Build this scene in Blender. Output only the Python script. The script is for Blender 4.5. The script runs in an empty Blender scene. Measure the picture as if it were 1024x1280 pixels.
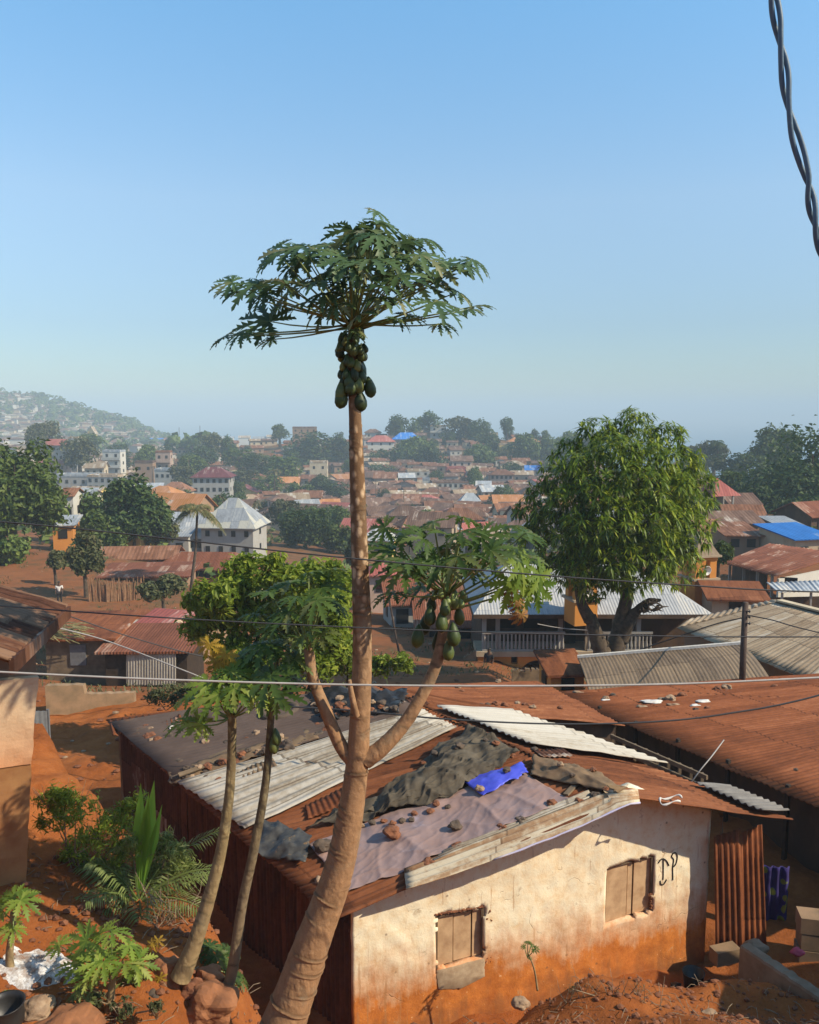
import bpy, math, random
import numpy as np
from mathutils import Vector, Matrix, noise as mnoise
from mathutils.bvhtree import BVHTree

R = math.radians
rng = random.Random(7)
scene = bpy.context.scene
COL = scene.collection

# ------------------------------------------------------------------ camera model
F = 1026.0
PIT = R(6.95)
CP, SP = math.cos(PIT), math.sin(PIT)
CAM = Vector((0, 0, 9.3))


def ray(px, py):
    u = (px - 512) / F
    v = (640 - py) / F
    return Vector((u, CP + v * SP, -SP + v * CP))


def W(px, py, d):
    r = ray(px, py)
    return CAM + r * (d / r.y)


def proj(p):
    q = Vector(p) - CAM
    dep = q.y * CP - q.z * SP
    up = q.y * SP + q.z * CP
    return 512 + F * q.x / dep, 640 - F * up / dep


cam = bpy.data.cameras.new('camera')
cam.sensor_fit = 'VERTICAL'
cam.sensor_height = 24
cam.lens = 24 * F / 1280
cam.clip_start = 0.05
cam.clip_end = 60000
camo = bpy.data.objects.new('camera', cam)
camo.location = CAM
camo.rotation_euler = (R(90) - PIT, 0, 0)
COL.objects.link(camo)
scene.camera = camo

# ------------------------------------------------------------------ light and sky
SUN_AZ = Vector((0.945, -0.33, 0)).normalized()
SUN_EL = R(39)
world = bpy.data.worlds.new("World")
scene.world = world
world.use_nodes = True
wn = world.node_tree
sky = wn.nodes.new('ShaderNodeTexSky')
sky.sky_type = 'NISHITA'
sky.sun_disc = False
sky.sun_elevation = SUN_EL
sky.sun_rotation = math.atan2(SUN_AZ.x, SUN_AZ.y)
sky.altitude = 60
sky.air_density = 1.0
sky.dust_density = 0.35
sky.ozone_density = 2.6
bg = wn.nodes['Background']
bg.inputs['Strength'].default_value = 0.15
# thin the sea-level glare: the day is hazy and the sky pales only gently towards the horizon
tcw = wn.nodes.new('ShaderNodeTexCoord')
spw = wn.nodes.new('ShaderNodeSeparateXYZ')
wn.links.new(tcw.outputs['Generated'], spw.inputs[0])
rpw = wn.nodes.new('ShaderNodeValToRGB')
el_ = rpw.color_ramp.elements
el_[0].position = 0.0
el_[0].color = (.36, .42, .455, 1)
el_[1].position = 0.6
el_[1].color = (.66, .86, .86, 1)
for p_, c_ in ((.045, (.375, .42, .44)), (.10, (.43, .465, .485)), (.235, (.71, .72, .67)), (.42, (.65, .91, .91))):
    e_ = el_.new(p_)
    e_.color = c_ + (1,)
wn.links.new(spw.outputs[2], rpw.inputs[0])
mxw = wn.nodes.new('ShaderNodeMix')
mxw.data_type = 'RGBA'
mxw.blend_type = 'MULTIPLY'
mxw.inputs[0].default_value = 1.0
wn.links.new(sky.outputs[0], mxw.inputs[6])
wn.links.new(rpw.outputs[0], mxw.inputs[7])
scw = wn.nodes.new('ShaderNodeVectorMath')
scw.operation = 'SCALE'
scw.inputs['Scale'].default_value = 1.42
wn.links.new(mxw.outputs[2], scw.inputs[0])
wn.links.new(scw.outputs[0], bg.inputs['Color'])

sl = bpy.data.lights.new('sun', 'SUN')
sl.energy = 4.9
sl.angle = R(0.5)
sl.color = (1.0, 0.875, 0.67)
so = bpy.data.objects.new('sun', sl)
sd = Vector((SUN_AZ.x * math.cos(SUN_EL), SUN_AZ.y * math.cos(SUN_EL), math.sin(SUN_EL)))
so.rotation_euler = (-sd).to_track_quat('-Z', 'Y').to_euler()
so.location = (20, -10, 40)
COL.objects.link(so)

scene.view_settings.view_transform = 'Standard'
scene.view_settings.look = 'None'
scene.view_settings.exposure = 0.34
scene.view_settings.gamma = 1.0
scene.cycles.max_bounces = 6
scene.cycles.transparent_max_bounces = 6
scene.cycles.volume_bounces = 0
scene.cycles.use_denoising = True
scene.cycles.sample_clamp_indirect = 4


# ------------------------------------------------------------------ node helpers
def newmat(name):
    m = bpy.data.materials.new(name)
    m.use_nodes = True
    nt = m.node_tree
    nt.nodes.clear()
    out = nt.nodes.new('ShaderNodeOutputMaterial')
    return m, nt, out


def N(nt, t, **kw):
    n = nt.nodes.new('ShaderNode' + t)
    for k, v in kw.items():
        setattr(n, k, v)
    return n


def L(nt, a, b):
    nt.links.new(a, b)


def ramp(nt, fac, stops):
    n = N(nt, 'ValToRGB')
    e = n.color_ramp.elements
    while len(e) > 1:
        e.remove(e[-1])
    e[0].position = stops[0][0]
    e[0].color = tuple(stops[0][1]) + (1,)
    for p, c in stops[1:]:
        x = e.new(p)
        x.color = tuple(c) + (1,)
    L(nt, fac, n.inputs[0])
    return n.outputs[0]


def mixc(nt, fac, a, b, mode='MIX'):
    n = N(nt, 'Mix', data_type='RGBA', blend_type=mode)
    for s, v in ((n.inputs[0], fac), (n.inputs[6], a), (n.inputs[7], b)):
        if hasattr(v, 'is_output'):
            L(nt, v, s)
        elif isinstance(v, (int, float)):
            s.default_value = v
        else:
            s.default_value = tuple(v) + (1,)
    return n.outputs[2]


def math_(nt, op, a, b=None, c=None):
    n = N(nt, 'Math', operation=op)
    for i, v in enumerate((a, b, c)):
        if v is None:
            continue
        if hasattr(v, 'is_output'):
            L(nt, v, n.inputs[i])
        else:
            n.inputs[i].default_value = v
    return n.outputs[0]


def maprange(nt, v, a, b, c=0.0, d=1.0):
    n = N(nt, 'MapRange')
    L(nt, v, n.inputs[0])
    for i, x in enumerate((a, b, c, d)):
        n.inputs[i + 1].default_value = x
    return n.outputs[0]


def noise(nt, vec, scale, detail=4, rough=0.6):
    n = N(nt, 'TexNoise')
    n.inputs['Scale'].default_value = scale
    n.inputs['Detail'].default_value = detail
    n.inputs['Roughness'].default_value = rough
    if vec is not None:
        L(nt, vec, n.inputs['Vector'])
    return n.outputs['Fac']


def vscale(nt, vec, s):
    n = N(nt, 'Mapping')
    n.inputs['Scale'].default_value = s
    L(nt, vec, n.inputs['Vector'])
    return n.outputs[0]


def bump(nt, h, strength=0.4, dist=0.02):
    n = N(nt, 'Bump')
    n.inputs['Strength'].default_value = strength
    n.inputs['Distance'].default_value = dist
    L(nt, h, n.inputs['Height'])
    return n.outputs[0]


def bsdf(nt, out, col, rough=0.8, metal=0.0, nrm=None, spec=0.3):
    b = N(nt, 'BsdfPrincipled')
    for k, v in (('Base Color', col), ('Roughness', rough), ('Metallic', metal)):
        if hasattr(v, 'is_output'):
            L(nt, v, b.inputs[k])
        elif isinstance(v, (int, float)):
            b.inputs[k].default_value = v
        else:
            b.inputs[k].default_value = tuple(v) + (1,)
    b.inputs['Specular IOR Level'].default_value = spec
    if nrm is not None:
        L(nt, nrm, b.inputs['Normal'])
    L(nt, b.outputs[0], out.inputs[0])
    return b


def wpos(nt):
    return N(nt, 'NewGeometry').outputs['Position']


def orand(nt):
    return N(nt, 'ObjectInfo').outputs['Random']


def varied(nt, col, lo=0.75, hi=1.2):
    h = N(nt, 'HueSaturation')
    L(nt, maprange(nt, orand(nt), 0, 1, lo, hi), h.inputs['Value'])
    if hasattr(col, 'is_output'):
        L(nt, col, h.inputs['Color'])
    else:
        h.inputs['Color'].default_value = tuple(col) + (1,)
    return h.outputs[0]


def rust(name, stops, pale=(0.5, 0.45, 0.38), pale_amt=0.08, sheet=0.8, corr=0.0, rough=0.75, seam=0.35, vary=True, metal=0.0):
    """corrugated sheet: UV in metres (u across the corrugation, v down the slope)"""
    m, nt, out = newmat(name)
    uv = N(nt, 'UVMap').outputs[0]
    sep = N(nt, 'SeparateXYZ')
    L(nt, uv, sep.inputs[0])
    us, vs = sep.outputs[0], sep.outputs[1]
    fu = math_(nt, 'FLOOR', math_(nt, 'DIVIDE', us, sheet))
    fv = math_(nt, 'FLOOR', math_(nt, 'DIVIDE', math_(nt, 'ADD', vs, math_(nt, 'MULTIPLY', fu, 0.137)), 2.3))
    idn = math_(nt, 'ADD', math_(nt, 'MULTIPLY', fu, 3.17), math_(nt, 'MULTIPLY', fv, 17.31))
    wn_ = N(nt, 'TexWhiteNoise', noise_dimensions='2D')
    cb = N(nt, 'CombineXYZ')
    L(nt, idn, cb.inputs[0])
    L(nt, orand(nt), cb.inputs[1])
    L(nt, cb.outputs[0], wn_.inputs[0])
    sid = wn_.outputs[0]
    n1 = noise(nt, vscale(nt, uv, (2.2, 0.45, 1)), 1.6, 6, 0.65)
    n2 = noise(nt, wpos(nt), 9.0, 5, 0.7)
    f = math_(nt, 'ADD', math_(nt, 'MULTIPLY', n1, 0.8), math_(nt, 'MULTIPLY', sid, 0.28))
    f = math_(nt, 'ADD', f, math_(nt, 'MULTIPLY', math_(nt, 'SUBTRACT', n2, 0.5), 0.45))
    f = math_(nt, 'SUBTRACT', f, 0.06)
    c = ramp(nt, f, stops)
    pm = maprange(nt, math_(nt, 'ADD', math_(nt, 'MULTIPLY', sid, 0.6), math_(nt, 'MULTIPLY', n1, 0.7)), 1.0 - pale_amt * 1.8 - 0.12, 1.0 - pale_amt * 1.8 + 0.02)
    c = mixc(nt, math_(nt, 'MULTIPLY', pm, 0.75), c, pale)
    # seams where one sheet laps the next
    fr = math_(nt, 'FRACT', math_(nt, 'DIVIDE', us, sheet))
    sm = math_(nt, 'MULTIPLY', math_(nt, 'LESS_THAN', fr, 0.045), seam)
    frv = math_(nt, 'FRACT', math_(nt, 'DIVIDE', math_(nt, 'ADD', vs, math_(nt, 'MULTIPLY', fu, 0.137)), 2.3))
    sm2 = math_(nt, 'MULTIPLY', math_(nt, 'LESS_THAN', frv, 0.02), seam)
    c = mixc(nt, math_(nt, 'MAXIMUM', sm, sm2), c, tuple(x * 0.3 for x in stops[0][1]))
    if vary:
        c = varied(nt, c, 0.8, 1.2)
    nr = None
    h = math_(nt, 'MULTIPLY', n2, 0.3)
    if corr:
        w = math_(nt, 'SINE', math_(nt, 'MULTIPLY', us, 6.2832 / corr))
        h = math_(nt, 'ADD', h, w)
    nr = bump(nt, h, 0.5, 0.02)
    bsdf(nt, out, c, rough, metal, nr, 0.12)
    return m


def plaster(name, col, dirt=(0.25, 0.15, 0.08), amt=0.5, vary=True, sc=1.2):
    m, nt, out = newmat(name)
    p = wpos(nt)
    n1 = noise(nt, vscale(nt, p, (1, 1, 0.5)), sc, 6, 0.65)
    n2 = noise(nt, p, 14, 4)
    c = mixc(nt, math_(nt, 'MULTIPLY', maprange(nt, n1, 0.45, 0.75), amt), col, dirt)
    c = mixc(nt, math_(nt, 'MULTIPLY', n2, 0.25), c, tuple(x * 0.6 for x in col))
    if vary:
        c = varied(nt, c, 0.8, 1.12)
    bsdf(nt, out, c, 0.9, 0, bump(nt, n2, 0.3, 0.01), 0.15)
    return m


def plain(name, col, rough=0.7, var=0.3, sc=8, metal=0.0, spec=0.3, col2=None):
    m, nt, out = newmat(name)
    n1 = noise(nt, wpos(nt), sc, 5)
    c2 = col2 or tuple(x * (1 - var) for x in col)
    c = mixc(nt, maprange(nt, n1, 0.35, 0.7), col, c2)
    bsdf(nt, out, c, rough, metal, bump(nt, n1, 0.3, 0.01), spec)
    return m


def leafmat(name, c1, c2, trans=0.3, rough=0.5, c3=None, gloss=0.25):
    m, nt, out = newmat(name)
    isl = N(nt, 'NewGeometry').outputs['Random Per Island']
    stops = [(0.0, c1), (0.8, c2)]
    if c3:
        stops.append((1.0, c3))
    c = ramp(nt, isl, stops)
    c = varied(nt, c, 0.75, 1.2)
    b = N(nt, 'BsdfPrincipled')
    L(nt, c, b.inputs['Base Color'])
    b.inputs['Roughness'].default_value = rough
    b.inputs['Specular IOR Level'].default_value = gloss
    t = N(nt, 'BsdfTranslucent')
    hs = N(nt, 'HueSaturation')
    hs.inputs['Hue'].default_value = 0.485
    hs.inputs['Value'].default_value = 1.5
    L(nt, c, hs.inputs['Color'])
    L(nt, hs.outputs[0], t.inputs[0])
    mx = N(nt, 'MixShader')
    mx.inputs[0].default_value = trans
    L(nt, b.outputs[0], mx.inputs[1])
    L(nt, t.outputs[0], mx.inputs[2])
    L(nt, mx.outputs[0], out.inputs[0])
    return m


# ------------------------------------------------------------------ mesh builder
WL = {}


def V(*a):
    return Vector(a)


class MB:
    def __init__(s):
        s.v, s.f, s.m, s.uv = [], [], [], []

    def add(s, vs, fs, mi=0, uv=None):
        o = len(s.v)
        s.v += [tuple(p) for p in vs]
        s.uv += uv if uv else [(p[0], p[1]) for p in vs]
        for f in fs:
            s.f.append(tuple(i + o for i in f))
            s.m.append(mi)

    def hexa(s, p, mi=0):
        """eight points: bottom ring then top ring"""
        s.add(p, [(3, 2, 1, 0), (4, 5, 6, 7), (0, 1, 5, 4), (1, 2, 6, 5), (2, 3, 7, 6), (3, 0, 4, 7)], mi)

    def box(s, c, size, rz=0, mi=0, top=1.0):
        cx, cy, cz = c
        x, y, z = size[0] / 2, size[1] / 2, size[2] / 2
        ca, sa = math.cos(rz), math.sin(rz)
        P = []
        for zz, k in ((-z, 1), (z, top)):
            for a, b in ((-x, -y), (x, -y), (x, y), (-x, y)):
                a *= k
                b *= k
                P.append((cx + a * ca - b * sa, cy + a * sa + b * ca, cz + zz))
        s.hexa(P, mi)

    def bar(s, a, b, w, h, mi=0, up=V(0, 0, 1)):
        a, b = V(*a), V(*b)
        d = (b - a).normalized()
        sd_ = d.cross(up)
        if sd_.length < 1e-4:
            sd_ = V(1, 0, 0)
        sd_.normalize()
        u = sd_.cross(d)
        P = []
        for q in (a, b):
            for i, j in ((-1, -1), (1, -1), (1, 1), (-1, 1)):
                P.append(q + sd_ * (i * w / 2) + u * (j * h / 2))
        s.hexa(P, mi)

    def tube(s, pts, rad, n=8, mi=0, cap=True):
        pts = [V(*p) for p in pts]
        if not hasattr(rad, '__len__'):
            rad = [rad] * len(pts)
        o = len(s.v)
        ref = None
        vs, uv = [], []
        Ls = 0
        for i, p in enumerate(pts):
            d = (pts[min(i + 1, len(pts) - 1)] - pts[max(i - 1, 0)]).normalized()
            if ref is None:
                ref = d.orthogonal().normalized()
            ref = (ref - d * ref.dot(d)).normalized()
            b = d.cross(ref)
            if i:
                Ls += (p - pts[i - 1]).length
            for k in range(n):
                a = 2 * math.pi * k / n
                vs.append(p + (ref * math.cos(a) + b * math.sin(a)) * rad[i])
                uv.append((k / n, Ls))
        fs = []
        for i in range(len(pts) - 1):
            for k in range(n):
                a, b = i * n + k, i * n + (k + 1) % n
                fs.append((a, b, b + n, a + n))
        if cap:
            fs.append(tuple(range(n - 1, -1, -1)))
            e = (len(pts) - 1) * n
            fs.append(tuple(range(e, e + n)))
        s.add(vs, fs, mi, uv)

    def blob(s, c, size, seed=0, n=2, amp=0.25, freq=1.3, mi=0):
        """lumpy closed stone"""
        vs, fs = ICO[n]
        out = []
        for p in vs:
            q = V(*p)
            k = 1 + amp * mnoise.noise(q * freq + V(seed * 7.3, seed * 1.7, seed * 3.1)) * 1.6
            k += amp * 0.35 * mnoise.noise(q * freq * 3 + V(seed * 3.3, 9, 1))
            out.append((c[0] + q.x * size[0] * k, c[1] + q.y * size[1] * k, c[2] + q.z * size[2] * k))
        s.add(out, fs, mi)

    def bvh(s):
        return BVHTree.FromPolygons([V(*p) for p in s.v], s.f)

    def mesh(s, name, mats, loc, smooth):
        me = bpy.data.meshes.new(name)
        a = np.array(s.v, dtype=np.float64).reshape(-1, 3) - np.array(loc)
        me.from_pydata(a.tolist(), [], s.f)
        if not isinstance(mats, (list, tuple)):
            mats = [mats]
        for m in mats:
            me.materials.append(m)
        if len(mats) > 1:
            me.polygons.foreach_set('material_index', s.m)
        ul = me.uv_layers.new(name='UVMap')
        li = np.zeros(len(me.loops), dtype=np.int32)
        me.loops.foreach_get('vertex_index', li)
        ul.data.foreach_set('uv', np.array(s.uv, dtype=np.float32)[li].ravel())
        if smooth:
            me.polygons.foreach_set('use_smooth', [True] * len(me.polygons))
        me.update()
        return me

    def build(s, name, mats, parent=None, smooth=False, loc=None, solid=0):
        if parent is not None:
            base = WL[parent.name]
        elif loc is not None:
            base = tuple(loc)
        else:
            a = np.array(s.v)
            base = tuple((a.min(0) + a.max(0)) / 2)
            base = (base[0], base[1], a[:, 2].min())
        o = bpy.data.objects.new(name, s.mesh(name, mats, base, smooth))
        COL.objects.link(o)
        if parent is not None:
            o.parent = parent
        else:
            o.location = base
        WL[o.name] = base
        if solid:
            md = o.modifiers.new('thickness', 'SOLIDIFY')
            md.thickness = solid
            md.offset = -1
        return o


def make_ico():
    t = (1 + 5 ** .5) / 2
    vs = [V(*p).normalized() for p in [(-1, t, 0), (1, t, 0), (-1, -t, 0), (1, -t, 0), (0, -1, t), (0, 1, t), (0, -1, -t), (0, 1, -t), (t, 0, -1), (t, 0, 1), (-t, 0, -1), (-t, 0, 1)]]
    fs = [(0, 11, 5), (0, 5, 1), (0, 1, 7), (0, 7, 10), (0, 10, 11), (1, 5, 9), (5, 11, 4), (11, 10, 2), (10, 7, 6), (7, 1, 8), (3, 9, 4), (3, 4, 2), (3, 2, 6), (3, 6, 8), (3, 8, 9), (4, 9, 5), (2, 4, 11), (6, 2, 10), (8, 6, 7), (9, 8, 1)]
    res = [(vs, fs)]
    for _ in range(3):
        vs = list(vs)
        nf, cache = [], {}

        def mid(a, b):
            k = (min(a, b), max(a, b))
            if k not in cache:
                vs.append(((vs[a] + vs[b]) / 2).normalized())
                cache[k] = len(vs) - 1
            return cache[k]
        for a, b, c in fs:
            x, y, z = mid(a, b), mid(b, c), mid(c, a)
            nf += [(a, x, z), (b, y, x), (c, z, y), (x, y, z)]
        fs = nf
        res.append((list(vs), fs))
    return res


ICO = make_ico()


def tag(o, label, cat, group=None, kind=None):
    if label:
        o['label'] = label
    if cat:
        o['category'] = cat
    if group:
        o['group'] = group
    if kind:
        o['kind'] = kind
    return o


def thing(name, label, cat, loc, group=None):
    o = bpy.data.objects.new(name, None)
    o.empty_display_size = 0.3
    o.location = loc
    COL.objects.link(o)
    WL[o.name] = tuple(loc)
    return tag(o, label, cat, group)


def copy_tree(root, kids, loc, rz=0, sc=1.0):
    c = root.copy()
    COL.objects.link(c)
    c.location = loc
    c.rotation_euler = (0, 0, rz)
    c.scale = (sc, sc, sc) if not hasattr(sc, '__len__') else sc
    for k in kids:
        d = k.copy()
        COL.objects.link(d)
        d.parent = c
    return c


def patch(mb, P00, P10, P11, P01, amp=0.0, period=0.11, nv=8, nu=None, wob=0.0, mi=0, seed=0, jag=0.0, per=6):
    """bilinear sheet, corrugated along P00->P10; UV in metres"""
    P00, P10, P11, P01 = [V(*p) for p in (P00, P10, P11, P01)]
    Lu = ((P10 - P00).length + (P11 - P01).length) / 2
    Lv = ((P01 - P00).length + (P11 - P10).length) / 2
    nu = nu or max(2, int(Lu / period * per))
    nrm = (P10 - P00).cross(P01 - P00).normalized()
    if nrm.z < 0:
        nrm = -nrm
    vs, uv, fs = [], [], []
    for j in range(nv + 1):
        t = j / nv
        for i in range(nu + 1):
            s_ = i / nu
            a = P00.lerp(P10, s_)
            b = P01.lerp(P11, s_)
            tt = t
            if jag and j in (0, nv):
                sheetn = math.floor(s_ * Lu / 0.8)
                jj = jag * mnoise.noise(V(sheetn * 3.7 + seed, j, 5)) + 0.3 * jag * mnoise.noise(V(s_ * Lu * 4, seed, j))
                tt = t + jj / max(Lv, .1)
            p = a.lerp(b, tt)
            off = amp * math.sin(2 * math.pi * s_ * Lu / period)
            if wob:
                off += wob * mnoise.noise(V(p.x * .9 + seed, p.y * .9, p.z * .5)) + 0.5 * wob * mnoise.noise(V(p.x * 2.7, p.y * 2.7 + seed, 1))
            vs.append(p + nrm * off)
            uv.append((s_ * Lu + seed * 3.1, tt * Lv + seed * 1.3))
    for j in range(nv):
        for i in range(nu):
            a = j * (nu + 1) + i
            fs.append((a, a + 1, a + nu + 2, a + nu + 1))
    mb.add(vs, fs, mi, uv)
# ------------------------------------------------------------------ materials
RUST = [(0.25, (0.08, 0.027, 0.012)), (0.42, (0.155, 0.05, 0.02)), (0.6, (0.25, 0.083, 0.031)), (0.8, (0.34, 0.135, 0.056))]
RUST_RED = [(0.25, (0.08, 0.028, 0.013)), (0.45, (0.165, 0.056, 0.023)), (0.65, (0.235, 0.085, 0.036)), (0.85, (0.34, 0.15, 0.07))]
RUST_DK = [(0.25, (0.05, 0.022, 0.014)), (0.45, (0.10, 0.042, 0.024)), (0.7, (0.17, 0.075, 0.04)), (0.9, (0.24, 0.13, 0.075))]
TANR = [(0.25, (0.22, 0.15, 0.09)), (0.45, (0.33, 0.24, 0.155)), (0.65, (0.43, 0.33, 0.22)), (0.85, (0.52, 0.43, 0.31))]
TAN_DK = [(0.25, (0.13, 0.09, 0.06)), (0.45, (0.21, 0.15, 0.10)), (0.65, (0.27, 0.19, 0.12)), (0.85, (0.36, 0.25, 0.15))]
GALV = [(0.2, (0.16, 0.11, 0.07)), (0.38, (0.30, 0.25, 0.185)), (0.52, (0.43, 0.385, 0.315)), (0.8, (0.54, 0.51, 0.45))]
GREYR = [(0.2, (0.20, 0.21, 0.22)), (0.45, (0.30, 0.315, 0.33)), (0.65, (0.38, 0.40, 0.41)), (0.85, (0.47, 0.47, 0.45))]
REDR = [(0.2, (0.22, 0.06, 0.05)), (0.45, (0.33, 0.10, 0.08)), (0.65, (0.38, 0.135, 0.105)), (0.85, (0.43, 0.19, 0.15))]
PURP = [(0.2, (0.10, 0.035, 0.04)), (0.5, (0.16, 0.05, 0.055)), (0.85, (0.22, 0.08, 0.08))]
BLUER = [(0.2, (0.02, 0.12, 0.36)), (0.5, (0.03, 0.17, 0.50)), (0.85, (0.05, 0.24, 0.58))]

M = {}
M['rust'] = rust('rusted_sheet', RUST, pale_amt=0.0)
M['rust_main'] = rust('rusted_sheet_main', RUST_RED, pale_amt=-0.1, vary=False)
M['rust_right'] = rust('rusted_sheet_orange', [(0.2, (0.11, 0.036, 0.015)), (0.42, (0.19, 0.06, 0.023)), (0.6, (0.255, 0.085, 0.034)), (0.85, (0.36, 0.15, 0.068))], pale_amt=-0.2, vary=False, seam=0.55)
M['rust_dark'] = rust('rusted_sheet_dark', RUST_DK, pale_amt=0.0, vary=False)
M['rust_left'] = rust('rusted_sheet_striped', RUST_DK, pale=(0.22, 0.13, 0.08), pale_amt=0.15, vary=False, sheet=0.34)
M['galv'] = rust('galvanised_sheet', GALV, pale_amt=0.0, vary=False, rough=0.6, sheet=0.42, seam=0.55)
M['galv_white'] = rust('galvanised_sheet_bleached', [(0.2, (0.32, 0.25, 0.17)), (0.45, (0.48, 0.43, 0.35)), (0.8, (0.56, 0.52, 0.45))], pale_amt=0.0, vary=False, rough=0.55)
M['grey_dull'] = rust('weathered_zinc', [(0.2, (0.10, 0.085, 0.075)), (0.5, (0.17, 0.155, 0.14)), (0.85, (0.26, 0.24, 0.22))], pale_amt=0.0, vary=False)
M['far_rust'] = rust('far_rusted_roof', [(0.2, (0.09, 0.038, 0.02)), (0.42, (0.17, 0.074, 0.039)), (0.62, (0.25, 0.12, 0.068)), (0.85, (0.33, 0.20, 0.14))], corr=0.4, pale_amt=-0.02, seam=0.15)
M['far_rust2'] = rust('far_brown_roof', [(0.2, (0.07, 0.04, 0.03)), (0.45, (0.14, 0.08, 0.055)), (0.7, (0.20, 0.125, 0.088)), (0.9, (0.28, 0.19, 0.14))], corr=0.4, pale_amt=-0.02, seam=0.15)
M['far_tan'] = rust('far_tan_roof', TANR, corr=0.4)
M['far_grey'] = rust('far_grey_roof', GREYR, corr=0.4, pale_amt=0.04)
M['far_red'] = rust('far_red_roof', REDR, corr=0.4, pale_amt=0.0)
M['far_purple'] = rust('far_maroon_roof', PURP, corr=0.4, pale_amt=0.0)
M['far_blue'] = rust('far_blue_roof', BLUER, corr=0.4, pale_amt=0.0, rough=0.5)
M['far_orange'] = rust('far_orange_roof', [(0.2, (0.33, 0.13, 0.02)), (0.6, (0.46, 0.21, 0.10)), (0.9, (0.55, 0.3, 0.17))], corr=0.4, pale_amt=0)
M['grey_roof'] = rust('grey_sheet_roof', GREYR, corr=0.18, pale=(0.45, 0.42, 0.33), pale_amt=0.2, vary=False, sheet=1.2)
M['mosque_roof'] = rust('blue_grey_sheet_roof', [(0.2, (0.27, 0.27, 0.27)), (0.5, (0.39, 0.385, 0.375)), (0.85, (0.47, 0.46, 0.44))], corr=0.16, pale_amt=0.0, vary=False, sheet=0.9, seam=0.25)
M['verge'] = rust('verge_sheet', [(0.2, (0.20, 0.085, 0.035)), (0.42, (0.36, 0.22, 0.12)), (0.56, (0.55, 0.45, 0.31)), (0.85, (0.62, 0.54, 0.40))], pale_amt=-.1, vary=False, sheet=.16, seam=.5)
M['tan_roof'] = rust('tan_sheet_roof', TANR, pale_amt=0.0, vary=False, sheet=0.85, seam=0.75)
M['tan_roof_dark'] = rust('tan_brown_sheet_roof', TAN_DK, pale_amt=-.1, vary=False, sheet=0.62, seam=0.5)
M['red_roof'] = rust('faded_red_roof', REDR, corr=0.25, pale_amt=0.0, vary=False, sheet=1.5, seam=0.15)
M['brown_roof'] = rust('brown_sheet_roof', [(0.2, (0.12, 0.042, 0.022)), (0.45, (0.19, 0.066, 0.034)), (0.7, (0.25, 0.094, 0.05)), (0.9, (0.36, 0.19, 0.12))], corr=0.14, pale=(0.42, 0.30, 0.22), pale_amt=0.01, vary=False, sheet=0.8)
M['corr_white'] = rust('pale_corrugated_wall', [(0.2, (0.28, 0.23, 0.17)), (0.5, (0.45, 0.41, 0.34)), (0.85, (0.55, 0.52, 0.46))], corr=0.12, pale_amt=0.0, vary=False)

WALLS = {
    'cream': plaster('wall_cream', (0.58, 0.48, 0.33)), 'white': plaster('wall_white', (0.56, 0.53, 0.46), (0.35, 0.3, 0.24), 0.35),
    'grey': plaster('wall_grey', (0.33, 0.31, 0.28)), 'yellow': plaster('wall_yellow', (0.62, 0.46, 0.16), amt=0.3),
    'brown': plaster('wall_mud_brown', (0.30, 0.19, 0.12)), 'pink': plaster('wall_pinkish', (0.52, 0.37, 0.29)),
    'red': plaster('wall_red', (0.40, 0.10, 0.08)), 'tan': plaster('wall_tan', (0.44, 0.34, 0.23)),
    'blue': plaster('wall_blue', (0.22, 0.34, 0.5)), 'bluegrey': plaster('wall_blue_grey', (0.20, 0.22, 0.25), (0.12, 0.1, 0.08), 0.3, vary=False),
    'orange': plaster('wall_orange', (0.58, 0.24, 0.055), (0.3, 0.13, 0.05), 0.45, vary=False),
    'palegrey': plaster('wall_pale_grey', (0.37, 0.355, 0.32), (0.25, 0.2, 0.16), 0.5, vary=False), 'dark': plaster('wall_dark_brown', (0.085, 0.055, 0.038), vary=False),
}
M['opening'] = plain('dark_window_opening', (0.02, 0.019, 0.018), 0.4, 0.4)
M['wood'] = plain('grey_wood', (0.20, 0.14, 0.085), 0.85, 0.5, 3)
M['wood_dark'] = plain('dark_wood', (0.055, 0.035, 0.022), 0.85, 0.5, 5)
M['concrete'] = plain('concrete', (0.27, 0.205, 0.14), 0.95, 0.45, 3, col2=(0.17, 0.11, 0.065))
M['mudwall'] = plain('mud_block', (0.30, 0.19, 0.11), 0.95, 0.5, 2.5, col2=(0.17, 0.12, 0.07))
M['stone'] = plain('laterite_stone', (0.24, 0.095, 0.045), 0.95, 0.6, 9, col2=(0.12, 0.05, 0.028))
M['stone_tan'] = plain('tan_stone', (0.36, 0.25, 0.16), 0.95, 0.5, 9, col2=(0.2, 0.12, 0.07))
M['stone_grey'] = plain('dark_stone', (0.12, 0.085, 0.06), 0.95, 0.5, 9, col2=(0.06, 0.045, 0.035))
M['rock'] = plain('red_rock', (0.30, 0.125, 0.055), 0.95, 0.6, 4, col2=(0.16, 0.065, 0.03))
M['cable'] = plain('dark_cable', (0.05, 0.05, 0.052), 0.6, 0.2)
M['cable_pale'] = plain('pale_cable', (0.42, 0.38, 0.34), 0.6, 0.2)
M['cable_blue'] = plain('grey_blue_cable', (0.10, 0.165, 0.225), 0.5, 0.25, 20)
M['white'] = plain('white_rag', (0.68, 0.64, 0.58), 0.9, 0.25)
M['black'] = plain('black_plastic', (0.028, 0.026, 0.025), 0.45, 0.5, 6, spec=0.4)
M['rubber'] = plain('black_rubber', (0.12, 0.085, 0.06), 0.8, 0.4)
M['skin'] = plain('brown_skin', (0.10, 0.05, 0.03), 0.6, 0.1)
M['dark_cloth'] = plain('dark_cloth', (0.03, 0.028, 0.03), 0.9, 0.3)
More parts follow.
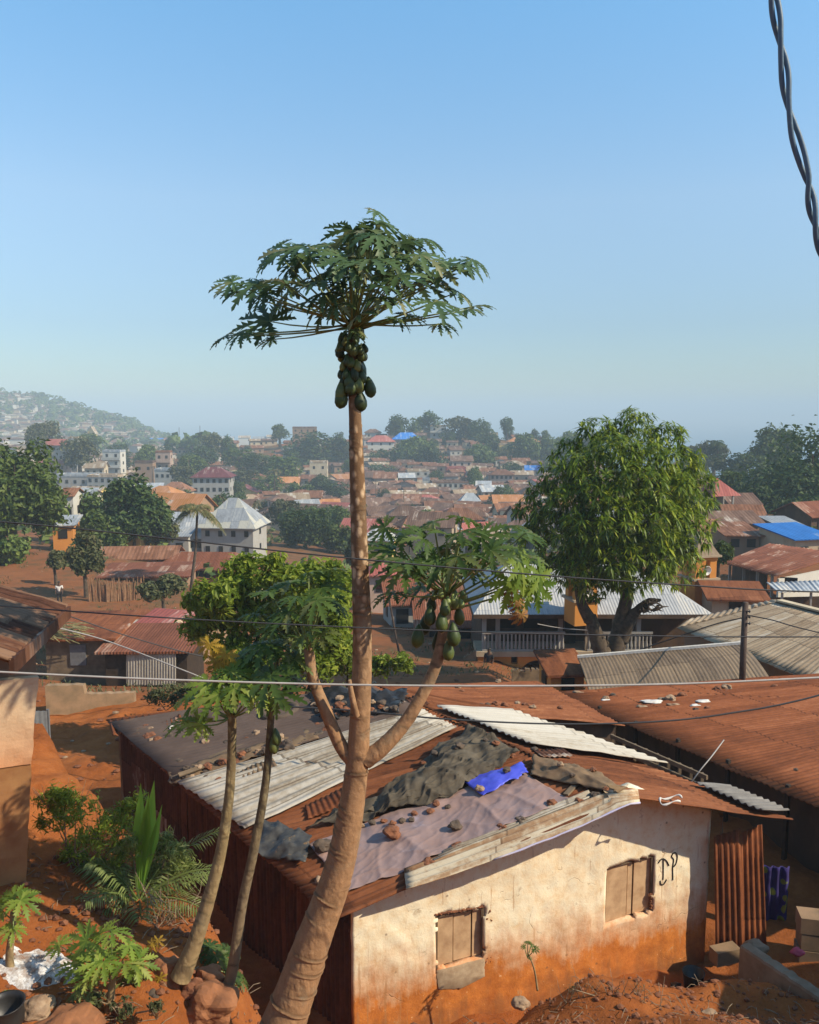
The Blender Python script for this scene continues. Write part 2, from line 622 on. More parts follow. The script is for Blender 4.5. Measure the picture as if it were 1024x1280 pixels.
M['metal_grey'] = plain('dull_grey_metal', (0.16, 0.16, 0.165), 0.6, 0.3, 6)
M['dishpale'] = plain('pale_dish', (0.55, 0.45, 0.32), 0.6, 0.3, 12, col2=(0.4, 0.27, 0.15))
M['pole'] = plain('pole_dark_steel', (0.09, 0.06, 0.045), 0.8, 0.4, 6)
M['thatch'] = plain('dry_palm_leaves', (0.32, 0.28, 0.13), 0.95, 0.5, 12, col2=(0.12, 0.12, 0.05))
M['pink'] = plain('pink_plastic', (0.5, 0.07, 0.11), 0.6, 0.2)

# tarpaulins
def tarp(name, a, b, rough=0.55, sc=2.0, c=None):
    m, nt, out = newmat(name)
    p = wpos(nt)
    n1 = noise(nt, p, sc, 6, 0.65)
    n2 = noise(nt, p, 22, 4)
    st = [(0.3, a), (0.62, b)]
    if c:
        st.append((0.72, c))
    col = ramp(nt, n1, st)
    bsdf(nt, out, col, rough, 0, bump(nt, n2, 0.25, 0.008), 0.35 if rough < .6 else 0.1)
    return m


M['tarp_lav'] = tarp('faded_lavender_tarpaulin', (0.33, 0.20, 0.155), (0.285, 0.20, 0.185), 0.45, 1.3, (0.36, 0.30, 0.34))
M['tarp_black'] = tarp('grey_black_plastic_sheet', (0.135, 0.11, 0.078), (0.07, 0.056, 0.04), 0.75, 2.5)
M['tarp_blue'] = tarp('bright_blue_tarpaulin', (0.05, 0.065, 0.50), (0.09, 0.11, 0.62), 0.4, 3)
M['felt'] = tarp('slate_roofing_felt', (0.085, 0.058, 0.046), (0.135, 0.093, 0.073), 0.85, 1.4, (0.22, 0.11, 0.055))
M['felt_brown'] = tarp('brown_roofing_felt', (0.24, 0.165, 0.095), (0.16, 0.10, 0.06), 0.85, 2.2)
M['plastic_mix'] = tarp('black_yellow_plastic', (0.03, 0.028, 0.028), (0.075, 0.07, 0.06), 0.5, 7, (0.42, 0.20, 0.03))
M['lav_strip'] = tarp('lavender_strip', (0.52, 0.45, 0.46), (0.42, 0.40, 0.58), 0.5, 4)

# main shack wall: cream plaster, mud splashed from below, knocks and runs
def gable_plaster():
    m, nt, out = newmat('cream_plaster_mud_splashed')
    p = wpos(nt)
    sep = N(nt, 'SeparateXYZ')
    L(nt, p, sep.inputs[0])
    z = sep.outputs[2]
    n1 = noise(nt, p, 1.7, 7, 0.68)
    n2 = noise(nt, vscale(nt, p, (6, 6, 1.1)), 1.6, 5, 0.6)
    n3 = noise(nt, p, 5.5, 6, 0.7)
    cream = ramp(nt, n3, [(0.3, (0.76, 0.55, 0.32)), (0.44, (0.84, 0.69, 0.47)), (0.6, (0.87, 0.77, 0.57))])
    zz = math_(nt, 'ADD', z, math_(nt, 'MULTIPLY', math_(nt, 'SUBTRACT', n1, 0.5), 1.3))
    zz = math_(nt, 'ADD', zz, math_(nt, 'MULTIPLY', math_(nt, 'SUBTRACT', n2, 0.5), 0.8))
    mud = ramp(nt, n3, [(0.3, (0.42, 0.125, 0.028)), (0.7, (0.64, 0.225, 0.05))])
    f = maprange(nt, zz, 0.6, 1.55, 1, 0)
    c = mixc(nt, f, cream, mud)
    f2 = maprange(nt, zz, 0.05, 0.42, 1, 0)
    c = mixc(nt, math_(nt, 'MULTIPLY', f2, 0.6), c, (0.22, 0.10, 0.045))
    blot = maprange(nt, n3, 0.63, 0.70)
    c = mixc(nt, math_(nt, 'MULTIPLY', blot, 0.55), c, (0.40, 0.27, 0.15))
    ru = maprange(nt, n2, 0.64, 0.74)
    c = mixc(nt, math_(nt, 'MULTIPLY', ru, 0.5), c, (0.35, 0.17, 0.07))
    v = N(nt, 'TexVoronoi')
    v.inputs['Scale'].default_value = 2.6
    L(nt, p, v.inputs['Vector'])
    dt = maprange(nt, v.outputs['Distance'], 0.03, 0.075, 1, 0)
    c = mixc(nt, math_(nt, 'MULTIPLY', dt, 0.7), c, (0.17, 0.085, 0.045))
    # hairline cracks and narrow dirt runs
    vd = N(nt, 'VectorMath', operation='ADD')
    nz_ = N(nt, 'TexNoise')
    nz_.inputs['Scale'].default_value = 3.0
    L(nt, p, nz_.inputs['Vector'])
    vs_ = N(nt, 'VectorMath', operation='SCALE')
    vs_.inputs['Scale'].default_value = 0.5
    L(nt, nz_.outputs['Color'], vs_.inputs[0])
    L(nt, p, vd.inputs[0])
    L(nt, vs_.outputs[0], vd.inputs[1])
    ve = N(nt, 'TexVoronoi', feature='DISTANCE_TO_EDGE')
    ve.inputs['Scale'].default_value = 1.0
    L(nt, vd.outputs[0], ve.inputs['Vector'])
    ck = math_(nt, 'MULTIPLY', maprange(nt, ve.outputs['Distance'], 0.002, 0.008, 1, 0), maprange(nt, n1, 0.54, 0.62))
    c = mixc(nt, math_(nt, 'MULTIPLY', ck, 0.5), c, (0.22, 0.11, 0.05))
    n4 = noise(nt, vscale(nt, p, (14, 14, 0.7)), 1.0, 3, 0.5)
    c = mixc(nt, math_(nt, 'MULTIPLY', maprange(nt, n4, 0.66, 0.72), 0.55), c, (0.42, 0.2, 0.08))
    pk = maprange(nt, noise(nt, p, 11, 5, 0.75), 0.66, 0.69)
    c = mixc(nt, math_(nt, 'MULTIPLY', pk, math_(nt, 'MULTIPLY', f, 0.7)), c, (0.80, 0.60, 0.36))
    h = math_(nt, 'ADD', math_(nt, 'MULTIPLY', n3, 0.7), math_(nt, 'MULTIPLY', noise(nt, p, 30, 4), 0.3))
    h = math_(nt, 'SUBTRACT', h, math_(nt, 'MULTIPLY', ck, 0.6))
    bsdf(nt, out, c, 0.92, 0, bump(nt, h, 0.5, 0.025), 0.12)
    return m


M['gable'] = gable_plaster()


def left_wall_mat():
    m, nt, out = newmat('orange_plaster_patches')
    p = wpos(nt)
    n1 = noise(nt, p, 1.3, 6, 0.65)
    n2 = noise(nt, p, 9, 5)
    sep = N(nt, 'SeparateXYZ')
    L(nt, p, sep.inputs[0])
    z = math_(nt, 'ADD', sep.outputs[2], math_(nt, 'MULTIPLY', math_(nt, 'SUBTRACT', n1, 0.5), 1.0))
    c = mixc(nt, maprange(nt, z, 4.9, 5.9), (0.55, 0.21, 0.075), (0.66, 0.49, 0.32))
    c = mixc(nt, math_(nt, 'MULTIPLY', maprange(nt, n2, 0.5, 0.7), 0.4), c, (0.5, 0.3, 0.17))
    bsdf(nt, out, c, 0.9, 0, bump(nt, n2, 0.4, 0.02), 0.12)
    return m


M['left_wall'] = left_wall_mat()
M['left_wall_low'] = plain('tree_shade_render', (0.37, 0.19, 0.075), 0.95, 0.4, 3, col2=(0.26, 0.11, 0.042))  # tree shadow painted as a browner colour on the lower wall
M['left_wall_top'] = plain('eave_shade_render', (0.27, 0.20, 0.14), 0.95, 0.35, 3)  # shadow of the roof put into the colour of the upper wall

# foliage
M['papaya'] = leafmat('papaya_leaf', (0.05, 0.10, 0.022), (0.12, 0.19, 0.042), 0.4, 0.45, (0.2, 0.22, 0.08))
M['papaya_top'] = leafmat('papaya_leaf_dark', (0.035, 0.07, 0.03), (0.085, 0.135, 0.05), 0.28, 0.45, (0.19, 0.19, 0.09))
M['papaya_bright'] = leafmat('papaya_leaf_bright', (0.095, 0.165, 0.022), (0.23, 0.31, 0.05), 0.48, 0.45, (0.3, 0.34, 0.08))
M['dryleaf'] = leafmat('dry_leaf', (0.30, 0.19, 0.06), (0.22, 0.09, 0.03), 0.2, 0.8)
M['yellowleaf'] = leafmat('yellow_leaf', (0.42, 0.28, 0.03), (0.28, 0.17, 0.03), 0.3, 0.6)
M['mango'] = leafmat('mango_leaf', (0.03, 0.062, 0.008), (0.155, 0.215, 0.016), 0.35, 0.42, (0.33, 0.36, 0.04), 0.3)
M['tree_dark'] = leafmat('evergreen_leaf', (0.024, 0.048, 0.012), (0.06, 0.095, 0.02), 0.25, 0.55, (0.095, 0.13, 0.03))
M['tree_mid'] = leafmat('broad_leaf', (0.04, 0.07, 0.013), (0.10, 0.14, 0.025), 0.25, 0.55, (0.145, 0.18, 0.038))
M['tree_olive'] = leafmat('olive_leaf', (0.05, 0.062, 0.022), (0.10, 0.105, 0.038), 0.2, 0.6, (0.14, 0.12, 0.05))
M['bush'] = leafmat('bush_leaf', (0.085, 0.13, 0.013), (0.22, 0.285, 0.03), 0.45, 0.5, (0.34, 0.37, 0.055))
M['weed'] = leafmat('weed_leaf', (0.085, 0.12, 0.028), (0.19, 0.225, 0.06), 0.4, 0.5, (0.28, 0.29, 0.10))
M['palmfrond'] = leafmat('palm_frond', (0.10, 0.14, 0.035), (0.2, 0.24, 0.07), 0.35, 0.42, (0.28, 0.3, 0.13))
M['palmbright'] = leafmat('young_frond', (0.10, 0.21, 0.025), (0.19, 0.33, 0.04), 0.4, 0.4)
M['coconut'] = leafmat('coconut_frond', (0.06, 0.07, 0.022), (0.15, 0.14, 0.05), 0.2, 0.5, (0.3, 0.2, 0.1))
M['twig'] = plain('dry_twig', (0.30, 0.22, 0.14), 0.9, 0.5, 30)
M['bark'] = plain('bark_brown', (0.115, 0.082, 0.055), 0.95, 0.6, 6)
M['bark_far'] = plain('bark_far', (0.09, 0.065, 0.045), 0.95, 0.4, 3)
M['stalk'] = plain('green_stalk', (0.22, 0.27, 0.09), 0.5, 0.3, 9)
m, nt, out = newmat('green_papaya')
n_ = noise(nt, wpos(nt), 14, 5)
bsdf(nt, out, varied(nt, ramp(nt, math_(nt, 'ADD', math_(nt, 'MULTIPLY', n_, .6), math_(nt, 'MULTIPLY', orand(nt), .4)), [(.3, (.03, .05, .016)), (.55, (.06, .085, .022)), (.78, (.14, .14, .035))]), .7, 1.3), .5, 0, bump(nt, n_, .3, .01), .35)
M['fruit'] = m
M['fruit_pale'] = plain('young_papaya', (0.22, 0.27, 0.08), 0.45, 0.3, 7, spec=0.4)


def papaya_bark(name, lo, hi, zsplit=None, ringlen=0.16, ringdark=0.03):
    """uv.y runs along the trunk in metres"""
    m, nt, out = newmat(name)
    uv = N(nt, 'UVMap').outputs[0]
    sep = N(nt, 'SeparateXYZ')
    L(nt, uv, sep.inputs[0])
    p = wpos(nt)
    sp = N(nt, 'SeparateXYZ')
    L(nt, p, sp.inputs[0])
    n1 = noise(nt, p, 7, 6, 0.65)
    nb = noise(nt, p, 2.2, 3)
    n3 = noise(nt, p, 26, 4)
    y = math_(nt, 'ADD', sep.outputs[1], math_(nt, 'MULTIPLY', nb, 0.16))
    fr = math_(nt, 'FRACT', math_(nt, 'DIVIDE', y, ringlen))
    ring = math_(nt, 'LESS_THAN', fr, 0.12)
    f = maprange(nt, math_(nt, 'ADD', sp.outputs[2], math_(nt, 'MULTIPLY', n1, 0.9)), zsplit[0], zsplit[1]) if zsplit else 0.0
    base = mixc(nt, f, lo, hi) if zsplit else lo
    c = mixc(nt, math_(nt, 'MULTIPLY', maprange(nt, n1, 0.42, 0.7), 0.55), base, tuple(x * 0.45 for x in lo))
    c = mixc(nt, math_(nt, 'MULTIPLY', ring, ringdark), c, tuple(x * 0.3 for x in lo))
    v = N(nt, 'TexVoronoi')
    v.inputs['Scale'].default_value = 14
    L(nt, vscale(nt, p, (1, 1, 0.6)), v.inputs['Vector'])
    sc = maprange(nt, v.outputs['Distance'], 0.24, 0.48, 0, 1)
    net = math_(nt, 'MULTIPLY', sc, math_(nt, 'ADD', 0.12, math_(nt, 'MULTIPLY', f, 0.85)) if zsplit else 0.3)
    c = mixc(nt, net, c, tuple(x * 0.42 for x in lo))
    c = mixc(nt, math_(nt, 'MULTIPLY', maprange(nt, n3, 0.6, 0.75), 0.35), c, tuple(min(1, x * 1.9) for x in lo))
    at = N(nt, 'Attribute')
    at.attribute_name = 'scar'
    c = mixc(nt, math_(nt, 'MULTIPLY', at.outputs['Fac'], 0.9), c, tuple(x * 0.28 for x in lo))
    stk = noise(nt, vscale(nt, p, (22, 22, 2.2)), 1.0, 4, 0.6)
    c = mixc(nt, math_(nt, 'MULTIPLY', maprange(nt, stk, 0.52, 0.7), 0.4), c, tuple(x * 0.5 for x in lo))
    pt = noise(nt, p, 3.1, 5, 0.7)
    c = mixc(nt, math_(nt, 'MULTIPLY', maprange(nt, pt, 0.55, 0.66), 0.35), c, (0.22, 0.19, 0.13))
    h = math_(nt, 'SUBTRACT', math_(nt, 'MULTIPLY', n3, 0.7), math_(nt, 'MULTIPLY', sc, 0.35))
    bsdf(nt, out, c, 0.85, 0, bump(nt, h, 0.7, 0.015), 0.2)
    return m


M['trunk_main'] = papaya_bark('papaya_bark_ringed', (0.36, 0.20, 0.10), (0.52, 0.36, 0.22), (6.6, 8.2))
M['trunk_pale'] = papaya_bark('papaya_bark_pale', (0.33, 0.235, 0.12), (0.40, 0.32, 0.15), (4.6, 6.2), 0.11, 0.02)
M['trunk_grey'] = papaya_bark('papaya_bark_grey', (0.24, 0.175, 0.105), (0.20, 0.17, 0.08), (4.6, 6.4), 0.13, 0.02)


def soil():
    m, nt, out = newmat('red_laterite_soil')
    p = wpos(nt)
    sep = N(nt, 'SeparateXYZ')
    L(nt, p, sep.inputs[0])
    n1 = noise(nt, p, 0.6, 7, 0.65)
    n2 = noise(nt, p, 6, 6, 0.7)
    n3 = noise(nt, p, 40, 4, 0.7)
    c = ramp(nt, math_(nt, 'ADD', math_(nt, 'MULTIPLY', n1, 0.6), math_(nt, 'MULTIPLY', n2, 0.4)),
             [(0.3, (0.16, 0.05, 0.015)), (0.48, (0.27, 0.082, 0.022)), (0.62, (0.35, 0.118, 0.034)), (0.75, (0.35, 0.165, 0.075))])
    c = mixc(nt, math_(nt, 'MULTIPLY', maprange(nt, n3, 0.55, 0.7), 0.45), c, (0.13, 0.06, 0.03))
    nf = noise(nt, p, 0.05, 6, 0.65)
    far = maprange(nt, sep.outputs[1], 90, 170)
    green = math_(nt, 'MULTIPLY', maprange(nt, nf, 0.40, 0.56), far)
    c = mixc(nt, math_(nt, 'MULTIPLY', green, 0.9), c, (0.05, 0.07, 0.025))
    mid = maprange(nt, math_(nt, 'ADD', sep.outputs[1], math_(nt, 'MULTIPLY', n1, 14.0)), 32, 46)
    c = mixc(nt, math_(nt, 'MULTIPLY', mid, 0.5), c, (0.17, 0.085, 0.045))
    c = mixc(nt, math_(nt, 'MULTIPLY', math_(nt, 'MULTIPLY', maprange(nt, noise(nt, p, 0.35, 6, .7), 0.48, 0.6), mid), 0.6), c, (0.085, 0.07, 0.035))
    h = math_(nt, 'ADD', n2, math_(nt, 'MULTIPLY', n3, 0.5))
    bsdf(nt, out, c, 0.97, 0, bump(nt, h, 0.7, 0.05), 0.1)
    return m


M['soil'] = soil()

# ------------------------------------------------------------------ terrain
TU = np.array([-.62, -.5, -.4, -.35, -.3, -.25, -.15, 0, .1, .2, .3, .4, .5, .65])
TT = [
    (26, [.3, .2, 0, 0, 0, 0, 0, -.3, -.5, -1.5, -2, -2, -2, -2]),
    (38, [-2.6, -3.2, -3.6, -3.6, -3.6, -3.6, -3.4, -3, -3, -4.5, -4.5, -4, -4, -3.5]),
    (48, [-3.4, -4, -4.3, -4.3, -4.4, -4.5, -4.8, -4.5, -4.8, -5, -5, -4.5, -4.5, -4]),
    (60, [-4.0, -4.6, -4.9, -5, -5.1, -5.4, -6, -6.5, -6.5, -6, -5.5, -5, -4.5, -4]),
    (80, [-4.0, -4.6, -5.0, -5.3, -6, -6.7, -8, -9, -9, -8, -6, -4.5, -4, -3.5]),
    (120, [-6, -8, -9.5, -10.5, -11, -11.5, -12, -14, -14, -12, -8, -6, -5, -4]),
    (200, [-14, -16, -17.5, -18, -18.5, -19, -20, -21, -21, -18, -12, -8, -6.5, -5]),
    (300, [-19, -21, -22, -23, -23.5, -24, -24, -24, -24, -24, -22, -22, -22, -22]),
    (400, [-19, -20, -22, -22, -22, -21, -20, -19, -19, -22, -28, -38, -38, -38]),
    (450, [-18, -20, -21.5, -20.5, -19, -17, -14, -11.5, -12, -17, -32, -46, -46, -46]),
    (490, [-18, -19, -20, -19, -16.5, -13, -9, -5.5, -6, -12, -38, -54, -54, -54]),
    (560, [-17, -18, -19.5, -20, -20, -22, -20, -18, -20, -26, -45, -60, -60, -60]),
    (700, [-18, -20, -21, -24, -27, -30, -34, -44, -46, -50, -62, -70, -72, -74]),
    (800, [-20, -23, -25, -27, -30, -33, -38, -62, -64, -68, -74, -78, -80, -82]),
    (1000, [12, 4, -7, -14, -26, -33, -42, -78, -78, -80, -84, -88, -88, -88]),
    (1200, [56, 40, 19, 1, -27, -48, -60, -85, -85, -88, -90, -90, -90, -90]),
    (1500, [30, 20, 0, -20, -45, -70, -80, -90, -90, -90, -90, -90, -90, -90]),
    (2200, [-90] * 14), (16000, [-94] * 14)]
TY = np.array([r[0] for r in TT], dtype=float)
TZ = np.array([r[1] for r in TT], dtype=float)


def sstep(x, a, b):
    t = np.clip((x - a) / (b - a), 0, 1)
    return t * t * (3 - 2 * t)


_rs = np.random.RandomState(3)
_ph = _rs.rand(40, 4)


def wav(x, y, sc, n=10, o=0):
    r = 0
    for i in range(n):
        a, f, p, q = _ph[(i + o) % 40]
        k = (0.6 + 1.3 * f) / sc
        r = r + np.sin((x * math.cos(a * 6.28) + y * math.sin(a * 6.28)) * k * 6.28 + p * 6.28) * (0.5 + q)
    return r / n ** .5


def terrain_z(x, y):
    x = np.asarray(x, dtype=float)
    y = np.asarray(y, dtype=float)
    yy = np.clip(y, 26, 16000)
    u = np.clip(x / yy, TU[0], TU[-1])
    j = np.clip(np.searchsorted(TY, yy) - 1, 0, len(TY) - 2)
    t = (yy - TY[j]) / (TY[j + 1] - TY[j])
    i = np.clip(np.searchsorted(TU, u) - 1, 0, len(TU) - 2)
    s = np.clip((u - TU[i]) / (TU[i + 1] - TU[i]), 0, 1)
    a = TZ[j, i] * (1 - s) + TZ[j, i + 1] * s
    b = TZ[j + 1, i] * (1 - s) + TZ[j + 1, i + 1] * s
    far = a * (1 - t) + b * t
    far = far + wav(x, y, 60, 10, 5) * 0.5 * sstep(yy, 60, 200) + wav(x, y, 160, 8, 15) * 2.2 * sstep(yy, 600, 1100) * (1 - sstep(yy, 1900, 2200))
    # near slope below the camera
    s1 = 7.5 - 0.62 * y
    bench = 3.3 + 0.22 * np.clip(-x - 3, 0, 3) + 0.0 * y
    zb = bench + (0.9 - bench) * sstep(x, -2.7, -0.7) + 0.5 * np.exp(-((x - 2.7) / 1.3) ** 2)
    near = np.maximum(s1, zb)
    ye = np.interp(x, [-12, -9, -6.4, -5.2, -3.4, -2.2, -1, 0, 1, 3, 5, 7, 9], [16, 15.6, 13.6, 12.0, 10.2, 9.0, 8.5, 9.0, 9.9, 10.7, 11.0, 10.4, 10])
    k = sstep(y, ye, ye + 1.3)
    near = near * (1 - k) + 0.0 * k
    # slope under the right-hand houses and yard
    rr = sstep(x, 5.2, 7.5) * sstep(y, 9, 12) * 0.25
    near = near + rr
    lump = (wav(x, y, 1.1, 10, 2) * 0.035 + wav(x, y, 0.45, 10, 9) * 0.018 + wav(x, y, 3.0, 8, 20) * 0.05)
    near = near + lump
    kk = sstep(y, 24, 28)
    z = near * (1 - kk) + far * kk
    return z + 0.06 * wav(x, y, 5, 8, 12) * sstep(y, 24, 40)


def tz(x, y):
    return float(terrain_z(np.array([x]), np.array([y]))[0])


def axis(lo, hi, step, ext, ratio, limit):
    a = list(np.arange(lo, hi + 1e-6, step))
    d = step
    while a[-1] < limit:
        d *= ratio
        a.append(a[-1] + d)
    return a


xr = axis(0, 11, 0.11, None, 1.045, 16000)
xs = np.array([-v for v in reversed(xr[1:])] + xr)
yf = axis(-6, 24, 0.11, None, 1.022, 16000)
ys = np.array([-120, -40, -15] + yf)
XX, YY = np.meshgrid(xs, ys)
ZZ = terrain_z(XX, np.where(YY < -6, -6, YY))
ZZ = np.where(YY < -6, np.minimum(ZZ, 11.2), ZZ)
tm = bpy.data.meshes.new('ground')
nx, ny = len(xs), len(ys)
tm.vertices.add(nx * ny)
tm.vertices.foreach_set('co', np.stack([XX, YY, ZZ], -1).ravel().astype(np.float32))
ii = (np.arange(ny - 1)[:, None] * nx + np.arange(nx - 1)[None, :]).ravel()
qd = np.stack([ii, ii + 1, ii + nx + 1, ii + nx], -1)
tm.loops.add(qd.size)
tm.loops.foreach_set('vertex_index', qd.ravel().astype(np.int32))
tm.polygons.add(len(qd))
tm.polygons.foreach_set('loop_start', (np.arange(len(qd)) * 4).astype(np.int32))
tm.polygons.foreach_set('loop_total', np.full(len(qd), 4, dtype=np.int32))
tm.polygons.foreach_set('use_smooth', np.ones(len(qd), dtype=bool))
tm.update(calc_edges=True)
tm.materials.append(M['soil'])
to = bpy.data.objects.new('ground', tm)
COL.objects.link(to)
tag(to, 'red laterite ground dropping from the slope into the valley', 'ground', kind='structure')


def ghit(px, py, dmax=1500, dmin=4.0):
    """where the line of sight through a pixel meets the ground"""
    r = ray(px, py)
    r = r / r.y
    ds = np.concatenate([np.arange(dmin, 40, 0.05), np.geomspace(40, dmax, 1500)])
    p = np.array(CAM)[None, :] + np.array(r)[None, :] * ds[:, None]
    d = p[:, 2] - terrain_z(p[:, 0], p[:, 1])
    k = np.argmax(d < 0)
    if d[k] >= 0:
        return None
    return Vector(p[k])


# sea
SEA = -70.0
mb = MB()
mb.add([(-15500, 560, SEA), (15500, 560, SEA), (15500, 15500, SEA), (-15500, 15500, SEA)], [(0, 1, 2, 3)])
m, nt, out = newmat('sea_water')
pn = noise(nt, vscale(nt, wpos(nt), (0.02, 0.05, 1)), 1.0, 4)
bsdf(nt, out, mixc(nt, pn, (0.03, 0.09, 0.14), (0.05, 0.13, 0.18)), 0.35, 0, bump(nt, pn, 0.2, 1.0), 0.4)
o = mb.build('sea', m)
tag(o, 'hazy blue sea beyond the town ridge', 'sea', kind='structure')

# haze
mb = MB()
mb.hexa([(-15900, -150, -97), (15900, -150, -97), (15900, 15950, -97), (-15900, 15950, -97), (-15900, -150, 72), (15900, -150, 72), (15900, 15950, 72), (-15900, 15950, 72)])
m, nt, out = newmat('haze_air')
pv = N(nt, 'VolumePrincipled')
pv.inputs['Color'].default_value = (0.74, 0.89, 0.98, 1)
pv.inputs['Density'].default_value = 0.0006
pv.inputs['Anisotropy'].default_value = -0.12
L(nt, pv.outputs[0], out.inputs['Volume'])
hz = mb.build('haze', m)
tag(hz, 'pale blue haze lying over the valley and sea', 'haze', kind='stuff')
# ------------------------------------------------------------------ main shack
ROOFS = MB()          # collects the near roofs only for sight-line lookups


def rhit(bv, px, py):
    r = ray(px, py).normalized()
    h = bv.ray_cast(CAM, r)
    if h[0] is None:
        return None, None
    n = h[1]
    if n.z < 0:
        n = -n
    return h[0], n


A = W(440, 1140, 11.0)
B = W(888, 1035, 13.04)
A2, B2 = V(A.x, A.y, 0), V(B.x, B.y, 0)
along = (B2 - A2).normalized()
WLEN = (B2 - A2).length
nrm = V(along.y, -along.x, 0)          # outwards, towards the camera side
if nrm.y > 0:
    nrm = -nrm
NL, PK, NR = W(415, 1150, 10.62), W(785, 1001, 11.9), W(992, 1024, 12.7)
FL, FR, FRR = W(133, 900, 18.5), W(470, 858, 18.2), W(612, 882, 17.4)


def wallpt(s, z, out=0.0):
    p = A2 + along * s + nrm * out
    return V(p.x, p.y, z)


def wall_uv(px, py):
    r = ray(px, py)
    t = (A2 - CAM).dot(nrm) / r.dot(nrm)
    p = CAM + r * t
    return (p - A2).dot(along), p.z


shack = thing('mud_shack', 'cream and orange plastered shack with patched sheet roof weighed down by stones', 'house', A2)
# gable wall, with broken openings
w1 = [wall_uv(*p) for p in ((545, 1147), (604, 1136), (606, 1196), (549, 1212))]
w2 = [wall_uv(*p) for p in ((757, 1086), (816, 1071), (818, 1139), (759, 1157))]


def wtop(s):
    t = s / WLEN
    sp = 0.75
    za, zp, zb = NL.z + .01, PK.z - .07, NR.z - .02
    return za + (zp - za) * t / sp if t < sp else zp + (zb - zp) * (t - sp) / (1 - sp)


def inside(s, z, w, g):
    s0 = (w[0][0] + w[3][0]) / 2 - g
    s1 = (w[1][0] + w[2][0]) / 2 + g
    if not s0 < s < s1:
        return False
    t = (s - s0) / (s1 - s0)
    return w[3][1] + (w[2][1] - w[3][1]) * t - g < z < w[0][1] + (w[1][1] - w[0][1]) * t + g


mb = MB()
ns, nz = 150, 64
idx = {}
gs = []
for j in range(nz + 1):
    for i in range(ns + 1):
        s = WLEN * i / ns
        z = -0.5 + (wtop(s) + 0.5) * j / nz
        p = wallpt(s, z, 0.03 * mnoise.noise(V(s * 1.3, z * 1.3, 1)) + 0.012 * mnoise.noise(V(s * 5, z * 5, 3)))
        gs.append((p, s, z))
fs = []
for j in range(nz):
    for i in range(ns):
        a = j * (ns + 1) + i
        s = (gs[a][1] + gs[a + 1][1]) / 2
        z = (gs[a][2] + gs[a + ns + 1][2]) / 2
        jag = 0.055 * mnoise.noise(V(s * 7, z * 7, 5))
        jr = 0.1 * max(0, s - (w1[1][0] - .05)) / .1 if False else 0
        if inside(s, z, w1, 0.02 + jag) or inside(s + .0, z, w2, 0.005 + jag * 0.35):
            continue
        fs.append((a, a + 1, a + ns + 2, a + ns + 1))
mb.add([g[0] for g in gs], fs, 0)
mb.build('gable_wall', M['gable'], shack, smooth=True, solid=0.16)
# corrugated left side wall, in pieces of old sheet
mb = MB()
eL0 = V(A.x + 0.03, A.y + .02, 0)
eL1 = V(FL.x + 0.35, FL.y - .1, 0)
nseg = 5
for k in range(nseg):
    a = eL0.lerp(eL1, k / nseg)
    b = eL0.lerp(eL1, (k + 1.03) / nseg)
    dz = rng.uniform(-.05, .05)
    off = (k % 2) * 0.03
    patch(mb, V(a.x - off, a.y, -0.4), V(b.x - off, b.y, -0.4), V(b.x - off, b.y, 2.12), V(a.x - off, a.y, 2.14), 0.018, 0.12, nv=6, wob=0.03, seed=k)
mb.build('side_wall', M['rust_dark'], shack, smooth=True, solid=0.01)
# back and right walls
mb = MB()
eB = V(FRR.x - .3, FRR.y - .3, 0)
mb.bar((eL1.x, eL1.y, 0.9), (eB.x, eB.y, 0.9), 0.15, 2.4)
mb.bar((eB.x, eB.y, 0.9), (B2.x - .1, B2.y + .1, 0.9), 0.15, 2.5)
mb.build('rear_wall', M['mudwall'], shack)
# base sheets of the roof
mb = MB()
patch(mb, NL, FL, FR, PK, 0.020, 0.13, nv=14, wob=0.04, seed=1, jag=0.09)
sm1, sm2 = MB(), MB()


def grown(P00, P10, P11, P01, e0=.06, e1=.06, ev=.08):
    """the same sheet carried a little past its eave and both ends (never past the ridge)"""
    a, b = P00 - (P10 - P00) * e0, P10 + (P10 - P00) * e1
    c, d = P11 + (P11 - P01) * e1, P01 - (P11 - P01) * e0
    return a - (d - a) * ev, b - (c - b) * ev, c, d


patch(sm1, *grown(NL, FL, FR, PK), 0, 0.13, nv=14, nu=60, wob=0.04, seed=1)
patch(sm2, *grown(NR, FRR, FR + V(0, 0, .03), PK + V(.02, 0, .03), .06, .12, .15), 0, 0.13, nv=14, nu=60, wob=0.04, seed=2)
ROOFL = sm1.bvh()
mb.build('roof_sheet', M['rust_main'], shack, smooth=True, solid=0.012)
mb2 = MB()
patch(mb2, NR, FRR, FR + V(0, 0, .03), PK + V(.02, 0, .03), 0.018, 0.13, nv=14, wob=0.04, seed=2, jag=0.07)
ROOFR = sm2.bvh()
mb2.build('roof_sheet', M['rust_main'], shack, smooth=True, solid=0.012)
all_roof = MB()
all_roof.add(sm1.v, sm1.f)
all_roof.add(sm2.v, sm2.f)
ROOF = all_roof.bvh()


OVER = []


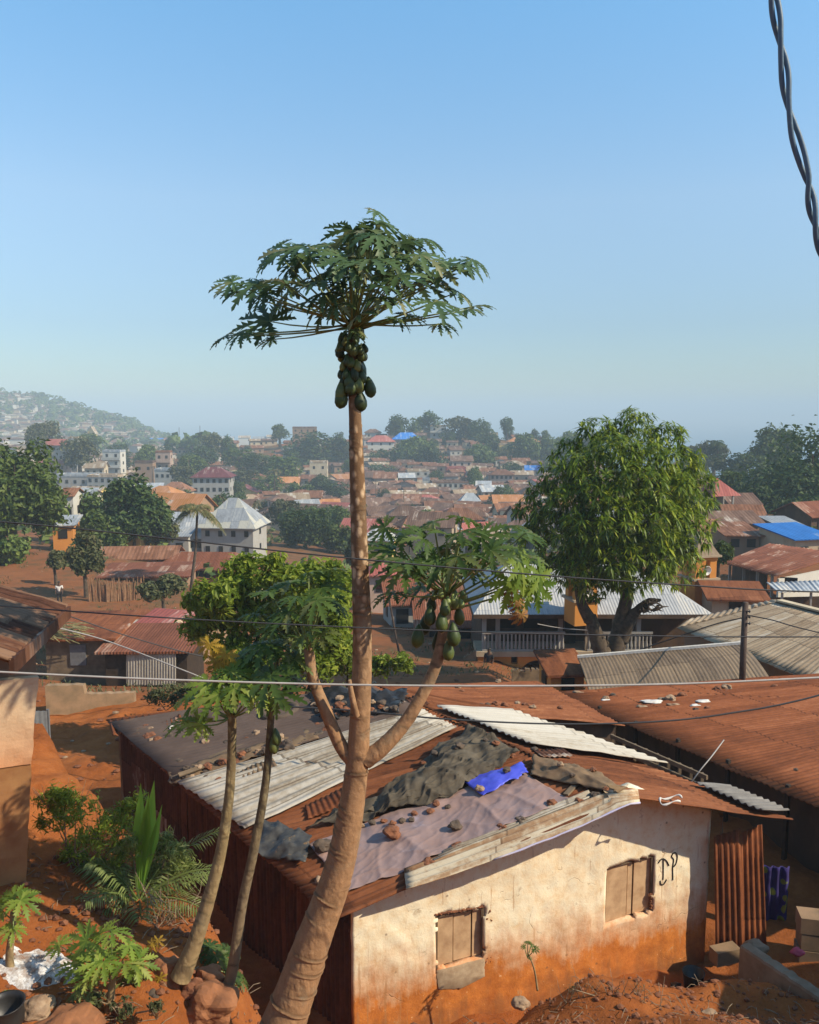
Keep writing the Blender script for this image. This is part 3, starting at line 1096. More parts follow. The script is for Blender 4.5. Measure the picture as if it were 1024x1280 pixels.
def overlay(name, q, mat, nv=6, lift=0.03, amp=0.02, period=0.13, parent=shack, bv=None, wob=0.03, seed=0, jag=0.06, top=False, lab=None, push=0.0):
    """a loose sheet whose corners lie on the roof below the given sight lines (u runs along q[0]->q[1])"""
    P = []
    for p in q:
        h, n = rhit(bv or ROOF, *p)
        mx_, my_ = sum(a[0] for a in q) / 4, sum(a[1] for a in q) / 4
        k_ = 0
        while h is None and k_ < 40:      # slipped just past the sheet edge: step inwards
            k_ += 1
            h, n = rhit(bv or ROOF, p[0] + (mx_ - p[0]) * k_ / 40, p[1] + (my_ - p[1]) * k_ / 40)
        P.append(h + n * lift + nrm * push)
    b = MB()
    patch(b, P[0], P[1], P[2], P[3], amp, period, nv=nv, wob=wob, seed=seed, jag=jag)
    o = b.build(name, mat, parent, smooth=True, solid=0.012)
    if lab:
        o['label'] = lab
    return o, b.bvh()


g, gb = overlay('galvanised_sheet', [(308, 1043), (224, 984), (528, 892), (572, 915)], M['galv'], nv=14, amp=0.022, period=0.21, lift=0.10, seed=4, lab='pale galvanised corrugated sheets')
felt, fb = overlay('felt_sheet', [(224, 982), (136, 906), (462, 861), (528, 891)], M['felt'], nv=10, amp=0.004, lift=0.085, seed=5, wob=0.04, lab='slate grey roofing felt')
ow, _ = overlay('bleached_sheet', [(905, 978), (640, 893), (545, 888), (662, 936)], M['galv_white'], nv=8, amp=0.02, period=0.19, bv=ROOFR, lift=0.11, seed=6, lab='bleached white corrugated strip')
og, _ = overlay('eave_sheet', [(986, 1021), (896, 979), (868, 984), (952, 1022)], M['grey_dull'], nv=4, bv=ROOFR, lift=0.10, seed=7, lab='dull grey sheet along the eave')
# loose cream strips along the verge
for k, (q, mt, sd) in enumerate([([(540, 1082), (560, 1066), (735, 990), (742, 998)], 'galv', 13)]):
    overlay('verge_strip', q, M[mt], nv=8, amp=0.012, period=0.09, lift=0.055 + .03 * k, seed=sd, jag=0.04, push=.0)
# long bent sheet lapped over the verge and standing well out past the wall, with a strip of lavender plastic along its lip
IN, OUT_ = [], []
for k in range(25):
    t = k / 24
    px = 508 + (800 - 508) * t
    pyo = np.interp(px, [508, 560, 640, 720, 785, 800], [1112, 1096, 1067, 1036, 1006, 1004])
    OUT_.append(W(px, pyo, np.interp(px, [508, 785, 800], [10.78, 11.72, 11.78])) + V(0, 0, .015 * mnoise.noise(V(px * .05, 1, 1))))
    pyi = np.interp(px, [508, 640, 760, 800], [1092, 1042, 996, 992])
    h, n = rhit(ROOF, px - 3, pyi)
    IN.append((h if h is not None else OUT_[-1] - nrm * .5) + V(0, 0, .07))
b_ = MB()
nv_ = 12
vs, fs, uv = [], [], []
for j in range(nv_ + 1):
    for k in range(25):
        t = j / nv_
        q = IN[k].lerp(OUT_[k], t)
        vs.append(q + V(0, 0, .012 * math.sin(t * 6.2832 * 4)))
        uv.append((t * .62, k * .22))
for j in range(nv_):
    for k in range(24):
        a_ = j * 25 + k
        fs.append((a_, a_ + 1, a_ + 26, a_ + 25))
b_.add(vs, fs, 0, uv)
o = b_.build('verge_sheet', M['verge'], shack, smooth=True, solid=.01)
o['label'] = 'cream and rust corrugated sheet overhanging the gable'
mb = MB()
pts = [q + V(0, -.01, 0.012) for q in OUT_[9:25]]
mb.tube(pts, [0.012 + .012 * abs(mnoise.noise(q * 4)) for q in pts], 7)
mb.build('verge_edging', M['lav_strip'], shack, smooth=True)

# shutters, sill patch, lintel rubble
for wi, w in enumerate((w1, w2)):
    s0, s1 = (w[0][0] + w[3][0]) / 2, (w[1][0] + w[2][0]) / 2
    zb0, zb1 = w[3][1], w[2][1]
    zt0, zt1 = w[0][1], w[1][1]
    mb = MB()
    nb = 3 if wi else 3
    cuts = [0, .38, .78, 1.0] if wi == 0 else [0, .5, .62, 1.0]
    for k in range(3):
        a, b = cuts[k] + .012, cuts[k + 1] - .012
        dep = -0.085 - 0.015 * (k % 2)
        sa, sb = s0 + (s1 - s0) * a, s0 + (s1 - s0) * b
        za0, za1 = zb0 + (zb1 - zb0) * a, zb0 + (zb1 - zb0) * b
        zc0, zc1 = zt0 + (zt1 - zt0) * a, zt0 + (zt1 - zt0) * b
        mb.hexa([wallpt(sa, za0, dep), wallpt(sb, za1, dep), wallpt(sb, za1, dep - .03), wallpt(sa, za0, dep - .03),
                 wallpt(sa, zc0, dep), wallpt(sb, zc1, dep), wallpt(sb, zc1, dep - .03), wallpt(sa, zc0, dep - .03)])
    sh = mb.build('window_shutter', plain('shutter_boards', (0.58, 0.385, 0.22), 0.85, 0.45, 5, col2=(0.38, 0.225, 0.12)), shack)
    sh['label'] = 'plain board shutter in a broken out opening' if wi == 0 else 'board shutter beside the painted letters'
    mb = MB()
    fr = 0.045
    for (a, b) in (((s0, zb0), (s0, zt0)), ((s1, zb1), (s1, zt1)), ((s0, zt0), (s1, zt1))):
        p, q = wallpt(a[0], a[1], -.06), wallpt(b[0], b[1], -.06)
        mb.bar(p, q, fr, .06)
    mb.build('frame', M['wood'], sh)
# exposed rubble down the right-hand side of the first opening, cement sill under it
mb = MB()
for k in range(44):
    t = rng.random()
    s = w1[1][0] + 0.05 + rng.uniform(0.0, 0.10)
    z = w1[2][1] - .15 + (w1[1][1] + .1 - w1[2][1]) * t
    mb.blob(wallpt(s, z, -0.05), (rng.uniform(.03, .055), .05, rng.uniform(.025, .05)), seed=k, n=1, amp=.4)
mb.build('broken_jamb', M['stone'], shack, smooth=False)
mb = MB()
for k in range(24):
    t = k / 23
    mb.blob(wallpt(w1[0][0] + (w1[1][0] - w1[0][0]) * t, w1[0][1] + (w1[1][1] - w1[0][1]) * t + .03, -.05), (.05, .05, .025), seed=k + 40, n=1, amp=.4)
mb.build('broken_lintel', M['stone'], shack, smooth=False)
mb = MB()
for k in range(6):
    mb.blob(wallpt(w2[1][0] + .03, w2[2][1] + .05 + .05 * k, -.05), (.03, .05, .03), seed=k + 60, n=1, amp=.4)
mb.build('broken_jamb', M['stone'], shack, smooth=False)
mb = MB()
sg = []
c0 = [wall_uv(*p) for p in ((545, 1213), (606, 1197), (606, 1220), (575, 1236), (548, 1236))]
n0 = len(c0)
ring = []
cs = sum(c[0] for c in c0) / n0
cz = sum(c[1] for c in c0) / n0
for k in range(40):
    f = k / 40 * n0
    i = int(f)
    t = f - i
    s = c0[i][0] * (1 - t) + c0[(i + 1) % n0][0] * t
    z = c0[i][1] * (1 - t) + c0[(i + 1) % n0][1] * t
    j = 0.025 * mnoise.noise(V(k * 1.3, 2, 2))
    ring.append((s + j, z + j))
vs = [wallpt(s, z, .01) for s, z in ring] + [wallpt(cs + (s - cs) * .9, cz + (z - cz) * .9, .022) for s, z in ring] + [wallpt(cs, cz, .03)]
fsx = [(i, (i + 1) % 40, 40 + (i + 1) % 40, 40 + i) for i in range(40)] + [(40 + i, 40 + (i + 1) % 40, 80) for i in range(40)]
mb.add(vs, fsx)
mb.build('cement_sill', plain('old_cement', (0.46, 0.34, 0.22), 0.95, .5, 9, col2=(.3, .2, .12)), shack, smooth=True)
# painted letters
mb = MB()


def zz(x, y):
    return (640 + x / 2.667, 980 + y / 2.667)


for st in ([(489, 264), (496, 254), (506, 250), (516, 257), (523, 272)], [(505, 252), (505, 285), (503, 318)],
           [(494, 322), (496, 333), (505, 335), (515, 318)],
           [(535, 319), (536, 280), (539, 252), (533, 243), (538, 232), (546, 230), (552, 240), (549, 260), (543, 272), (537, 277)]):
    pp = [wall_uv(*zz(*p)) for p in st]
    # smooth the stroke
    q = []
    for i in range(len(pp) - 1):
        for k in range(4):
            t = k / 4
            p0 = pp[max(i - 1, 0)]
            p1, p2 = pp[i], pp[i + 1]
            p3 = pp[min(i + 2, len(pp) - 1)]
            q.append(tuple(0.5 * ((2 * p1[c]) + (-p0[c] + p2[c]) * t + (2 * p0[c] - 5 * p1[c] + 4 * p2[c] - p3[c]) * t * t + (-p0[c] + 3 * p1[c] - 3 * p2[c] + p3[c]) * t ** 3) for c in (0, 1)))
    q.append(pp[-1])
    mb.tube([wallpt(s, z, .003 + .03 * mnoise.noise(V(s * 1.3, z * 1.3, 1)) + .012 * mnoise.noise(V(s * 5, z * 5, 3))) for s, z in q], 0.0115, 6)
mb.build('painted_letters', plain('black_paint', (0.025, 0.022, 0.02), .7, .2), shack)
# corrugated screen to the right of the gable, with a pole holding the eave
scr = thing('sheet_screen', 'dark rusted corrugated screen leaning beside the cream shack wall', 'screen', W(920, 1190, 13.1))
mb = MB()
for k, (xa, xb, ta, tb, d0, d1) in enumerate([(893, 926, 1046, 1036, 12.75, 12.85), (924, 952, 1042, 1030, 12.9, 13.0)]):
    patch(mb, W(xa + 2, 1196, d0), W(xb + 6, 1200, d1), W(xb, tb, d1 + .05), W(xa, ta, d0 + .05), .016, .11, nv=4, wob=.03, seed=20 + k, jag=.06)
mb.build('corrugated_panel', M['rust'], scr, smooth=True, solid=.01)
mb = MB()
mb.tube([W(901, 1195, 12.95), W(902, 1020, 13.0)], .03, 8)
mb.build('post', M['wood'], scr)
mb = MB()
mb.box(W(906, 1196, 12.6) + V(0, 0, .05), (.45, .22, .24), .3)
mb.build('base_block', M['mudwall'], scr)

# ------------------------------------------------------------------ shack behind (its roof carries on beyond the white strip)
bq = [W(782, 906, 19.2), W(672, 851, 23.5), W(470, 858, 19.6), W(604, 893, 17.9)]
bs = thing('rear_shack', 'low rusted roof shack joined on behind the patched roof', 'house', V(bq[3].x, bq[3].y, 0))
mb = MB()
patch(mb, bq[0], bq[1], bq[2], bq[3], .018, .13, nv=8, wob=.05, seed=31, jag=.05)
BACK = mb.bvh()
mb.build('roof', M['rust_main'], bs, smooth=True, solid=.012)
mb = MB()
pa, pb, pc = bq[0] + V(-.25, .2, 0), bq[1] + V(-.3, -.2, 0), bq[3] + V(0, .4, 0)
for a, b in ((pa, pb), (pc, pa)):
    mb.hexa([V(a.x, a.y, -2), V(b.x, b.y, -3), V(b.x + .1, b.y + .1, -3), V(a.x + .1, a.y + .1, -2), V(a.x, a.y, a.z - .08), V(b.x, b.y, b.z - .08), V(b.x + .1, b.y + .1, b.z - .08), V(a.x + .1, a.y + .1, a.z - .08)])
mb.build('wall', WALLS['dark'], bs)

# ------------------------------------------------------------------ long house on the right
rq = [W(1165, 1072, 12.6), W(690, 866, 24.5), W(1190, 831, 27), W(1500, 905, 15.5)]
rh = thing('long_house', 'long low house under a plain orange rust corrugated roof', 'house', V(rq[0].x, rq[0].y, 0))
mb = MB()
patch(mb, rq[0], rq[1], rq[2], rq[3], .022, .16, nv=10, wob=.035, seed=41, jag=.03)
RIGHT = mb.bvh()
mb.build('roof', M['rust_right'], rh, smooth=True, solid=.015)
mb = MB()
a, b = rq[0] + V(.45, .25, 0), rq[1] + V(.5, .1, 0)
mb.hexa([V(a.x, a.y, -1), V(a.x + .2, a.y + .1, -1), V(b.x + .2, b.y + .1, -4), V(b.x, b.y, -4), V(a.x, a.y, a.z - .03), V(a.x + .2, a.y + .1, a.z - .03), V(b.x + .2, b.y + .1, b.z - .03), V(b.x, b.y, b.z - .03)])
c = rq[2] + V(0, -.3, 0)
mb.hexa([V(b.x + .2, b.y, -5), V(c.x, c.y, -5), V(c.x, c.y + .2, -5), V(b.x, b.y + .2, -5), V(b.x + .2, b.y, b.z - .05), V(c.x, c.y, c.z - .05), V(c.x, c.y + .2, c.z - .05), V(b.x, b.y + .2, b.z - .05)])
mb.build('wall', WALLS['dark'], rh)
for k in range(6):
    t = .12 + .14 * k
    p = a.lerp(b, t)
    mb = MB()
    mb.box((p.x - .25, p.y - .1, p.z - 1.1), (.08, .08, 2.4), .5)
    mb.build('eave_post', M['wood_dark'], rh)
# strip of grey sheet and rail between the two roofs
rl = thing('slat_rail', 'weathered post and rail standing in the alley between the roofs', 'fence', W(800, 935, 17.5) + V(0, 0, -1.4))
mb = MB()
for k in range(9):
    p = W(766 + 14 * k, 918 + 6.0 * k, 18.4 - .28 * k)
    mb.bar(p + V(0, 0, -1.6), p, .06, .06)
mb.build('post', M['wood'], rl)
mb = MB()
mb.bar(W(764, 920, 18.4), W(884, 972, 15.9), .05, .09)
mb.bar(W(764, 932, 18.4), W(884, 986, 15.9), .05, .09)
mb.build('rail', M['wood'], rl)

# ------------------------------------------------------------------ tarpaulins and plastic on the roof
SH = MB()
for b_ in [all_roof] + OVER[:4]:
    SH.add(b_.v, b_.f)
SHEETS = SH.bvh()


def drape(name, q, mat, label, cat, nu=40, nv=30, lift=.05, wr=.03, hump=0.0, seed=0, ragged=0.03, bv=None, group=None, fold=4.0):
    P = []
    ok = True
    grid = []
    for j in range(nv + 1):
        for i in range(nu + 1):
            s, t = i / nu, j / nv
            e = ragged * (mnoise.noise(V(s * 6 + seed, t * 6, seed)) + .5 * mnoise.noise(V(s * 17, t * 17, seed)))
            px = (q[0][0] * (1 - s) + q[1][0] * s) * (1 - t) + (q[3][0] * (1 - s) + q[2][0] * s) * t
            py = (q[0][1] * (1 - s) + q[1][1] * s) * (1 - t) + (q[3][1] * (1 - s) + q[2][1] * s) * t
            edge = 1 - min(s, 1 - s, t, 1 - t) * 4
            if edge > 0:
                px += e * 100 * edge
                py += e * 55 * edge
            h, n = rhit(bv or SHEETS, px, py)
            grid.append((h, n, s, t))
    last = None
    for k, (h, n, s, t) in enumerate(grid):
        if h is None:
            near = min((g for g in grid if g[0] is not None), key=lambda g: (g[2] - s) ** 2 + (g[3] - t) ** 2)
            h, n = near[0], near[1]
        d = mnoise.noise(V(h.x * fold, h.y * fold * .5, seed)) * wr + mnoise.noise(V(h.x * fold * 3, h.y * fold * 2, seed + 3)) * wr * .5
        for (fq, am, ang) in ((.7, 1.0, .5), (1.5, .6, 1.4), (3.1, .32, 2.3), (5.5, .16, .2)):
            xx_ = h.x * math.cos(ang) + h.y * math.sin(ang)
            yy_ = -h.x * math.sin(ang) + h.y * math.cos(ang)
            d += wr * am * (1 - abs(mnoise.noise(V(xx_ * fold * fq + 5, yy_ * fold * fq * .45, seed + 8 + fq))) * 1.6) ** 5
        hp = hump * math.sin(math.pi * s) ** .7 * math.sin(math.pi * t) ** .7 if hump else 0
        hp *= 1 + .7 * mnoise.noise(V(h.x * 2.2, h.y * 2.2, seed))
        P.append(h + n * (lift + d + hp))
    fs = [(j * (nu + 1) + i, j * (nu + 1) + i + 1, (j + 1) * (nu + 1) + i + 1, (j + 1) * (nu + 1) + i) for j in range(nv) for i in range(nu)]
    b = MB()
    b.add(P, fs)
    o = b.build(name, mat, None, smooth=True, solid=.008)
    tag(o, label, cat, group)
    return o, b


TOPX = MB()
t1, b1 = drape('tarpaulin', [(437, 1119), (716, 1003), (648, 966), (386, 1058)], M['tarp_lav'], 'large faded lavender tarpaulin spread over the near roof slope', 'tarpaulin', 130, 80, .05, .03, seed=2, ragged=.025, fold=1.9)
t2, b2 = drape('tarpaulin', [(432, 1038), (560, 1003), (652, 950), (588, 912)], M['tarp_black'], 'crumpled grey black plastic sheet heaped along the roof ridge', 'tarpaulin', 130, 80, .07, .085, .2, seed=5, ragged=.06, fold=2.0)
t3, b3 = drape('tarpaulin', [(606, 1003), (662, 974), (655, 962), (578, 984)], M['tarp_blue'], 'small bright blue tarpaulin lying above the lavender one', 'tarpaulin', 30, 20, .12, .03, .05, seed=8, ragged=.03, fold=2)
t4, b4 = drape('felt_cover', [(665, 976), (790, 1000), (742, 968), (668, 950)], M['felt_brown'], 'brown felt sheet patching the ridge near the gable peak', 'roof cover', 30, 16, .07, .04, .04, seed=11)
t5, b5 = drape('plastic_heap', [(322, 1076), (384, 1086), (392, 1050), (330, 1032)], M['plastic_mix'], 'crumpled black and yellow plastic hanging over the left eave', 'plastic sheet', 24, 18, .08, .06, .08, seed=14)
t6, b6 = drape('plastic_heap', [(392, 905), (500, 896), (512, 868), (388, 866)], M['black'], 'torn black plastic bunched at the far end of the ridge', 'plastic sheet', 30, 18, .08, .09, .1, seed=17, ragged=.07)
t7, b7 = drape('plastic_heap', [(384, 1042), (470, 1022), (520, 990), (440, 1010)], M['tarp_black'], 'low roll of dark plastic across the orange rust band', 'plastic sheet', 24, 10, .08, .05, .05, seed=19, ragged=.06)
t8, b8 = drape('plank_strip', [(216, 984), (400, 928), (392, 915), (210, 968)], M['felt_brown'], 'tan strip of old lining between the felt and pale sheets', 'roof strip', 40, 6, .07, .03, 0, seed=21, ragged=.03)
top = MB()
for b_ in [all_roof, b1, b2, b3, b4, b5, b6, b7, b8] + OVER:
    top.add(b_.v, b_.f)
gbm = MB()
TOP = top.bvh()


# ------------------------------------------------------------------ stones on the roofs
def stones(specs, bv, group, label_fn, mats=('stone', 'stone_grey', 'stone_tan'), start=0):
    for k, sp in enumerate(specs):
        px, py, wpx = sp[:3]
        mt = sp[3] if len(sp) > 3 else mats[(k * 7 + 3) % 10 // 4]
        h, n = rhit(bv, px, py + wpx * .2)
        if h is None:
            continue
        d = h.y
        r = wpx / 2 * d / F
        b = MB()
        q = rng.uniform(.75, 1.1)
        b.blob(h + n * (r * .42), (r, r * q, r * .62), seed=start + k * 1.37, n=2, amp=.3)
        o = b.build('stone', M[mt], None, smooth=False)
        tag(o, label_fn(k, px, py, mt), 'stone', group)


cn = {'stone': 'red brown', 'stone_grey': 'dark grey', 'stone_tan': 'tan'}
pos_tarp = [(492, 1039, 24, 'stone'), (570, 1032, 18, 'stone_grey'), (537, 1078, 18, 'stone'), (572, 1058, 17, 'stone'), (591, 1056, 13, 'stone'), (514, 1090, 13, 'stone_grey'), (629, 1033, 15, 'stone'), (652, 1024, 15, 'stone_grey'),
            (690, 1003, 13, 'stone'), (725, 1001, 13, 'stone'), (746, 994, 16, 'stone_grey'), (404, 1056, 26, 'stone_grey'), (491, 1029, 10, 'stone'), (503, 1025, 9, 'stone_grey'), (515, 1024, 8, 'stone_grey'), (518, 1016, 9, 'stone'), (545, 1003, 10, 'stone'), (400, 1100, 14, 'stone_tan'),
            (538, 1013, 10, 'stone'), (560, 1008, 8, 'stone_grey')]
wd = {0: 'largest red brown stone, in the middle left of the lavender tarpaulin', 1: 'dark grey stone alone in the centre of the lavender tarpaulin', 2: 'brown stone on the low right edge of the lavender tarpaulin',
      3: 'pointed red stone of the pair near the cream verge strip', 4: 'rounder stone of the pair near the cream verge strip', 5: 'dark stone where the lavender tarpaulin meets the verge corner', 6: 'red brown stone lying against a darker one beside the verge',
      7: 'dark pointed stone against the cream verge strip', 8: 'stone on the lavender tarpaulin right of the blue one', 9: 'stone on the verge strips just under the gable peak', 10: 'round dark stone standing on the verge at the gable peak',
      11: 'flat long dark stone beside the thick papaya trunk', 17: 'tan stone on the bare rust corner left of the trunk'}
stones(pos_tarp, TOP, 'stones on the lavender tarpaulin', lambda k, px, py, mt: wd.get(k, 'small stone in the scatter under the black plastic heap'))
ridge = [(620, 928, 10), (655, 938, 14), (668, 936, 9), (607, 925, 7), (640, 944, 10), (700, 955, 9), (716, 968, 8), (742, 962, 9), (600, 985, 12), (634, 962, 10), (688, 940, 8), (758, 985, 8), (574, 932, 13), (545, 940, 10), (530, 952, 8), (450, 1031, 12), (466, 1028, 10), (480, 1026, 9)]
stones(ridge, TOP, 'stones along the ridge', lambda k, px, py, mt: 'small stone weighing down the sheets along the shack ridge', start=50)
feltst = [(188, 920, 16), (199, 925, 15), (212, 920, 14), (176, 915, 12), (244, 922, 11), (258, 928, 15), (216, 938, 10), (232, 915, 8), (222, 975, 22, 'stone_grey'), (240, 974, 16, 'stone_tan'), (262, 970, 14, 'stone_grey'), (274, 975, 13, 'stone'), (250, 957, 9),
          (300, 952, 14, 'stone'), (320, 945, 12), (334, 938, 12), (322, 917, 13, 'stone_tan'), (338, 912, 13, 'stone_tan'), (350, 920, 12), (285, 928, 11), (310, 924, 10), (362, 935, 16, 'stone_grey'), (296, 940, 10), (275, 952, 9), (382, 928, 12, 'stone_grey'), (400, 918, 14, 'stone_grey'), (420, 908, 13), (440, 902, 12), (372, 908, 10), (410, 893, 14, 'stone_grey'),
          (432, 886, 12), (455, 884, 13, 'stone_grey'), (478, 878, 12), (492, 884, 11), (448, 872, 11), (425, 872, 12), (398, 880, 10), (470, 892, 11)]
rs_ = random.Random(12)
for k in range(30):
    t = rs_.random()
    feltst.append((225 + 260 * t + rs_.gauss(0, 5), 968 - 82 * t + rs_.gauss(0, 6), rs_.uniform(6, 14)))
for k in range(18):
    feltst.append((rs_.uniform(385, 500), rs_.uniform(870, 902), rs_.uniform(6, 13)))
for k in range(12):
    feltst.append((rs_.uniform(155, 235), rs_.uniform(908, 930), rs_.uniform(7, 14)))
stones(feltst, TOP, 'stones on the grey felt', lambda k, px, py, mt: '%s stone in the scatter holding down the slate grey felt' % cn[mt], start=90)
rr_ = [(872, 985, 0)]
stones([(948, 972, 8, 'stone')], TOP, None, lambda *a: 'single stone lying alone on the shack right slope', start=140)
backst = [(620, 879, 9), (630, 880, 10), (601, 880, 6), (609, 880, 7), (656, 880, 9), (646, 878, 7), (665, 883, 9, 'stone_tan'), (700, 884, 8), (572, 858, 8), (622, 851, 8, 'stone_tan'), (577, 863, 7)]
stones(backst, BACK, 'stones on the rear shack roof', lambda k, px, py, mt: '%s stone on the rusted roof of the rear shack' % cn[mt], start=150)
rightst = [(908, 858, 13, 'stone_tan'), (897, 860, 10, 'stone'), (838, 872, 13, 'stone_tan'), (852, 868, 12, 'stone'), (766, 868, 8, 'stone_grey'), (757, 872, 9, 'stone_tan'), (870, 886, 7, 'stone_grey'), (884, 884, 7, 'stone'), (968, 857, 8, 'stone'), (995, 962, 6, 'stone_grey')]
stones(rightst, RIGHT, 'rubble on the orange roof', lambda k, px, py, mt: '%s stone at the far end of the orange rust roof' % cn[mt], start=170)
# pale scraps on the orange roof
for k, (px, py, w_) in enumerate([(816, 878, 26), (842, 882, 16), (868, 883, 13), (802, 884, 14), (756, 876, 10), (722, 866, 12), (880, 878, 18), (830, 874, 14)]):
    h, n = rhit(RIGHT, px, py)
    if h is None:
        continue
    r = w_ / 2 * h.y / F
    b = MB()
    b.blob(h + n * .03, (r, r * .5, .035), seed=k + 200, n=2, amp=.5)
    o = b.build('scrap', M['white'] if k % 2 == 0 else M['stone_tan'], None, smooth=True)
    tag(o, 'pale scrap of sheeting among rubble on the orange roof', 'scrap', 'scraps on the orange roof')
# rags
for k, (px, py, w_, bv, mt, lab) in enumerate([(838, 1004, 34, TOP, 'white', 'white rag twisted in a loop at the gable peak'), (228, 912, 30, TOP, 'white', 'white and blue rag on the far corner of the grey felt'),
                                               (524, 908, 20, TOP, 'white', 'pale scrap of cloth on the galvanised sheets'), (590, 882, 0, BACK, 'white', '')]):
    if not w_:
        continue
    h, n = rhit(bv, px, py)
    if h is None:
        continue
    r = w_ / 2 * h.y / F
    b = MB()
    pts = []
    for q in range(22):
        a = q / 21 * 5.2
        pts.append(h + n * (.05 + .03 * math.sin(a * 3)) + along * (r * math.cos(a)) + V(-along.y, along.x, 0) * (r * .5 * math.sin(a)))
    b.tube(pts, [.014 + .007 * math.sin(q * 1.3) for q in range(22)], 7)
    o = b.build('rag', M[mt], None, smooth=True)
    tag(o, lab, 'rag')
# worn tyre on the felt
h, n = rhit(TOP, 350, 894)
b = MB()
mrot = n.to_track_quat('Z', 'Y').to_matrix()
r0 = 22 * h.y / F
vs, fs = [], []
for i in range(28):
    for k in range(10):
        a, c = i / 28 * 6.2832, k / 10 * 6.2832
        q = V((r0 + .085 * math.cos(c)) * math.cos(a), (r0 + .085 * math.cos(c)) * math.sin(a), .09 + .085 * math.sin(c))
        vs.append(h + mrot @ q)
        fs.append((i * 10 + k, ((i + 1) % 28) * 10 + k, ((i + 1) % 28) * 10 + (k + 1) % 10, i * 10 + (k + 1) % 10))
b.add(vs, fs)
o = b.build('old_tyre', M['rubber'], None, smooth=True)
tag(o, 'dusty old tyre lying flat on the slate grey felt', 'tyre')
# folded rusty sheet on the far-left roof corner
b = MB()
c = [rhit(TOP, *p)[0] for p in ((150, 921), (196, 905), (186, 897), (142, 902))]
if all(c):
    c = [p + V(0, 0, .07) for p in c]
    c[0] += V(-.12, -.1, -.02)
    c[3] += V(-.12, 0, -.02)
    patch(b, c[0], c[1], c[2], c[3], .03, .16, nv=5, wob=.05, seed=77, jag=.1)
    o = b.build('bent_sheet', M['rust'], None, smooth=True, solid=.012)
    tag(o, 'bent rusty corrugated offcut on the far corner of the roof', 'metal sheet')

rk_ = random.Random(91)
for k, (px, py, ln, ang, mt, lab) in enumerate([
    (300, 935, 1.3, .2, 'wood', 'long grey plank along the near edge of the felt'), (250, 962, .9, .4, 'wood', 'short plank beside the tan strip on the far left of the roof'),
    (420, 900, .8, 1.2, 'wood_dark', 'dark stick lying across the bunched black plastic'), (470, 905, .7, .7, 'wood', 'pale plank under the torn black plastic'),
    (330, 1022, .9, .3, 'wood_dark', 'dark batten on the orange rust band'), (720, 985, .6, .5, 'wood', 'short batten near the gable peak')]):
    h, n = rhit(TOP, px, py)
    if h is None:
        continue
    dr = (along * math.cos(ang) + V(-along.y, along.x, 0) * math.sin(ang))
    dr = (dr - n * dr.dot(n)).normalized()
    b = MB()
    b.bar(h + n * .05 - dr * ln / 2, h + n * .06 + dr * ln / 2, .09, .03, up=n)
    tag(b.build('plank' if 'plank' in lab else 'batten', M[mt], None), lab, 'plank')
for k, (px, py, s, mt, lab) in enumerate([
    (205, 912, .45, 'rust', 'rusty sheet offcut lying among stones on the far felt corner'), (322, 968, .4, 'felt_brown', 'brown scrap of felt between felt and galvanised sheets'),
    (505, 885, .5, 'rust_dark', 'dark rusty sheet offcut at the far end of the ridge'), (410, 1008, .4, 'rust', 'rusty offcut behind the thick trunk'), (690, 945, .35, 'rust_dark', 'dark curled sheet scrap just under the ridge')]):
    h, n = rhit(TOP, px, py)
    if h is None:
        continue
    dr = (along - n * along.dot(n)).normalized()
    cr = n.cross(dr)
    b = MB()
    patch(b, h + n * .06 - dr * s - cr * s * .6, h + n * .07 + dr * s - cr * s * .5, h + n * .1 + dr * s * .9 + cr * s * .6, h + n * .05 - dr * s * .9 + cr * s * .5, .012, .1, nv=4, wob=.05, seed=k + 60, jag=.08)
    tag(b.build('sheet_offcut', M[mt], None, smooth=True, solid=.01), lab, 'metal sheet')
# ------------------------------------------------------------------ papaya leaves


def leaf_shape(n_lobes=9):
    """palmate leaf in the plane, midrib of the main lobe along +y, radius 1: list of (pts, faces)"""
    vs, fs = [], []
    angs = np.linspace(-2.35, 2.35, n_lobes)
    half = (angs[1] - angs[0]) / 2
    for a in angs:
        Lb = 1.0 - 0.40 * (abs(a) / 2.35) ** 1.4
        st = [0.0, 0.13, 0.27, 0.36, 0.46, 0.52, 0.60, 0.66, 0.74, 0.80, 0.90, 1.0]
        wd = [0.0, math.tan(half) * .13, math.tan(half) * .26, .05, .155, .06, .185, .055, .14, .04, .06, 0.0]
        fw = [0, 0, 0, 0, .09, 0, .12, 0, .10, 0, .04, 0]
        o = len(vs)
        ca, sa = math.cos(a), math.sin(a)

        def put(x, y, z):
            vs.append((x * ca + y * sa, -x * sa + y * ca, z))
        for t, w, f in zip(st, wd, fw):
            r = t * Lb
            put(0, r, 0.0)
            put(-w * (.75 + .25 * Lb), r + f * Lb, .05 * w / .1 if w else 0)
            put(w * (.75 + .25 * Lb), r + f * Lb, .05 * w / .1 if w else 0)
        for k in range(len(st) - 1):
            b = o + 3 * k
            c = b + 3
            if k == 0:
                fs += [(b, c, c + 1), (b, c + 2, c)]
            elif k == len(st) - 2:
                fs += [(b, c, b + 1), (b, b + 2, c)]
            else:
                fs += [(b, c, c + 1, b + 1), (b, b + 2, c + 2, c)]
    return vs, fs


LEAF_V, LEAF_F = leaf_shape(9)
LEAF7_V, LEAF7_F = leaf_shape(7)


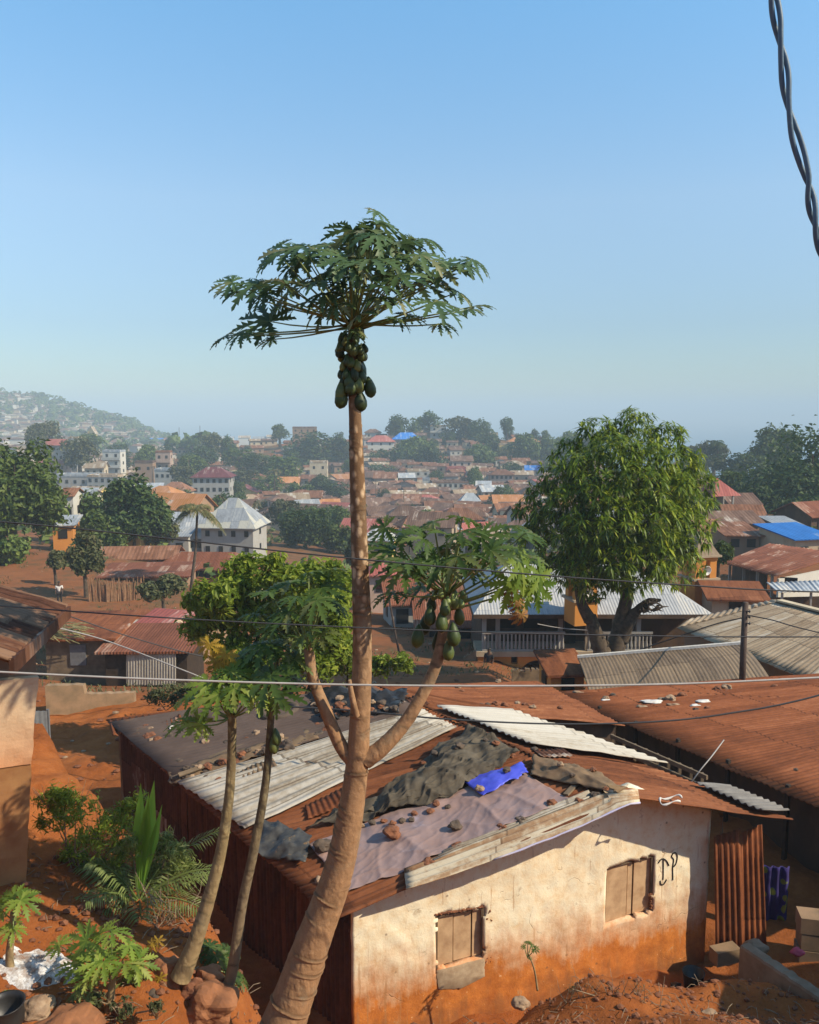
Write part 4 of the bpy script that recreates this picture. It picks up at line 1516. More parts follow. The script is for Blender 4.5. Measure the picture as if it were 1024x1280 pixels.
def put_leaf(mb, base, tip_dir, up, size, droop=0.35, mi=0, rr=rng, shape=None, cup=0.12):
    """leaf whose stalk joins at base; the main lobe points along tip_dir, faces up"""
    lv, lf = shape or (LEAF_V, LEAF_F)
    y = V(*tip_dir).normalized()
    x = y.cross(V(*up)).normalized()
    z = x.cross(y)
    out = []
    tw = rr.uniform(-.3, .3)
    sd_ = rr.random() * 20
    for (a, b, c) in lv:
        r2 = a * a + b * b
        r_ = math.sqrt(r2)
        zz_ = c * .8 - droop * r2 + cup * abs(a) * .5 + tw * a * b * .5 + .10 * r_ * mnoise.noise(V(a * 2.2 + sd_, b * 2.2, sd_))
        sq = 1 - .18 * droop * r2
        out.append(V(*base) + (x * (a * sq) + y * (b * sq) + z * zz_) * size)
    mb.add(out, lf, mi)


def papaya_crown(tree, apex, leaves, mat, size_px, d, young=(), stalkr=.013, droop=.4, up_bias=.35, seed=0):
    """leaves: (px, py, depth offset in m) of the blade centres"""
    rr = random.Random(seed)
    lm, sm = MB(), MB()
    apex = V(*apex)
    for it in leaves:
        px, py, dd = it[:3]
        sz = (it[3] if len(it) > 3 else size_px) * rr.uniform(.95, 1.25) / F * (d + dd) / 2
        c = W(px, py, d + dd)
        v = c - apex
        flat = V(v.x, v.y, 0)
        if flat.length < .05:
            flat = V(rr.uniform(-1, 1), rr.uniform(-1, 1), 0)
        flat.normalize()
        out = (flat + V(0, 0, rr.uniform(-.6, .3)) + V(rr.uniform(-.25, .25), rr.uniform(-.25, .25), 0)).normalized()
        if len(it) > 4:
            out = (flat * .35 + V(0, 0, -1)).normalized()
        base = c - out * (sz * .42)
        up = (V(0, 0, 1) + flat * up_bias * rr.uniform(.2, 2.6) + V(rr.uniform(-.5, .5), rr.uniform(-.9, .1), 0)).normalized()
        put_leaf(lm, base, out, up, sz, droop * rr.uniform(.6, 1.4), rr=rr)
        mid = apex.lerp(base, .5) + V(0, 0, -.05 - .05 * rr.random())
        a0 = apex + V(0, 0, -rr.uniform(0, .12))
        pts = [a0 * (1 - t) ** 2 + mid * (2 * t * (1 - t)) + base * t * t for t in (0, .25, .5, .75, 1)]
        sm.tube(pts, [stalkr, stalkr * .9, stalkr * .8, stalkr * .7, stalkr * .5], 6)
    for k in range(len(young) if young else 0):
        px, py = young[k]
        c = W(px, py, d + rr.uniform(-.1, .1))
        put_leaf(lm, c, V(rr.uniform(-.5, .5), rr.uniform(-.5, .5), .8), V(0, -1, .3), size_px * .45 / F * d / 2, .3, rr=rr)
        sm.tube([apex, c], stalkr * .6, 5)
    lo = lm.build('crown', mat, tree, smooth=True)
    sm.build('leaf_stalks', M['stalk'], tree, smooth=True)
    return lo


def trunk_pts(ctrl, n=48):
    """smooth path through (px, py, d, width px)"""
    P = [W(c[0], c[1], c[2]) for c in ctrl]
    rad = [c[3] / 2 / F * c[2] * 1.02 for c in ctrl]
    Q, RR_ = [], []
    m_ = len(P) - 1
    for k in range(n + 1):
        f = k / n * m_
        i = min(int(f), m_ - 1)
        t = f - i
        p0, p1, p2, p3 = P[max(i - 1, 0)], P[i], P[i + 1], P[min(i + 2, m_)]
        q = 0.5 * ((2 * p1) + (p2 - p0) * t + (2 * p0 - 5 * p1 + 4 * p2 - p3) * t * t + (3 * p1 - p0 - 3 * p2 + p3) * t ** 3)
        Q.append(q)
        RR_.append(rad[i] * (1 - t) + rad[i + 1] * t)
    return Q, RR_


def ringed(Q, Rr, step=.16, amp=.035, jit=.012, seed=0):
    """trunk radius swelling at each old leaf scar, slightly uneven"""
    s = 0
    R2 = []
    for i, r in enumerate(Rr):
        if i:
            s += (Q[i] - Q[i - 1]).length
        ph = (s / step) % 1
        k = 1 + amp * (math.exp(-((ph - .5) / .12) ** 2)) + .03 * mnoise.noise(V(s * 3, seed, 1))
        R2.append(r * k)
    Q2 = [q + V(mnoise.noise(V(i * .3, seed, 2)), mnoise.noise(V(i * .3, seed, 7)), 0) * jit for i, q in enumerate(Q)]
    return Q2, R2


def fruit_mesh(b, top, ln, r, tilt=(0, 0)):
    """pear shaped green fruit hanging from top"""
    prof = [(0, .12), (.07, .34), (.2, .58), (.38, .82), (.58, 1.0), (.78, .93), (.92, .62), (1.0, .12)]
    vs, fs, uv = [], [], []
    n = 10
    ax = V(tilt[0], tilt[1], -1).normalized()
    x = ax.orthogonal().normalized()
    y = ax.cross(x)
    for t, w in prof:
        for k in range(n):
            a = 6.2832 * k / n
            rr_ = r * w * (1 + .05 * math.cos(5 * a))
            vs.append(V(*top) + ax * (t * ln) + x * (rr_ * math.cos(a)) + y * (rr_ * math.sin(a)))
            uv.append((k / n, t))
    for i in range(len(prof) - 1):
        for k in range(n):
            a, c = i * n + k, i * n + (k + 1) % n
            fs.append((a, c, c + n, a + n))
    fs.append(tuple(range(n - 1, -1, -1)))
    fs.append(tuple(range((len(prof) - 1) * n, len(prof) * n)))
    b.add(vs, fs, 0, uv)


# --- the tall papaya
D = 8.0
tall = thing('papaya_tree', 'tall two tiered papaya tree with thick ringed trunk and fruit under both crowns', 'papaya tree', W(362, 1300, D))
ctrl = [(335, 1330, 7.75, 68), (361, 1262, 7.85, 56), (393, 1172, 7.92, 46), (424, 1085, 7.97, 39), (443, 985, 8, 31), (450, 900, 8, 26), (453, 800, 8, 24), (450, 700, 8, 21), (447, 610, 8, 19), (444, 520, 8, 15), (441, 460, 8, 13), (441, 400, 8, 10)]


def scarred_trunk(ctrl, n, seg, seed, gap=(.12, .22), bump_=.075, mat=None, parent=None, name='trunk', rough_=.02):
    """trunk skin with raised crescent scars where old leaves sat, uneven in place and length"""
    r_ = random.Random(seed)
    Q, Rr = trunk_pts(ctrl, n)
    S = [0]
    for i in range(1, len(Q)):
        S.append(S[-1] + (Q[i] - Q[i - 1]).length)
    scars = []
    s_ = .05
    while s_ < S[-1] - .4:
        scars.append((s_, r_.uniform(0, 6.28), r_.uniform(.9, 2.1), r_.uniform(.5, 1.2)))
        s_ += r_.uniform(*gap) * r_.choice([.3, .6, 1, 1.3])
    b = MB()
    vs, uv, fs, dark = [], [], [], []
    ref = V(1, 0, 0)
    for i, p in enumerate(Q):
        d = (Q[min(i + 1, n)] - Q[max(i - 1, 0)]).normalized()
        ref = (ref - d * ref.dot(d)).normalized()
        bb = d.cross(ref)
        near = [c for c in scars if abs(c[0] - S[i]) < .09]
        for k in range(seg):
            a = 6.2832 * k / seg
            e = 1 + rough_ * mnoise.noise(V(math.cos(a) * 2, math.sin(a) * 2, S[i] * 3 + seed)) + rough_ * .8 * mnoise.noise(V(math.cos(a) * 5, math.sin(a) * 5, S[i] * 14 + seed))
            dk = 0
            for (sc, a0, span, st) in near:
                da = (a - a0 + 3.1416) % 6.2832 - 3.1416
                w = max(0, 1 - (da / span) ** 2)
                if w:
                    dz = S[i] - sc + .035 * (da / span) ** 2 + .012 * mnoise.noise(V(da * 2, sc * 9, seed))
                    e += bump_ * st * w ** .6 * (math.exp(-(dz / .012) ** 2) - .15 * math.exp(-((dz - .022) / .012) ** 2))
                    dk = max(dk, min(1, st * 1.3) * w ** .5 * math.exp(-((dz - .018) / .014) ** 2))
            dark.append(dk)
            vs.append(p + (ref * math.cos(a) + bb * math.sin(a)) * (Rr[i] * e))
            uv.append((k / seg, S[i]))
    for i in range(n):
        for k in range(seg):
            a, c = i * seg + k, i * seg + (k + 1) % seg
            fs.append((a, c, c + seg, a + seg))
    fs.append(tuple(range(seg - 1, -1, -1)))
    fs.append(tuple(range(n * seg, n * seg + seg)))
    b.add(vs, fs, 0, uv)
    o = b.build(name, mat, parent, smooth=True)
    o.data.attributes.new('scar', 'FLOAT', 'POINT').data.foreach_set('value', dark)
    return o


scarred_trunk(ctrl, 1000, 36, 1, (.09, .21), .085, M['trunk_main'], tall)
# branches
for ctrl in ([(441, 952, 8.0, 20), (425, 930, 8.0, 19), (408, 890, 8.0, 17), (392, 850, 8.02, 15), (386, 810, 8.05, 14)],
             [(456, 950, 8.0, 26), (478, 934, 8.0, 23), (505, 905, 8.05, 19), (528, 868, 8.1, 17), (546, 828, 8.15, 16), (556, 780, 8.2, 15), (558, 742, 8.2, 13)],
             [(446, 895, 7.9, 9), (440, 870, 7.86, 8), (437, 850, 7.85, 5)]):
    scarred_trunk([(c[0], c[1], c[2], c[3] * .92) for c in ctrl], 150, 18, int(ctrl[1][0]), (.06, .13), .055, M['trunk_main'], tall, 'branch', .04)
rl_ = random.Random(4)
top_leaves = [(300, 358, -.2), (283, 362, .2, 60), (291, 420, -.3, 62), (318, 395, .3), (335, 350, -.5), (330, 322, .3), (345, 312, -.1), (372, 330, .5), (395, 350, -.6), (388, 305, .2), (415, 315, -.4), (425, 352, .4), (440, 300, .1), (462, 282, -.2), (470, 300, .5), (492, 285, .1), (505, 300, -.5),
              (520, 318, .3), (545, 322, -.3), (570, 328, .1), (590, 333, -.1, 60), (585, 372, .2, 66), (560, 385, -.4), (538, 355, .5), (515, 345, -.6), (490, 340, .3), (462, 345, -.5), (445, 368, .6), (480, 372, -.7, 60), (505, 402, -.2, 46), (350, 372, .3), (375, 380, -.5, 60), (330, 425, .2, 46), (405, 385, .3), (430, 330, -.7), (470, 325, -.8), (520, 395, .3, 56), (355, 345, .6), (480, 268, .2, 50), (445, 418, -.3, 44), (595, 385, -.2, 50), (410, 335, .1), (450, 315, .6), (485, 320, -.4), (500, 330, .6), (530, 335, -.1), (475, 300, -.6), (400, 340, .7), (555, 350, .3), (365, 310, -.3, 70), (430, 350, -.5, 70), (272, 425, .1, 60), (276, 355, -.1, 62), (603, 330, .2, 60), (604, 380, .1, 60), (420, 385, -.6, 66), (455, 388, -.7, 66), (500, 375, -.6, 70), (395, 370, -.5, 66), (440, 335, -.8, 74), (480, 355, -.8, 74), (540, 300, .2, 66), (318, 375, -.3, 66), (560, 405, -.2, 56)]
mb = MB()
papaya_crown(tall, W(441, 400, D), top_leaves, M['papaya_top'], 90, D, seed=11, stalkr=.010, droop=.44)
right_leaves = [(470, 690, -.2), (492, 672, .3), (520, 672, -.3), (540, 690, .4), (560, 665, .1), (585, 665, -.4), (600, 690, .4), (618, 668, -.1), (630, 690, -.5), (575, 700, -.6), (545, 710, -.5), (510, 700, .3), (488, 715, -.4), (600, 710, .3), (655, 668, .2), (672, 672, -.2, 70), (664, 690, .4),
                (480, 745, -.3, 70), (515, 735, .5), (500, 700, -.6), (530, 745, .5, 60), (640, 655, .5, 60), (560, 690, .5), (530, 655, .1, 60), (590, 650, .2, 62), (468, 665, .3, 60)]
papaya_crown(tall, W(558, 738, 8.2), right_leaves, M['papaya'], 84, 8.2, seed=12, stalkr=.013, droop=.35)
hang = [(645, 745, -.1, 95, 1), (672, 748, .15, 92, 1), (655, 720, -.2, 80, 1), (680, 735, .1, 74, 1)]
lm = papaya_crown(tall, W(560, 752, 8.2), hang, M['papaya_bright'], 88, 8.2, seed=13, stalkr=.014, droop=.25)
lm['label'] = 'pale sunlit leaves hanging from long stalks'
mb = MB()
for (px, py) in ((648, 775), (640, 760), (652, 790)):
    put_leaf(mb, W(px, py - 22, 8.1), V(.1, -.1, -1), V(.3, -1, .2), .16, .9, rr=rl_)
mb.build('dead_leaf', M['dryleaf'], tall, smooth=True)
left_leaves = [(360, 748, -.2), (335, 756, .3), (392, 732, .3), (415, 738, -.1), (350, 775, -.3), (400, 757, -.4), (325, 738, .2), (428, 755, .3), (378, 770, .4), (355, 725, .4), (385, 790, -.5, 60), (330, 782, .2, 60), (408, 795, -.3, 56), (370, 800, -.3, 54), (420, 715, .4, 64), (398, 715, .1, 62), (310, 765, .3, 62)]
papaya_crown(tall, W(386, 806, 8.05), left_leaves, M['papaya'], 74, 8.05, seed=14, stalkr=.011)
# fruit
fr = []
for k in range(54):
    t = k / 53
    py = 408 + t * 62
    a = k * 2.4
    px = np.interp(py, [408, 470], [439, 440])
    rad = np.interp(t, [0, .25, 1], [.08, .12, .07])
    fr.append((W(px, py, D), a, rad, np.interp(t, [0, 1], [.10, .17]), .034 + .018 * t))
for k in range(7):
    fr.append((W(438, 466 + (k % 3) * 8, D), k * 1.25 + 3.6, .075, .21, .062))
fr.append((W(446, 474, D), 0.2, .11, .24, .055))
for p, a, rad, ln, r in fr:
    b = MB()
    ln, r = ln * rl_.uniform(.7, 1.2), r * rl_.uniform(.7, 1.1)
    p = p + V(0, 0, rl_.uniform(-.05, .05))
    fruit_mesh(b, p + V(rad * math.cos(a), rad * math.sin(a), 0), ln, r, (.15 * math.cos(a), .15 * math.sin(a)))
    b.build('fruit', M['fruit'], tall, smooth=True)
for (px, py, dd, ln, r) in [(524, 792, -.1, .30, .105), (538, 768, -.15, .26, .10), (552, 775, -.2, .27, .10), (566, 790, -.15, .30, .11), (560, 812, -.1, .26, .095), (548, 800, .1, .3, .105), (573, 770, .05, .25, .09), (540, 757, .1, .22, .085), (568, 752, -.1, .22, .08), (532, 780, .1, .28, .1), (556, 760, -.2, .22, .085)]:
    b = MB()
    fruit_mesh(b, W(px, py - 12, 8.2 + dd), ln * .82, r * .64, ((px - 552) / 250, dd))
    b.build('fruit', M['fruit'], tall, smooth=True)
for (px, py, dd) in [(566, 742, -.12), (575, 748, -.1), (568, 736, .1), (552, 735, -.12), (545, 738, 0), (577, 738, 0), (560, 745, -.16)]:
    b = MB()
    fruit_mesh(b, W(px, py, 8.2 + dd), .11, .035, ((px - 560) / 60, dd))
    f_ = b.build('fruit', M['fruit_pale'], tall, smooth=True)
    f_['label'] = 'small pale young fruit'

# --- two slimmer papayas on the left
p2 = thing('papaya_tree', 'slim papaya with pale yellowish stem rising from the boulder', 'papaya tree', W(236, 1205, 8.1))
scarred_trunk([(226, 1222, 8.05, 28), (243, 1180, 8.08, 21), (262, 1120, 8.1, 17), (277, 1060, 8.1, 14.5), (287, 990, 8.1, 12.5), (290, 930, 8.1, 11), (290, 892, 8.1, 11)], 260, 18, 7, (.07, .15), .028, M['trunk_pale'], p2, 'trunk', .035)
papaya_crown(p2, W(290, 893, 8.1), [(222, 902, 0, 78), (238, 882, .2), (250, 868, -.3), (268, 850, .2), (290, 846, -.2), (312, 852, .3), (330, 862, -.1), (345, 872, .2, 62), (262, 880, -.4), (300, 868, -.4), (280, 862, .4), (240, 905, -.2, 60), (322, 880, -.3, 60), (275, 835, .3, 62), (305, 838, 0, 62), (228, 870, .3, 62)],
             M['papaya_bright'], 74, 8.1, seed=21, stalkr=.012, droop=.4)
p3 = thing('papaya_tree', 'thin grey stemmed papaya with a leaning stem between the thick trunk and pale one', 'papaya tree', W(285, 1238, 8.2))
scarred_trunk([(282, 1246, 8.2, 14), (292, 1205, 8.2, 15), (303, 1130, 8.2, 13), (318, 1060, 8.2, 12), (332, 980, 8.2, 10.5), (338, 910, 8.2, 9), (340, 862, 8.2, 8)], 220, 16, 9, (.09, .18), .028, M['trunk_grey'], p3, 'trunk', .045)
papaya_crown(p3, W(340, 862, 8.2), [(330, 862, -.5, 92), (362, 868, -.3, 80), (318, 842, .2), (300, 835, 0), (345, 835, .3), (368, 845, .1), (355, 815, -.1), (325, 815, -.2), (310, 812, .3), (285, 845, -.2), (340, 800, .3, 64), (378, 830, -.2, 60), (295, 818, .2, 60)],
             M['papaya'], 74, 8.2, seed=22, stalkr=.011, droop=.4)
for (px, py) in ((344, 918), (341, 928)):
    b = MB()
    fruit_mesh(b, W(px, py - 8, 8.15), .19, .05, (.1, -.1))
    b.build('fruit', M['fruit'], p3, smooth=True)
for (px, py) in ((262, 815), (283, 828), (272, 838)):
    b = MB()
    put_leaf(b, W(px, py - 10, 8.2), V(-.3, -.2, -.8), V(0, -1, .3), .19, .5, rr=rl_)
    b.build('yellow_leaf', M['yellowleaf'], p3, smooth=True)


# ------------------------------------------------------------------ generic foliage
def crown_mesh(mb, c, rad, n, leaf, rr, lobes=10, low=-.45, spread=.62, flat=.4, aspect=.6, shell=.72, wild=.12):
    """leaf-sized faces scattered through a set of uneven lobes"""
    c = V(*c)
    Ls = []
    for k in range(lobes):
        a = rr.uniform(0, 6.28)
        e = rr.uniform(low, 1)
        q = math.sqrt(max(0, 1 - e * e)) * spread
        Ls.append((V(math.cos(a) * q * rad[0], math.sin(a) * q * rad[1], e * spread * rad[2]), rr.uniform(.30, .52)))
    Ls.append((V(0, 0, 0), .6))
    for k in range(n):
        lc, lr = Ls[rr.randrange(len(Ls))]
        d = V(rr.gauss(0, 1), rr.gauss(0, 1), rr.gauss(.25, 1)).normalized()
        r_ = lr * (shell + (1 - shell) * rr.random()) * (1 + wild * rr.gauss(0, 1))
        p = c + lc + V(d.x * rad[0], d.y * rad[1], d.z * rad[2]) * r_
        nn = (d * .8 + V(rr.gauss(0, .5), rr.gauss(0, .5), rr.gauss(flat, .5))).normalized()
        x = nn.orthogonal().normalized()
        a = rr.uniform(0, 6.28)
        y = nn.cross(x)
        u = x * math.cos(a) + y * math.sin(a)
        v = nn.cross(u)
        s = leaf * rr.uniform(.65, 1.35)
        mb.add([p - u * s, p - v * (s * aspect) + nn * (s * .15), p + u * s - nn * (s * .2), p + v * (s * aspect) + nn * (s * .15)], [(0, 1, 2, 3)])


def limbs(mb, base, rad, h, r0, n, rr, lean=(0, 0)):
    base = V(*base)
    top_ = base + V(lean[0], lean[1], h * .55)
    mid = base.lerp(top_, .5) + V(rr.uniform(-.1, .1), rr.uniform(-.1, .1), 0) * r0 * 6
    mb.tube([base + V(0, 0, -.6), base.lerp(mid, .3), mid, top_], [r0 * 1.35, r0 * 1.05, r0 * .9, r0 * .6], 9)
    for k in range(n):
        a = 6.2832 * k / n + rr.uniform(-.4, .4)
        s = mid.lerp(top_, rr.uniform(.1, .95))
        e = base + V(lean[0], lean[1], h * rr.uniform(.62, .9)) + V(math.cos(a) * rad[0], math.sin(a) * rad[1], 0) * rr.uniform(.35, .62)
        m_ = s.lerp(e, .5) + V(0, 0, h * .03)
        mb.tube([s, m_, e], [r0 * .5, r0 * .33, r0 * .14], 6)


# --- the mango tree
rm_ = random.Random(5)
DM = 33.0
mango = thing('mango_tree', 'big dense mango tree with bright drooping leaves and a forked trunk', 'mango tree', W(768, 858, DM))
mb = MB()
Q, Rr = trunk_pts([(764, 905, DM, 44), (766, 850, DM, 34), (766, 825, DM, 28), (772, 800, DM, 22), (778, 770, DM, 18), (784, 740, DM, 15), (780, 690, DM, 11), (770, 620, DM, 7)], 40)
mb.tube(Q, [r * (1 + .12 * mnoise.noise(V(i * .5, 3, 1))) for i, r in enumerate(Rr)], 12)
Q, Rr = trunk_pts([(764, 838, DM - .3, 24), (752, 815, DM - .4, 22), (744, 790, DM - .5, 18), (738, 770, DM - .5, 15)], 20)
mb.tube(Q, [r * (1 + .2 * mnoise.noise(V(i * .7, 5, 1))) for i, r in enumerate(Rr)], 10)
Q, Rr = trunk_pts([(776, 800, DM, 20), (786, 778, DM - .2, 16), (800, 760, DM - .4, 11), (815, 752, DM - .5, 7), (826, 750, DM - .5, 3)], 20)
mb.tube(Q, [r * (1 + .2 * mnoise.noise(V(i * .7, 8, 1))) for i, r in enumerate(Rr)], 10)
Q, Rr = trunk_pts([(738, 775, DM - .5, 17), (728, 757, DM - .6, 13), (722, 735, DM - .6, 8)], 10)
mb.tube(Q, Rr, 8)
for a, b in (((780, 720), (700, 640)), ((778, 700), (850, 620)), ((775, 680), (720, 570)), ((775, 660), (830, 570)), ((770, 730), (690, 700)), ((780, 720), (860, 690))):
    mb.tube([W(a[0], a[1], DM), W((a[0] + b[0]) / 2, (a[1] + b[1]) / 2 - 12, DM + rm_.uniform(-1, 1)), W(b[0], b[1], DM + rm_.uniform(-2, 2))], [.16, .11, .05], 7)
mb.build('trunk', M['bark'], mango, smooth=True)
# broken dead stubs
for (px, py, n_, sz) in ((812, 758, 22, .55), (740, 748, 16, .4), (752, 800, 10, .4), (800, 764, 10, .4)):
    b = MB()
    for k in range(n_):
        p = W(px + rm_.uniform(-9, 9), py + rm_.uniform(-6, 6), DM - .6 + rm_.uniform(-.2, .2))
        q = p + V(rm_.uniform(-.4, .7), rm_.uniform(-.4, .2), rm_.uniform(-.25, .45)) * sz * 1.3
        b.tube([p, p.lerp(q, .5) + V(0, 0, .06), q], [.055, .04, .012], 5)
    b.build('dead_stub', M['bark_far'], mango)
lv = MB()


def mango_leaf(p, d, ln, w):
    d = d.normalized()
    sdw = d.cross(V(0, 0, 1))
    if sdw.length < .05:
        sdw = V(1, 0, 0)
    sdw.normalize()
    a = p + d * (ln * .45) + V(0, 0, -.04 * ln)
    t = p + d * ln + V(0, 0, -.2 * ln)
    lv.add([p, a + sdw * w + V(0, 0, .2 * w), t, a - sdw * w + V(0, 0, .2 * w), a], [(0, 1, 4), (1, 2, 4), (0, 4, 3), (4, 2, 3)])


# (px, py, radius px, depth offset): the clumps one can tell apart, lit ones towards the right
MLOBES = [(745, 545, 24, 0), (792, 536, 26, .4), (832, 548, 22, 0), (712, 566, 20, .3), (768, 572, 30, -1.6), (812, 580, 32, -1.6), (850, 582, 26, -.4), (728, 592, 28, -1.5), (868, 606, 24, 0), (700, 600, 22, -.4), (790, 612, 36, -2.5), (838, 618, 32, -1.8), (752, 622, 34, -2.5), (712, 632, 28, -1.8), (872, 640, 24, -.4),
          (678, 618, 20, .2), (662, 640, 18, .3), (684, 655, 24, -.6), (815, 652, 36, -2.6), (856, 664, 28, -1.4), (772, 658, 36, -3), (732, 664, 32, -2.5), (700, 684, 26, -1.5), (668, 672, 18, 0), (836, 694, 30, -1.8), (796, 700, 34, -2.6), (754, 700, 34, -2.6), (720, 712, 28, -1.8), (860, 706, 18, -.4), (690, 712, 18, -.8), (826, 722, 20, -1), (782, 730, 24, -1.8), (742, 734, 22, -1.6),
          (800, 560, 30, 2), (750, 585, 36, 2.5), (835, 610, 36, 2.3), (710, 620, 30, 2), (780, 640, 44, 3), (740, 680, 38, 2.6), (820, 680, 38, 2.4), (690, 660, 26, 1.6), (772, 552, 26, 1), (862, 628, 22, 1.2)]


def rosettes(c, r_, n, up=True, size=(.26, .42)):
    for k in range(n):
        d = V(rm_.gauss(0, 1), rm_.gauss(-.25, 1), rm_.gauss(.55 if up else 0, .9)).normalized()
        p = c + V(d.x * r_ * 1.08, d.y * r_, d.z * r_ * .92) * rm_.choice([rm_.uniform(.85, 1.12), rm_.uniform(.8, 1.02), rm_.uniform(.45, .9)])
        tuft = rm_.uniform(*size)
        ax = (d * .9 + V(0, 0, .25)).normalized()
        nl = rm_.randrange(8, 13)
        x = ax.orthogonal().normalized()
        y = ax.cross(x)
        for q in range(nl):
            a = 6.2832 * q / nl + rm_.uniform(-.3, .3)
            dr = (x * math.cos(a) + y * math.sin(a)) * .95 + ax * rm_.uniform(.05, .8) + V(0, 0, -.32)
            mango_leaf(p, dr, tuft * rm_.uniform(.75, 1.2), tuft * .115)


for (px, py, rp, dd) in MLOBES:
    c = W(px, py, DM + dd)
    r_ = rp / F * DM
    rosettes(c, r_, int(10 + 62 * r_ * r_), True, (.28, .46))
# sparse shaded leaves inside
for k in range(60):
    px, py = rm_.uniform(695, 860), rm_.uniform(570, 720)
    rosettes(W(px, py, DM + rm_.uniform(-1, 1.5)), .6, 7, False)
lv.build('crown', M['mango'], mango)

# --- leafy tree behind the roof, left of the trunk
rb_ = random.Random(9)
bt = thing('leafy_tree', 'bright leafy tree rising behind the felted roof, yellow green on its sunny side', 'tree', V(-3.8, 21.2, 0))
mb = MB()
for (px, py, rp, n_) in [(335, 770, 60, 2200), (290, 770, 50, 1500), (262, 790, 38, 900), (375, 755, 56, 2000), (415, 770, 42, 1400), (310, 730, 38, 1000), (350, 720, 30, 700), (395, 800, 46, 1300), (250, 750, 26, 500), (330, 815, 50, 1400), (280, 825, 40, 900), (425, 725, 26, 450), (418, 820, 30, 700), (300, 850, 34, 600), (385, 835, 36, 700)]:
    d_ = 21.0 + rb_.uniform(-.8, .8)
    crown_mesh(mb, W(px, py, d_), (rp / F * d_,) * 3, int(n_ * 1.15), .105, rb_, lobes=7, spread=.7, aspect=.42, shell=.5, wild=.2)
mb.build('crown', M['bush'], bt)
mb = MB()
b0 = V(-3.8, 21.2, -.2)
for (px, py) in ((335, 770), (290, 780), (385, 775), (410, 800), (320, 740), (360, 735)):
    e = W(px, py, 21)
    mb.tube([b0, b0.lerp(e, .5) + V(rb_.uniform(-.2, .2), 0, .1), e], [.12, .07, .02], 7)
mb.build('trunk', M['bark'], bt)
bt2 = thing('low_bush', 'low yellowish bush behind the thick papaya trunk', 'bush', W(430, 840, 22.5))
mb = MB()
for (px, py, rp) in [(432, 815, 26), (445, 835, 24), (412, 832, 24), (500, 832, 18), (478, 838, 20)]:
    d_ = 22.5
    crown_mesh(mb, W(px, py, d_), (rp / F * d_,) * 3, 520, .085, rb_, lobes=5, aspect=.45, shell=.4)
mb.build('crown', M['bush'], bt2)
mb = MB()
mb.tube([V(WL[bt2.name][0], 22.5, -.5), W(435, 825, 22.5)], [.06, .02], 6)
mb.build('stem', M['bark'], bt2)
